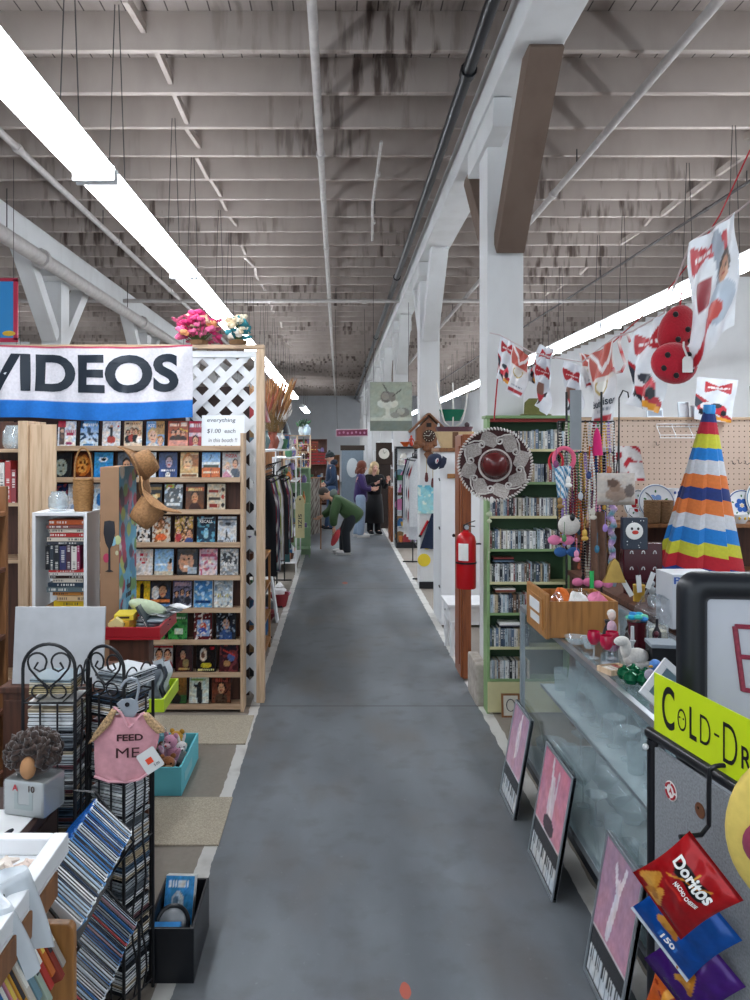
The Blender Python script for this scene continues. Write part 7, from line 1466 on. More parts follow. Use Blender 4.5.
# --- left side, behind the lattice
t = thing('lattice_backing', 'dark plywood back of the video shelving', 'panel', (0, 0, 0)); MB().box(-2.6, -.66, 5.66, 5.675, 0, 2.3).out('plywood', 'dark', t); MB().box(-2.6, -2.55, 5.676, 5.72, 0, 2.3).out('batten', 'dark', t); MB().box(-1.2, -1.15, 5.676, 5.72, 0, 2.3).out('batten', 'dark', t)  # dark sheet added only to make the lattice holes look dark
def lrow(x0, x1, y0, y1, zs, names, n, zm=.2, **k):
    for z, w in zip(zs, names): row(x0, x1, y0, y1, z, n, w, PI / 2, zmax=zm, **k)
rack('pine_stand', 'honey pine slatted stand of baskets behind the lattice at the aisle', -.95, -.625, 6.3, 7.05, (.1, .35, .62, .9), 'oaky')
lrow(-.73, -.73, 6.36, 7.0, (.1, .35, .62, .9), ['the lowest shelf of the pine stand', 'the second shelf of the pine stand', 'the third shelf of the pine stand', 'top of the pine stand'], 5, .22)
basket('black wire basket with white lining on the pine stand floor', (-.70, 6.18, .001), .06, .16, 'bplast') 
rack('tall_wall_rack', 'tall dark rack of ornaments behind the pine stand', -1.5, -.98, 5.75, 8.3, (.4, .8, 1.2, 1.5, 1.8), 'dark', back='x-')
for i, z in enumerate((.8, 1.2, 1.5, 1.8)): row(-1.07, -1.07, 5.85, 8.2, z, 12, 'the %s shelf of the dark tall rack' % ('second', 'third', 'fourth', 'top')[i], PI / 2, zmax=.27)
# iron garment rails
def garment(label, x, y, z, w, h, c, pat=None, name='hanging_garment'):
    t = thing(name, label, 'clothing', (x, y, z), rnd.uniform(-.12, .12), 'garments on the iron rails')
    def sf(sg): return lambda u, v: ((u - .5) * w * (1 - .35 * max(0, v - .75) / .25 * 1.2) * (1 + .08 * (1 - v)), sg * (.012 + .012 * math.sin(u * 12 + v * 3 + x * 40)), (v - 1) * h)
    for sg in (-1, 1): MB(c).grid(sf(sg), 12, 12, pat).out('cloth_side', 'cloth', t, smooth=True, ang=180)
    MB().tube([(-w * .38, 0, -.03), (0, 0, .02), (w * .38, 0, -.03)], .005, 6).tube([(0, 0, .02), (0, 0, .045), (.015, 0, .06), (.02, 0, .045)], .003, 6).out('hanger', 'black', t)
    return t
def railrack(label, x, y0, y1, h):
    t = thing('garment_rail', label, 'garment rail', (0, 0, 0))
    for y in (y0, y1): MB().tube([(x, y, 0), (x, y, h)], .01, 8).out('upright', 'black', t, smooth=True); MB().tube([(x - .16, y, .012), (x + .1, y, .012)], .01, 8).out('foot', 'black', t)
    MB().tube([(x, y0, h), (x, y1, h)], .01, 8).out('rail', 'black', t, smooth=True); MB().tube([(x, y0, .35), (x, y1, .35)], .008, 8).out('lower_bar', 'black', t, smooth=True)
    for k in range(5): yy = y0 + (y1 - y0) * (k + .5) / 5; MB().tube([(x, yy, h), (x + .04, yy, h + .05), (x + .1, yy, h + .07)], .006, 6).out('arm', 'black', t)
railrack('black iron garment rail at the aisle beyond the pine stand', -.74, 7.35, 8.75, 1.62); railrack('black iron garment rail farther along the aisle, behind the cream sign', -.74, 9.2, 10.5, 1.55)
GC = [('#1d1f25', 'black'), ('#d9dadc', 'white'), ('#2f3a52', 'navy'), ('#7a2430', 'wine'), ('#8d8f92', 'grey'), ('#9fae55', 'lime patterned'), ('#3f6a6f', 'teal'), ('#5a4336', 'brown'), ('#c9c3b3', 'cream'), ('#6a4a6a', 'plum')]
k = 0
for (x, y0, y1, z, w) in ((-.74, 7.42, 8.7, 1.575, 'the nearer iron rail'), (-.74, 9.27, 10.45, 1.505, 'the farther iron rail')):
    for i in range(10):
        c, n = GC[(k * 3) % 10]; k += 1
        pat = (lambda u, v, c=c, s=k: lin('#e1e1df') if mnoise.noise(Vector((u * 7, v * 9, s))) > .15 else lin(c)) if i % 3 else None
        garment('%s garment hanging %s along %s' % (n, nth(i + 1), w), x, y0 + (y1 - y0) * (i + .5) / 10, z - .05, .25, .7 + .4 * rnd.random(), c, pat)
for k in range(6):
    c, n = IC[(k * 5 + 1) % 14]; item(('wicker_pot', 'trinket_box', 'tin_can', 'deep_bowl', 'ceramic_jar', 'toy_animal')[k], (-.78 + .03 * (k % 2), 7.5 + .2 * k, .001), PI / 2, 'the floor beneath the nearer iron rail', (c, n), 1.6)
t = thing('white_plank', 'white narrow plank leaning at the aisle below the garments', 'plank', (-.64, 8.05, 0), (0, D(-8), 0)); MB().box(-.012, .012, -.07, .07, .002, .62).out('board', 'white', t, bev=.004); MB().box(-.014, .014, -.075, .075, .6205, .64).out('end_cap', 'white', t)
t = thing('cream_tag', 'cream wooden tag sign with vertical lettering hanging by the aisle', 'sign', (X(300, 10.8), 10.8, Z(538, 10.8)), D(8)); MB('#d8cf9f').prism([(-.065, 0), (.065, 0), (.065, .54), (.03, .6), (-.03, .6), (-.065, .54)], 0, .012, 'xz').out('board', 'matte', t, bev=.003); MB('#2b2a26').sph((0, -.001, .55), (.012, .003, .016), 10, 6).out('hole', 'matte', t); text('SIZE', .05, 'ink_wash', t, (.0, -.003, .24), (PI / 2, PI / 2, 0), width=.2, bold=.01); MB().tube([(0, .006, .56), (0, .03, .78)], .004, 5).out('cord', 'black', t)
# dried pampas and white blossom
def pampas(name, label, loc, n, h, sp, cols, tuft=.10, vase='#8a4a3a'):
    t = thing(name, label, 'dried flowers', loc); st = MB('#8a6f45'); pl = MB()
    for k in range(n):
        a = rnd.uniform(0, 2 * PI); r = sp * rnd.random() ** .6; hh = h * rnd.uniform(.7, 1.05); p = [(0, 0, .1), (r * .4 * math.cos(a), r * .4 * math.sin(a), hh * .55), (r * math.cos(a), r * math.sin(a), hh)]
        st.tube(p, .0025, 4); pl.color(rnd.choice(cols)); e_ = Vector(p[2]); d_ = (e_ - Vector(p[1])).normalized()
        pl.tube([e_ - d_ * tuft * .6, e_ - d_ * tuft * .2, e_ + d_ * tuft * .5, e_ + d_ * tuft], [.004, .016, .013, .001], 6)
    st.out('stem', 'matte', t); pl.out('plume', 'plush', t, smooth=True); MB(vase).lathe([(0, 0), (.05, 0), (.075, .08), (.045, .16), (.055, .18), (.048, .18), (0, .1)], 16).out('vase_body', 'gloss', t, smooth=True); return t
pampas('pampas_grass', 'tall tan pampas plumes in a red vase beyond the lattice', (-.70, 8.15, 1.83), 90, .60, .2, ['#b07f4f', '#c0925e', '#9a6a3f', '#8f5a3a'], .16)
pampas('pampas_grass', 'reddish dried plumes in a vase behind the tan pampas', (-.74, 7.5, 1.83), 40, .5, .14, ['#9a4f3f', '#a8623f', '#b9885a'], .12, '#5a6f6f')
pampas('blossom_spray', 'white blossom branches standing beside the pampas', (-.70, 8.75, 1.83), 50, .5, .16, ['#e3e0dc', '#d9cfc9', '#e8e6e2'], .06, '#c9cdd0')
pampas('blossom_spray', 'pink dried sprig bundle close to the lattice post', (-1.02, 6.4, 1.805), 26, .4, .14, ['#b0405a', '#c97a8a', '#d9c9c0'], .07, '#d8dadc')
t = thing('upper_ledge', 'white narrow shelf carrying the dried flowers above the garments', 'shelf', (0, 0, 0)); MB().box(-.90, -.63, 5.78, 10.9, 1.805, 1.825).out('shelf_board', 'white', t); [MB().box(-.90, -.88, y, y + .02, 0, 1.804).out('leg', 'white', t) for y in (5.8, 7.2, 8.95, 10.86)]
for q, (ya, yb) in enumerate(((5.9, 7.0), (9.0, 10.8))): row(-.70, -.70, ya, yb, 1.825, 7 + q * 4, 'the %s stretch of the white upper shelf' % ('near', 'far')[q], PI / 2, s=(1, 1.6), zmax=.42)
for k in range(3): c_ = IC[(k * 3 + 2) % 14]; item(('wicker_pot', 'ceramic_jar', 'deep_bowl')[k], (-.69, 8.83 + .13 * k, .001), 0, 'the floor under the white upper shelf', c_, 1.7)
# --- left units facing the camera farther on
rack('pale_green_shelf', 'pale green painted shelf unit facing the camera at mid aisle', -.92, -.47, 12.7, 13.05, (.15, .5, .9, 1.25, 1.5), 'pgreen', back='y+')
for i, z in enumerate((.5, .9, 1.25)): row(-.86, -.54, 12.8, 12.8, z, 5, 'the %s shelf of the pale green unit' % ('second', 'third', 'fourth')[i], 0, zmax=.24)
t = thing('bottle_rack', 'pine pigeonhole rack of dark bottles on the pale green unit', 'rack', (-.69, 12.86, 1.501)); 
for x in (-.23, -.01, .21): MB().box(x, x + .02, -.08, .08, 0, .55).out('upright', 'pine', t)
for z in (0, .13, .26, .39, .535): MB().box(-.2099, .2099, -.08, .08, z, z + .012).out('shelf', 'pine', t)
for i in range(4):
    for j in range(6):
        if j in (2.5,): continue
        item(('tea_cup', 'slim_bottle', 'figurine')[(i + j) % 3], (-.69 - .185 + .074 * j, 12.83, 1.501 + .0135 + .13 * i), 0, 'the %s tier of the pine pigeonhole rack' % _o1[i], None, .52)
pampas('potted_topiary', 'green leafy plant above the pine pigeonhole rack', (-.6, 12.9, 2.052), 30, .22, .12, ['#2f5a3a', '#3f6f47', '#274a35'], .05, '#c3d0d4')
item('ceramic_jar', (-.52, 12.8, 2.053), 0, 'top of the pine pigeonhole rack', ('#b9cfdc', 'pale blue'), 1.2)
for k, (x, y, c, n, m_) in enumerate(((-.86, 11.2, 'white', 'white painted', 'white'), (-1.0, 14.3, 'oak', 'oak', 'oak'), (-1.0, 15.9, 'white', 'white boarded', 'white'), (-1.0, 17.6, 'walnut', 'dark walnut', 'walnut'), (-1.0, 19.4, 'pine', 'bare pine', 'pine'))):
    zs = (.15, .55, .95, 1.35, 1.7 + .1 * (k % 2)); nm = ('the white aisle rack', 'the oak aisle rack', 'the boarded white rack', 'the walnut aisle rack', 'the pine aisle rack')[k]
    rack('aisle_rack', '%s open rack of knick-knacks along the aisle, %s from the lattice' % (n, nth(k + 1)), x - .1, x + .25, y, y + 1.35, zs, m_, back='x-')
    for i, z in enumerate(zs): row(x + .12, x + .12, y + .08, y + 1.28, z, 7 if k < 3 else 5, 'the %s shelf of %s' % (_o1[i], nm), PI / 2, zmax=.3)
for k, (px, py, Y, c, n) in enumerate(((317, 456, 17.9, '#8f2f2f', 'red brown'), (309, 444, 18.3, '#7a3a2a', 'chestnut'))):
    t = thing('wall_crate', '%s slatted crate hung high above the left racks' % n, 'crate', (X(px, Y), Y, Z(py + 8, Y))); [MB(c).box(-.22, .22, -.01, .01, z, z + .05).out('slat', 'matte', t) for z in (0, .07, .14, .21)]; [MB(c).box(x, x + .03, .0105, .03, 0, .26).out('upright', 'matte', t) for x in (-.2, .17)]; MB(c).box(-.01, .01, .0105, .03, -(Z(py + 8, Y) - 1.8), 0).out('support', 'matte', t)
t = thing('patterned_throw', 'grey woven throw hanging at the end of the left racks', 'textile', (X(315, 13.6), 13.6, Z(478, 13.6)), PI / 3); MB('#8f8b86').grid(lambda u, v: ((u - .5) * .4, .02 * math.sin(u * 14), (v - 1) * 1.0), 20, 20, lambda u, v: lin('#6a5a55') if (u * 8 + v * 12) % 1 < .4 else lin('#a39d96')).out('cloth_sheet', 'cloth', t, smooth=True); MB().tube([(-.22, 0, .0), (.22, 0, .0)], .012, 8).out('rod', 'oak', t); MB().tube([(.2, 0, 0), (.2, 0, -Z(478, 13.6))], .012, 8).out('pole', 'oak', t)
# --- right side beyond the first pillar
t = thing('cherry_cupboard', 'narrow shallow cherry wood cupboard behind the fire extinguisher', 'cupboard', (0, 0, 0)); MB().box(.985, 1.052, 6.0, 6.3, .02, 1.95).out('body', 'cherry', t, bev=.004)
d_ = MB().box(.97, .984, 6.005, 6.295, .03, 1.94).out('door', 'cherry', t, bev=.003); MB().box(.962, .9695, 6.05, 6.25, .12, 1.86).out('raised_panel', 'cherry', d_, bev=.003); MB().sph((.955, 6.27, 1.12), .014, 10, 8).out('knob', 'black', d_)
t = thing('white_side_table', 'low white ornate side table before the tall white cabinet', 'side table', (0, 0, 0)); MB().box(.97, 1.4, 6.72, 7.15, .43, .455).out('tabletop', 'white', t, bev=.004); MB().box(.99, 1.38, 6.74, 7.13, .3, .4299).out('apron', 'white', t)
for x in (1.0, 1.34):
    for y in (6.75, 7.09): MB().lathe([(.025, 0), (.018, .06), (.03, .16), (.02, .24), (.028, .2999)], 12).out('leg', 'white', t, (x + .015, y, 0), smooth=True)
MB().box(.985, .9895, 6.8, 7.08, .33, .41).out('drawer', 'white', t, bev=.003); MB('#b9bcc0').sph((.98, 6.94, .37), .01, 8, 6).out('knob', 'gloss', t)
t = thing('white_cabinet', 'tall white cabinet with wooden handle block and planters on top', 'cabinet', (0, 0, 0)); MB().box(1.055, 1.62, 7.8, 8.4, .02, 1.80).out('body', 'wmetal', t, bev=.01); MB().box(1.035, 1.65, 7.78, 8.42, 1.8005, 1.84).out('top_board', 'oak', t, bev=.004); MB().box(1.12, 1.27, 7.775, 7.799, 1.53, 1.575).out('handle_block', 'oaky', t, bev=.004)
MB().box(1.05, 1.0545, 7.84, 8.36, .06, 1.77).out('side_door', 'wmetal', t, bev=.002); [MB().tube([(1.049, y, z), (1.04, y, z + .03)], .006, 6).out('hinge', 'chain', t) for y in (7.83,) for z in (.4, 1.0, 1.5)]
t = thing('tan_planter', 'wide tan tapered planter box on the tall white cabinet', 'planter', (1.22, 7.98, 1.841)); MB('#c4ab83').prism([(-.13, 0), (.13, 0), (.2, .17), (-.2, .17)], -.08, .08).out('tapered_body', 'matte', t, bev=.004); MB('#6a4a35').box(-.03, .03, -.083, -.0801, .0, .165).out('strap', 'matte', t)
t = thing('woven_tray', 'dark plum woven tray resting over the tan planter', 'tray', (1.22, 7.98, 2.012)); MB('#5a3a45').lathe([(0, 0), (.18, 0), (.2, .05), (.19, .05), (.17, .01), (0, .01)], 20, sy=.45).out('woven_body', 'plush', t, smooth=True)
t = thing('green_planter', 'green bowl planter in white macrame on the woven tray', 'planter', (1.2, 7.98, 2.023)); MB('#1f6a52').lathe([(0, .1), (.08, .1), (.14, .22), (.13, .22), (.07, .11), (0, .11)], 20, sy=.6).out('bowl', 'gloss', t, smooth=True); mk = MB('#dcd8d0'); [mk.tube([(0, -.02, .01), (x * .7, -.05, .09), (x, -.06, .24), (x * 1.3, -.03, .5)], .008, 6) for x in (-.13, .13, .0)]; mk.out('macrame_cord', 'cloth', t, smooth=True)
item('trinket_box', (1.47, 7.95, 1.841), 0, 'the tall white cabinet', ('#d99aa0', 'pink'), 2.2); item('figurine', (1.4, 8.25, 1.841), 0, 'the tall white cabinet', ('#4a3a3f', 'dark plum'), 1.6); item('candle_holder', (1.09, 8.25, 1.841), 0, 'the tall white cabinet', ('#c9ccd0', 'pale grey'), 1.2)
t = thing('navy_baseball_hat', 'navy cap with a red and white badge hanging on the white cabinet side', 'cap', (.99, 7.66, 1.70), (D(10), D(-70), D(20))); MB('#232c45').lathe([(.085, 0), (.085, .03), (.06, .075), (.02, .095), (0, .096)], 18).out('crown', 'cloth', t, smooth=True); MB('#1e2740').prism([(-.07, -.08), (-.05, -.15), (0, -.165), (.05, -.15), (.07, -.08), (0, -.09)], 0, .008, 'xy').out('visor', 'cloth', t, bev=.002); MB('#c9c6c8').sph((0, -.075, .05), (.03, .008, .02), 10, 6).out('badge', 'print', t); MB('#a8283a').sph((0, -.081, .05), (.018, .005, .008), 10, 6).out('badge_stripe', 'print', t)
# things on the second pillar
PYF = PY[1] - .15
def on2(px, py, d=.004): return (X(px, PYF), PYF - d, Z(py, PYF))
t = thing('cuckoo_clock', 'carved brown cuckoo clock with pine cone weights on the second pillar', 'clock', on2(427.5, 448, .13)); t.scale = (1.25, 1.25, 1.2)
M['carved'] = wood('carved_walnut', '#7a4a28', '#4f2d18', .5); 
MB().prism([(-.13, 0), (.13, 0), (.13, .2), (0, .33), (-.13, .2)], -.02, .09).out('case_body', 'carved', t, bev=.006)
for s in (-1, 1): MB().bar((s * .2, .03, .17), (0, .03, .37), .15, .022).out('roof', 'carved', t, bev=.004)
MB('#3b2a22').lathe([(0, 0), (.062, 0), (.066, .012), (0, .014)], 22).out('dial', 'gloss', t, (0, -.022, .13), (PI / 2, 0, 0), smooth=True); [MB('#e3dccb').bar((0, -.04, .13), (.042 * math.sin(a), -.04, .13 + .042 * math.cos(a)), .006, .003).out('clock_hand', 'gloss', t) for a in (.6, -1.4)]
rm = MB('#d9cfb9'); [rm.sph((.052 * math.sin(k * PI / 6), -.038, .13 + .052 * math.cos(k * PI / 6)), .005, 6, 4) for k in range(12)]; rm.out('numeral_dot', 'gloss', t)
MB('#1c1512').box(-.025, .025, -.026, -.021, .225, .27).out('bird_door', 'matte', t); cv = MB(); [cv.sph((.13 * math.cos(a), -.02, .02 + .035 * math.sin(a * 3)), (.04, .018, .03), 8, 6) for a in [PI * k / 7 for k in range(8)]]; cv.out('carved_leaf', 'carved', t, smooth=True)
MB().prism([(-.02, -.02), (.02, -.02), (.05, -.07), (.03, -.1), (.0, -.15), (-.03, -.1), (-.05, -.07)], .0, .02).out('pendulum_leaf', 'carved', t, bev=.005)
for x, l in ((-.02, .27), (.045, .33)): MB('#a88a3f').tube([(x, .02, 0), (x, .02, -l)], .003, 5).out('weight_chain', 'matte', t); MB('#5a2a2a').lathe([(0, 0), (.016, .01), (.02, .04), (.012, .1), (0, .11)], 10).out('cone_weight', 'matte', t, (x, .02, -l - .1), smooth=True)
t = thing('sky_painting', 'unframed turquoise sky painting on the second pillar', 'painting', on2(427.5, 513.5, .02)); AMP[0] = .35; MB('#8fb5c0').box(-.13, .13, 0, .018, 0, .37).out('canvas', 'matte', t); art('painted_sky', .258, .368, 24, 30, paint(('#5ab0c8', '#a9cfc9'), ('n', 3, .12, 2.2, '#8fc9cf'), ('n', 5, .28, 6.2, '#d0dcd2')), t, 'print', (0, -.0015, .001)); AMP[0] = 1
for k, (px, py, s, c, n) in enumerate(((424, 560, 1.0, '#d9c02f', 'round yellow paper disc lowest'), (427, 545, .7, '#d4b930', 'small round yellow paper disc middle'), (431, 530, .55, '#cdb33a', 'little yellow paper scrap highest'))): solo(MB(c).lathe([(0, 0), (.085 * s, 0), (.085 * s, .004), (0, .004)], 20), 'paper_disc', 'print', n + ' on the second pillar', 'paper disc', on2(px, py, .006), (PI / 2, 0, 0))
t = thing('red_baton', 'red and black striped baton slanted on the second pillar', 'baton', on2(424, 528, .02), (0, D(28), 0)); MB('#b0262f').tube([(0, 0, -.1), (0, 0, .11)], .016, 8).out('rod', 'gloss', t); MB('#23242a').tube([(0, 0, -.13), (0, 0, -.1005)], .018, 8).out('tip', 'gloss', t)
t = thing('hanging_navy_cloth', 'navy triangular cloth hanging from the second pillar corner', 'cloth', on2(434, 513, .05)); MB('#1f2b44').grid(lambda u, v: ((u - .5) * (.08 + .24 * (1 - v)) - .03 * (1 - v), .03 * math.sin(u * 9) * (1 - v) - .01, (v - 1) * .46), 18, 16).out('cloth_sheet', 'cloth', t, smooth=True); MB().tube([(0, .03, .0), (0, -.02, .02)], .006, 6).out('hook', 'chain', t)
solo(MB().box(-.14, .14, -.03, -.001, 0, .09), 'kick_block', 'bplast', 'black rubber block at the foot of the second pillar', 'block', (1.2, PYF, .001), 0, bev=.004)
# hanging shirts and display tower
railrack('black garment rail of striped and white shirts by the third pillar', 1.2, 10.6, 12.2, 1.75)
for i in range(9):
    c, n = [('#d5d8db', 'white'), ('#c9ccd1', 'pale grey'), ('#8f2f35', 'red striped'), ('#dfe1e3', 'white'), ('#3a4658', 'navy striped'), ('#e1e2e2', 'cream white'), ('#9aa3ad', 'grey'), ('#d8dadd', 'white'), ('#2a2d33', 'black')][i]
    pat = (lambda u, v, c=c: lin('#e3e3e2') if (v * 9 + u * 2) % 1 < .5 else lin(c)) if 'striped' in n else None
    garment('%s shirt hanging %s along the rail by the third pillar' % (n, nth(i + 1)), 1.2, 10.68 + .165 * i, 1.68, .36, .95 + .2 * (i % 2), c, pat, 'hanging_shirt')
t = thing('glass_tower', 'tall black glass display tower of ornaments on the far aisle', 'display case', (0, 0, 0)); gx0, gx1, gy0, gy1 = 1.06, 1.46, 13.9, 14.3
for x in (gx0, gx1 - .025):
    for y in (gy0, gy1 - .025): MB().box(x, x + .025, y, y + .025, .1, 1.82).out('corner_post', 'bplast', t)
MB().box(gx0, gx1, gy0, gy1, 0, .0999).out('base', 'bplast', t); MB().box(gx0, gx1, gy0, gy1, 1.8205, 1.86).out('top_cap', 'bplast', t)
MB().box(gx0 + .026, gx1 - .026, gy1 - .012, gy1 - .006, .1005, 1.82).out('back_panel', 'wmetal', t)
tz = (.105, .4, .68, .96, 1.24, 1.52)
for z in tz[1:]: MB().box(gx0 + .026, gx1 - .026, gy0 + .01, gy1 - .013, z - .008, z - .001).out('glass_shelf', 'frost', t)
for i, z in enumerate(tz): row(gx0 + .06, gx1 - .06, gy0 + .08, gy0 + .08, z, 5, 'the %s tier of the glass tower' % _o1[i], 0, zmax=.22); row(gx0 + .06, gx1 - .06, gy0 + .25, gy0 + .25, z, 4, 'the rear %s tier of the glass tower' % _o1[i], 0, zmax=.24)
item('deep_bowl', (1.25, 14.1, 1.861), 0, 'top of the glass tower', ('#d9622a', 'orange'), 1.4); item('figurine', (1.36, 14.1, 1.861), 0, 'top of the glass tower', ('#c9402f', 'scarlet'), 1.2)
t = thing('brown_cabinet_case', 'reddish brown low cabinet just past the glass tower', 'cabinet', (0, 0, 0)); MB().box(1.03, 1.5, 14.8, 15.5, 0, 1.05).out('body', 'cherry', t, bev=.005); MB().box(1.022, 1.0295, 14.85, 15.45, .1, 1.0).out('door', 'cherry', t, bev=.003)
t = thing('long_case_clock', 'dark wall clock with pale dial beyond the glass tower', 'clock', (X(384, 17.2), 17.2, 1.45)); MB('#2f2420').box(-.15, .15, 0, .15, -1.44, .0).out('trunk', 'matte', t); MB('#33261f').box(-.18, .18, -.02, .16, .0005, .5).out('hood', 'matte', t, bev=.008); MB('#d9d6cc').lathe([(0, 0), (.12, 0), (.12, .01), (0, .01)], 22).out('dial', 'print', t, (0, -.021, .25), (PI / 2, 0, 0)); MB('#1c1a18').bar((0, -.034, .25), (.05, -.034, .3), .012, .004).bar((0, -.034, .25), (-.02, -.034, .34), .012, .004).out('clock_hand', 'gloss', t)
for k, (y, m_, n) in enumerate(((17.8, 'white', 'white'), (19.6, 'walnut', 'walnut'), (21.4, 'white', 'cream white'))):
    nm = 'the %s rack past the clock' % n; zs = (.15, .55, .95, 1.35, 1.75)
    rack('aisle_rack', '%s open rack of ornaments past the dark wall clock' % n, 1.06, 1.4, y, y + 1.4, zs, m_, back='x+')
    for i, z in enumerate(zs): row(1.15, 1.15, y + .1, y + 1.3, z, 6, 'the %s shelf of %s' % (_o1[i], nm), -PI / 2, zmax=.3)
# signs hanging in the middle distance
FY = 12.4
t = thing('fruit_canvas', 'hanging canvas of grey still life fruit in a white footed bowl', 'painting', (X(391, FY), FY, Z(431, FY))); fw, fh = X(412, FY) - X(370, FY), Z(382, FY) - Z(431, FY)
MB('#8f968c').box(-fw / 2, fw / 2, 0, .02, 0, fh).out('canvas', 'matte', t); AMP[0] = .3
art('painted_fruit', fw - .01, fh - .01, 50, 56, paint(('#99a090', '#a3a99b'), ('r', 0, 0, 1, .2, '#6f776c'), ('r', 0, .2, 1, .27, '#b9bdae'), ('e', .42, .56, .26, .1, '#c9cbbf'), ('l', .42, .3, .42, .5, .05, '#c3c6ba'), ('e', .42, .28, .14, .04, '#c3c6ba'), ('e', .38, .7, .13, .12, '#6d6862'), ('e', .52, .7, .1, .1, '#7d7a72'), ('e', .36, .71, .09, .08, '#8f8a80'), ('l', .42, .8, .3, .97, .012, '#4a4742'), ('l', .55, .72, .75, .85, .012, '#55524c'), ('e', .78, .38, .18, .1, '#7b7a72'), ('e', .74, .4, .1, .07, '#a5a598'), ('e', .6, .32, .12, .06, '#8b8a80')), t, 'print', (0, -.0015, .005)); AMP[0] = 1
for x in (-fw * .42, fw * .42): MB().tube([(x, .01, fh), (x, .01, ZJ - Z(431, FY))], .004, 5).out('hanging_wire', 'chain', t)
SYY = 14.6
t = thing('plum_sign', 'long plum coloured sign with a pale border hanging over the aisle', 'sign', (X(352, SYY), SYY, Z(436.5, SYY)), (0, D(-1), 0)); sw, sh_ = .62, .145; MB('#d2b9c4').box(-sw / 2, sw / 2, 0, .02, 0, sh_).out('border_board', 'matte', t); MB('#6a1f3f').box(-sw / 2 + .015, sw / 2 - .015, -.003, -.0005, .015, sh_ - .015).out('printed_panel', 'print', t)
for k in range(7): MB('#b0728f').sph((-.24 + .08 * k, -.004, sh_ / 2 + .01 * math.sin(k * 2)), (.02, .001, .025), 8, 5).out('painted_mark', 'print', t)
for x in (-.28, .28): MB().tube([(x, .01, sh_), (x, .01, ZJ - Z(436.5, SYY))], .004, 5).out('hanging_wire', 'chain', t)
# far end booths
rack('far_bookcase', 'dark bookcase closing the far end of the aisle', -1.3, -.35, 24, 24.35, (.1, .5, .9, 1.3, 1.7, 2.1), 'walnut', back='y+')
for i, z in enumerate((.5, .9, 1.3, 1.7)): row(-1.2, -.45, 24.1, 24.1, z, 7, 'the %s shelf of the far dark bookcase' % _o1[i + 1], 0, zmax=.3)
t = thing('grey_door_panel', 'grey blue painted door with an oval mirror at the far end', 'door leaf', (.42, 22, 0)); MB('#7d8c99').box(-.32, .32, 0, .04, 0, 1.75).out('door_leaf', 'matte', t, bev=.006); MB('#c9d2d6').sph((0, -.003, 1.25), (.17, .01, .28), 24, 14).out('oval_mirror', 'gloss', t, smooth=True); MB('#3a2f28').box(-.35, .35, .0, .05, 1.7505, 1.9).out('cornice', 'matte', t)
rack('far_side_rack', 'brown open rack beside the grey far door', -.25, .05, 22, 22.3, (.1, .5, .9, 1.3, 1.62), 'oak', back='y+')
for i, z in enumerate((.5, .9, 1.3)): row(-.2, .0, 22.1, 22.1, z, 4, 'the %s shelf of the rack by the far door' % _o1[i + 1], 0, zmax=.3)
t = thing('white_partition_post', 'slim white post beside the hanging plum sign', 'post', (X(369.5, 18.4), 18.4, 0)); MB().box(-.05, .05, -.05, .05, .02, 2.45).out('shaft', 'white', t, bev=.004); MB().box(-.08, .08, -.08, .08, 0, .0195).out('base_plate', 'white', t)
for k, (x, y, h_, m_, n) in enumerate(((.6, 24.0, 1.9, 'white', 'white'), (1.65, 24.0, 2.1, 'wmetal', 'glossy white'), (-2.2, 23.5, 2.2, 'oak', 'oak'))):
    t = thing('far_cupboard', '%s cupboard standing at the far end of the hall' % n, 'cupboard', (x, y, 0)); MB().box(-.3, .3, 0, .4, .06, h_).out('body', m_, t, bev=.006); MB().box(-.28, .28, .02, .38, 0, .0595).out('plinth', m_, t); [MB().box(s_ - .135, s_ + .135, -.014, -.0005, .12, h_ - .06).out('door', m_, t, bev=.003) for s_ in (-.145, .145)]
# ================================================================ people
def skin_mesh(nodes, edges, root, sub=2):
    me = bpy.data.meshes.new('s'); ks = list(nodes); me.from_pydata([nodes[k][:3] for k in ks], [(ks.index(a), ks.index(b)) for a, b in edges], [])
    o = bpy.data.objects.new('s', me); COL.objects.link(o); sm = o.modifiers.new('s', 'SKIN'); sm.use_smooth_shade = True
    for i, k in enumerate(ks):
        r = nodes[k][3]; me.skin_vertices[0].data[i].radius = r if isinstance(r, tuple) else (r, r); me.skin_vertices[0].data[i].use_root = k == root
    sb = o.modifiers.new('b', 'SUBSURF'); sb.levels = sub; sb.render_levels = sub
    dg = bpy.context.evaluated_depsgraph_get(); dg.update(); r = bpy.data.meshes.new_from_object(o.evaluated_get(dg)); bpy.data.objects.remove(o)
    v = [x.co.copy() for x in r.vertices]; f = [tuple(p.vertices) for p in r.polygons]; bpy.data.meshes.remove(r); return v, f
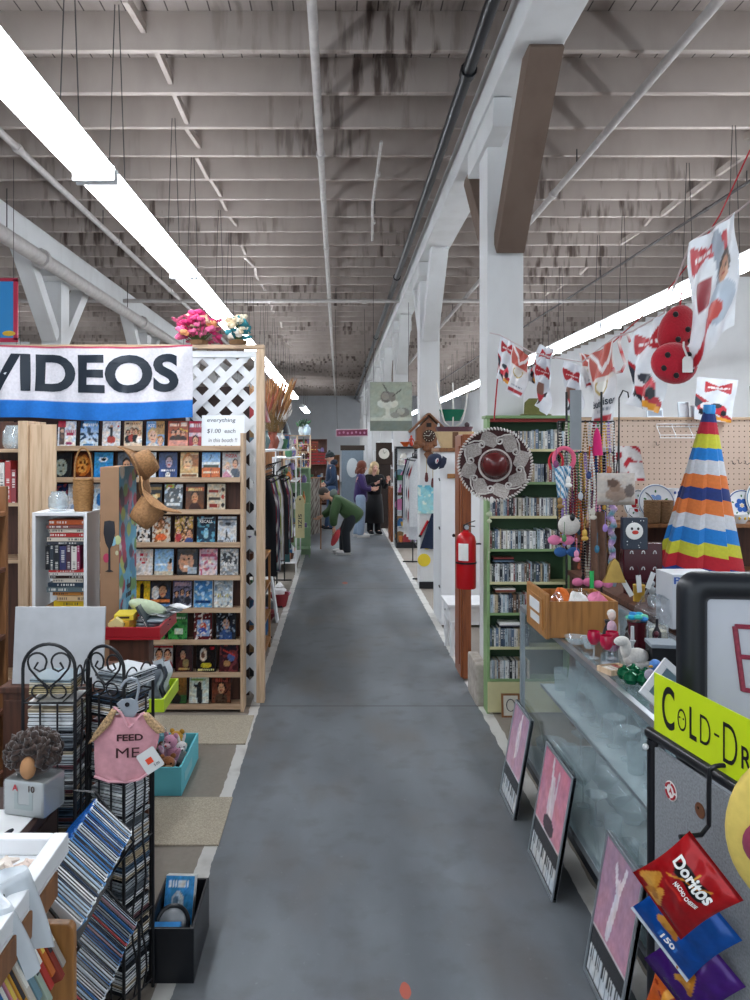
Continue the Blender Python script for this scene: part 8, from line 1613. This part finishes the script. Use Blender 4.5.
def person(label, loc, J, skin, hair, coat, legs, shoe, hood=None, hairstyle='short', skirt=None, bulk=1.0):
    """J: joints, each a point; the figure faces look * x"""
    t = thing('person', label, 'person', loc)
    g = lambda k: Vector(J[k])
    hips, chest, neck, head = g('hip'), g('chest'), g('neck'), g('head')
    body = MB(skin)
    N = {'hip': (*hips, .11), 'chest': (*chest, .125), 'neck': (*neck, .05), 'skull': (*(head - (head - neck) * .35), .062)}
    E = [('hip', 'chest'), ('chest', 'neck'), ('neck', 'skull')]
    for s in 'lr':
        sh, el, wr, hp, kn, an, to = (g(k + s) for k in ('sh', 'el', 'wr', 'hp', 'kn', 'an', 'to'))
        N.update({'sh' + s: (*sh, .055), 'el' + s: (*el, .04), 'wr' + s: (*wr, .027), 'hp' + s: (*hp, .085), 'kn' + s: (*kn, .058), 'an' + s: (*an, .038), 'to' + s: (*to, .03)})
        E += [('chest', 'sh' + s), ('sh' + s, 'el' + s), ('el' + s, 'wr' + s), ('hip', 'hp' + s), ('hp' + s, 'kn' + s), ('kn' + s, 'an' + s), ('an' + s, 'to' + s)]
    body.put(*skin_mesh(N, E, 'hip'))
    up_ = (head - neck).normalized(); f = Vector(J['face']).normalized(); f = (f - up_ * f.dot(up_)).normalized(); sd = f.cross(up_)
    q = Matrix((sd, f, up_)).transposed().to_euler()
    body.sph(head, (.074, .092, .112), 18, 12, q); body.sph(head + f * .095 - up_ * .012, (.014, .02, .022), 8, 6, q)
    for s in (-1, 1): body.sph(head + sd * s * .075 - f * .005 - up_ * .005, (.012, .02, .03), 8, 6, q)
    body.color('#231d1b')
    for s in (-1, 1): body.sph(head + sd * s * .03 + f * .084 + up_ * .014, (.011, .006, .007), 8, 5, q)
    body.color('#8a4a44'); body.sph(head + f * .084 - up_ * .052, (.024, .008, .007), 8, 5, q); body.color(skin)
    for s in 'lr':      # hands: palm, four fingers of unequal length and a side thumb
        el, wr = g('el' + s), g('wr' + s); d = (wr - el).normalized(); pn = Vector(J.get('palm', (0, 0, -1))); a = d.cross(pn).normalized() if d.cross(pn).length > .01 else Vector((0, 1, 0)); b = a.cross(d)
        pm = wr + d * .05; body.tube([wr, wr + d * .03, wr + d * .075, wr + d * .09], [.024, .03, .03, .02], 8)
        for i, L_ in enumerate((.06, .072, .068, .052)):
            r0 = wr + d * .08 + a * (.027 - .018 * i); body.tube([r0, r0 + d * L_ * .45 - b * .008, r0 + d * L_ * .75 - b * .026, r0 + d * L_ * .85 - b * .04], [.009, .0085, .008, .006], 6)
        body.tube([wr + d * .03 + a * .024, wr + d * .055 + a * .05 - b * .01, wr + d * .085 + a * .055 - b * .022], [.011, .01, .007], 6)
    body.out('body', 'skin', t, smooth=True, ang=180)
    # coat over torso and arms
    c = MB(coat); low = hips + Vector(J.get('hem', (0, 0, -.08)))
    N2 = {'hem': (*low, (.165 * bulk, .15 * bulk)), 'hip': (*hips, (.16 * bulk, .15 * bulk)), 'chest': (*chest, (.165 * bulk, .15 * bulk)), 'nk': (*(neck - (neck - chest) * .15), .085)}; E2 = [('hem', 'hip'), ('hip', 'chest'), ('chest', 'nk')]
    for s in 'lr':
        sh, el, wr = g('sh' + s), g('el' + s), g('wr' + s)
        N2.update({'sh' + s: (*sh, .08 * bulk), 'el' + s: (*el, .066 * bulk), 'wr' + s: (*(wr + (el - wr) * .1), .05 * bulk)}); E2 += [('chest', 'sh' + s), ('sh' + s, 'el' + s), ('el' + s, 'wr' + s)]
    c.put(*skin_mesh(N2, E2, 'chest')); c.out('coat', 'cloth', t, smooth=True, ang=180)
    tr = MB(legs)
    for s in 'lr':
        hp, kn, an = g('hp' + s), g('kn' + s), g('an' + s)
        tr.tube([hp + (hips - hp) * .2 + Vector((0, 0, .06)), hp, hp.lerp(kn, .5), kn, kn.lerp(an, .5), an + Vector((0, 0, .0)), an - Vector((0, 0, .03))], [.1, .108, .095, .08, .075, .07, .068], 12)
    tr.out('trousers', 'cloth', t, smooth=True, ang=180)
    if skirt: MB(skirt).tube([hips + Vector((0, 0, .05)), hips - Vector((0, 0, .25)), hips - Vector((0, 0, .55))], [.17, .2, .21], 16).out('dress_skirt', 'cloth', t, smooth=True, ang=180)
    for s in 'lr':
        an, to = g('an' + s), g('to' + s); fw = Vector((to.x - an.x, to.y - an.y, 0)).normalized(); yaw = math.atan2(fw.y, fw.x)
        sh = MB(shoe); base = Vector((an.x, an.y, 0)); sh.sph(base + fw * .06 + Vector((0, 0, .045)), (.135, .05, .044), 16, 9, (0, 0, yaw)); sh.sph(base + Vector((0, 0, .07)), (.06, .05, .06), 12, 8, (0, 0, yaw)); shoe_o = sh.out('shoe', 'matte', t, smooth=True)
        so = MB('#e2e2e0' if shoe != '#e6e6e4' else '#c9c9c6').sph(base + fw * .06 + Vector((0, 0, .013)), (.142, .054, .013), 16, 6, (0, 0, yaw)); so.out('sole', 'matte', shoe_o, smooth=True)
    h = MB(hair)
    if hairstyle == 'beanie': h.sph(head + up_ * .045 - f * .012, (.09, .105, .088), 18, 12, q).tube([head + up_ * .02 + (sd * math.cos(a) * .088 + f * math.sin(a) * .105 - f * .012) for a in [2 * PI * k / 20 for k in range(20)]], .02, 8, True).sph(head + up_ * .135 - f * .02, .028, 10, 8); h.out('beanie', 'cloth', t, smooth=True)
    elif hairstyle == 'short': h.sph(head + up_ * .03 - f * .022, (.084, .094, .098), 18, 12, q); h.out('hair', 'plush', t, smooth=True)
    else:
        h.sph(head + up_ * .028 - f * .024, (.1, .105, .108), 18, 12, q)
        for k in range(14): a = PI * (k / 13 * 1.35 - .175); h.sph(head - f * (.02 + .075 * math.sin(a)) + sd * .085 * math.cos(a) - up_ * (.07 + .02 * (k % 3)), (.034, .034, .062), 10, 7, q)
        h.out('hair', 'plush', t, smooth=True)
    if hood: hd = MB(hood); hd.sph(neck - f * .07 - up_ * .01, (.12, .085, .07), 16, 10, q); hd.out('hood', 'cloth', t, smooth=True)
    return t
M['skin'] = mat('skin_tone', 'attr', .55, nz=.06, ns=40)
# man bending over to look at the left shelves
person('person in a dark green coat bending forward over the left shelves', (.05, 13.1, 0), dict(hip=(.21, 0, .70), chest=(-.02, 0, .90), neck=(-.17, 0, .985), head=(-.275, 0, 1.035), face=(-.7, -.12, -.62), hem=(.13, 0, -.12),
    shl=(-.06, -.17, .93), ell=(-.13, -.22, .66), wrl=(-.12, -.22, .48), shr=(-.06, .17, .93), elr=(-.2, .2, .72), wrr=(-.34, .16, .64),
    hpl=(.19, -.09, .66), knl=(.08, -.1, .40), anl=(.10, -.1, .08), tol=(-.06, -.11, .03), hpr=(.19, .09, .66), knr=(.05, .1, .40), anr=(.04, .1, .08), tor=(-.12, .11, .03), palm=(1, 0, 0)), '#c99a80', '#3a322d', '#37502f', '#1b2027', '#e6e6e4', hood='#5f6a66', bulk=1.22)
t = thing('red_handbag', 'slim coral red bag hanging from the bending person\'s hand', 'bag', (-.075, 12.86, .24), (0, D(24), 0)); MB('#c9474d').sph((0, 0, .08), (.055, .03, .15), 16, 10).out('bag_body', 'cloth', t, smooth=True); MB('#a8323c').tube([(-.03, 0, .2), (.0, 0, .27), (.03, 0, .2)], .008, 6).out('strap', 'cloth', t, smooth=True)
person('person in a blue jacket and dark beanie facing the left shelves at the rear', (-.14, 17.0, 0), dict(hip=(.0, 0, .93), chest=(-.01, 0, 1.28), neck=(-.02, 0, 1.5), head=(-.045, 0, 1.62), face=(-1, .25, -.05), hem=(.02, 0, -.12),
    shl=(.02, -.2, 1.40), ell=(.05, -.25, 1.12), wrl=(-.16, -.2, 1.0), shr=(-.02, .2, 1.40), elr=(-.02, .26, 1.12), wrr=(-.2, .2, 1.02),
    hpl=(.0, -.1, .9), knl=(-.02, -.1, .5), anl=(.0, -.1, .09), tol=(-.16, -.1, .03), hpr=(0, .1, .9), knr=(-.04, .1, .5), anr=(-.1, .12, .09), tor=(-.26, .12, .03)), '#d3a58f', '#1f2a2e', '#273a55', '#3f5a80', '#23252a', hood='#202c40', hairstyle='beanie')
person('person with auburn hair in a purple jacket and light jeans', (.46, 15.6, 0), dict(hip=(.0, 0, .82), chest=(.0, .02, 1.13), neck=(.01, .02, 1.32), head=(.04, .02, 1.44), face=(1, .45, -.05), hem=(0, 0, -.14),
    shl=(-.02, -.17, 1.24), ell=(.06, -.22, 1.0), wrl=(.24, -.12, .98), shr=(.03, .18, 1.24), elr=(.1, .22, 1.0), wrr=(.26, .12, 1.0),
    hpl=(.0, -.09, .79), knl=(.02, -.1, .45), anl=(.0, -.1, .09), tol=(.15, -.1, .03), hpr=(0, .09, .79), knr=(.02, .1, .45), anr=(-.08, .1, .09), tor=(.08, .11, .03)), '#d8a893', '#6d3a2a', '#3a2a5f', '#8fa3bb', '#e6e6e4', hairstyle='long')
person('person with curly blonde hair in a black dress holding a camera', (.76, 16.1, 0), dict(hip=(.0, 0, .80), chest=(.0, -.01, 1.10), neck=(.0, -.02, 1.29), head=(.01, -.03, 1.41), face=(.25, -1, -.25), hem=(0, 0, -.2),
    shl=(-.17, -.02, 1.2), ell=(-.17, -.12, .98), wrl=(.05, -.26, 1.1), shr=(.17, -.02, 1.2), elr=(.24, -.1, .98), wrr=(.27, -.26, 1.13),
    hpl=(-.08, 0, .77), knl=(-.08, -.02, .44), anl=(-.08, .0, .09), tol=(-.04, -.15, .03), hpr=(.08, 0, .77), knr=(.08, -.02, .44), anr=(.08, 0, .09), tor=(.14, -.14, .03)), '#dcae9c', '#c9b18a', '#17181c', '#1a1b20', '#1d1e22', hairstyle='long', skirt='#17181c')
t = thing('black_camera', 'black camera held up by the person in black', 'camera', (.94, 15.77, 1.14), D(15)); MB('#1c1c20').box(-.07, .07, -.03, .03, -.045, .045).out('camera_body', 'matte', t, bev=.006); MB('#101013').lathe([(.035, 0), (.035, .06), (.03, .065), (0, .065)], 16).out('lens', 'gloss', t, (0, -.03, 0), (PI / 2, 0, 0), smooth=True); MB('#b0432f').sph((.05, -.034, .0), (.02, .008, .02), 10, 6).out('red_grip', 'matte', t)
# every copy's first model that was never placed is removed
for o in [o for o in bpy.data.objects if o.parent is None and o.get('label') == '-']:
    for c in list(o.children_recursive): bpy.data.objects.remove(c)
    bpy.data.objects.remove(o)
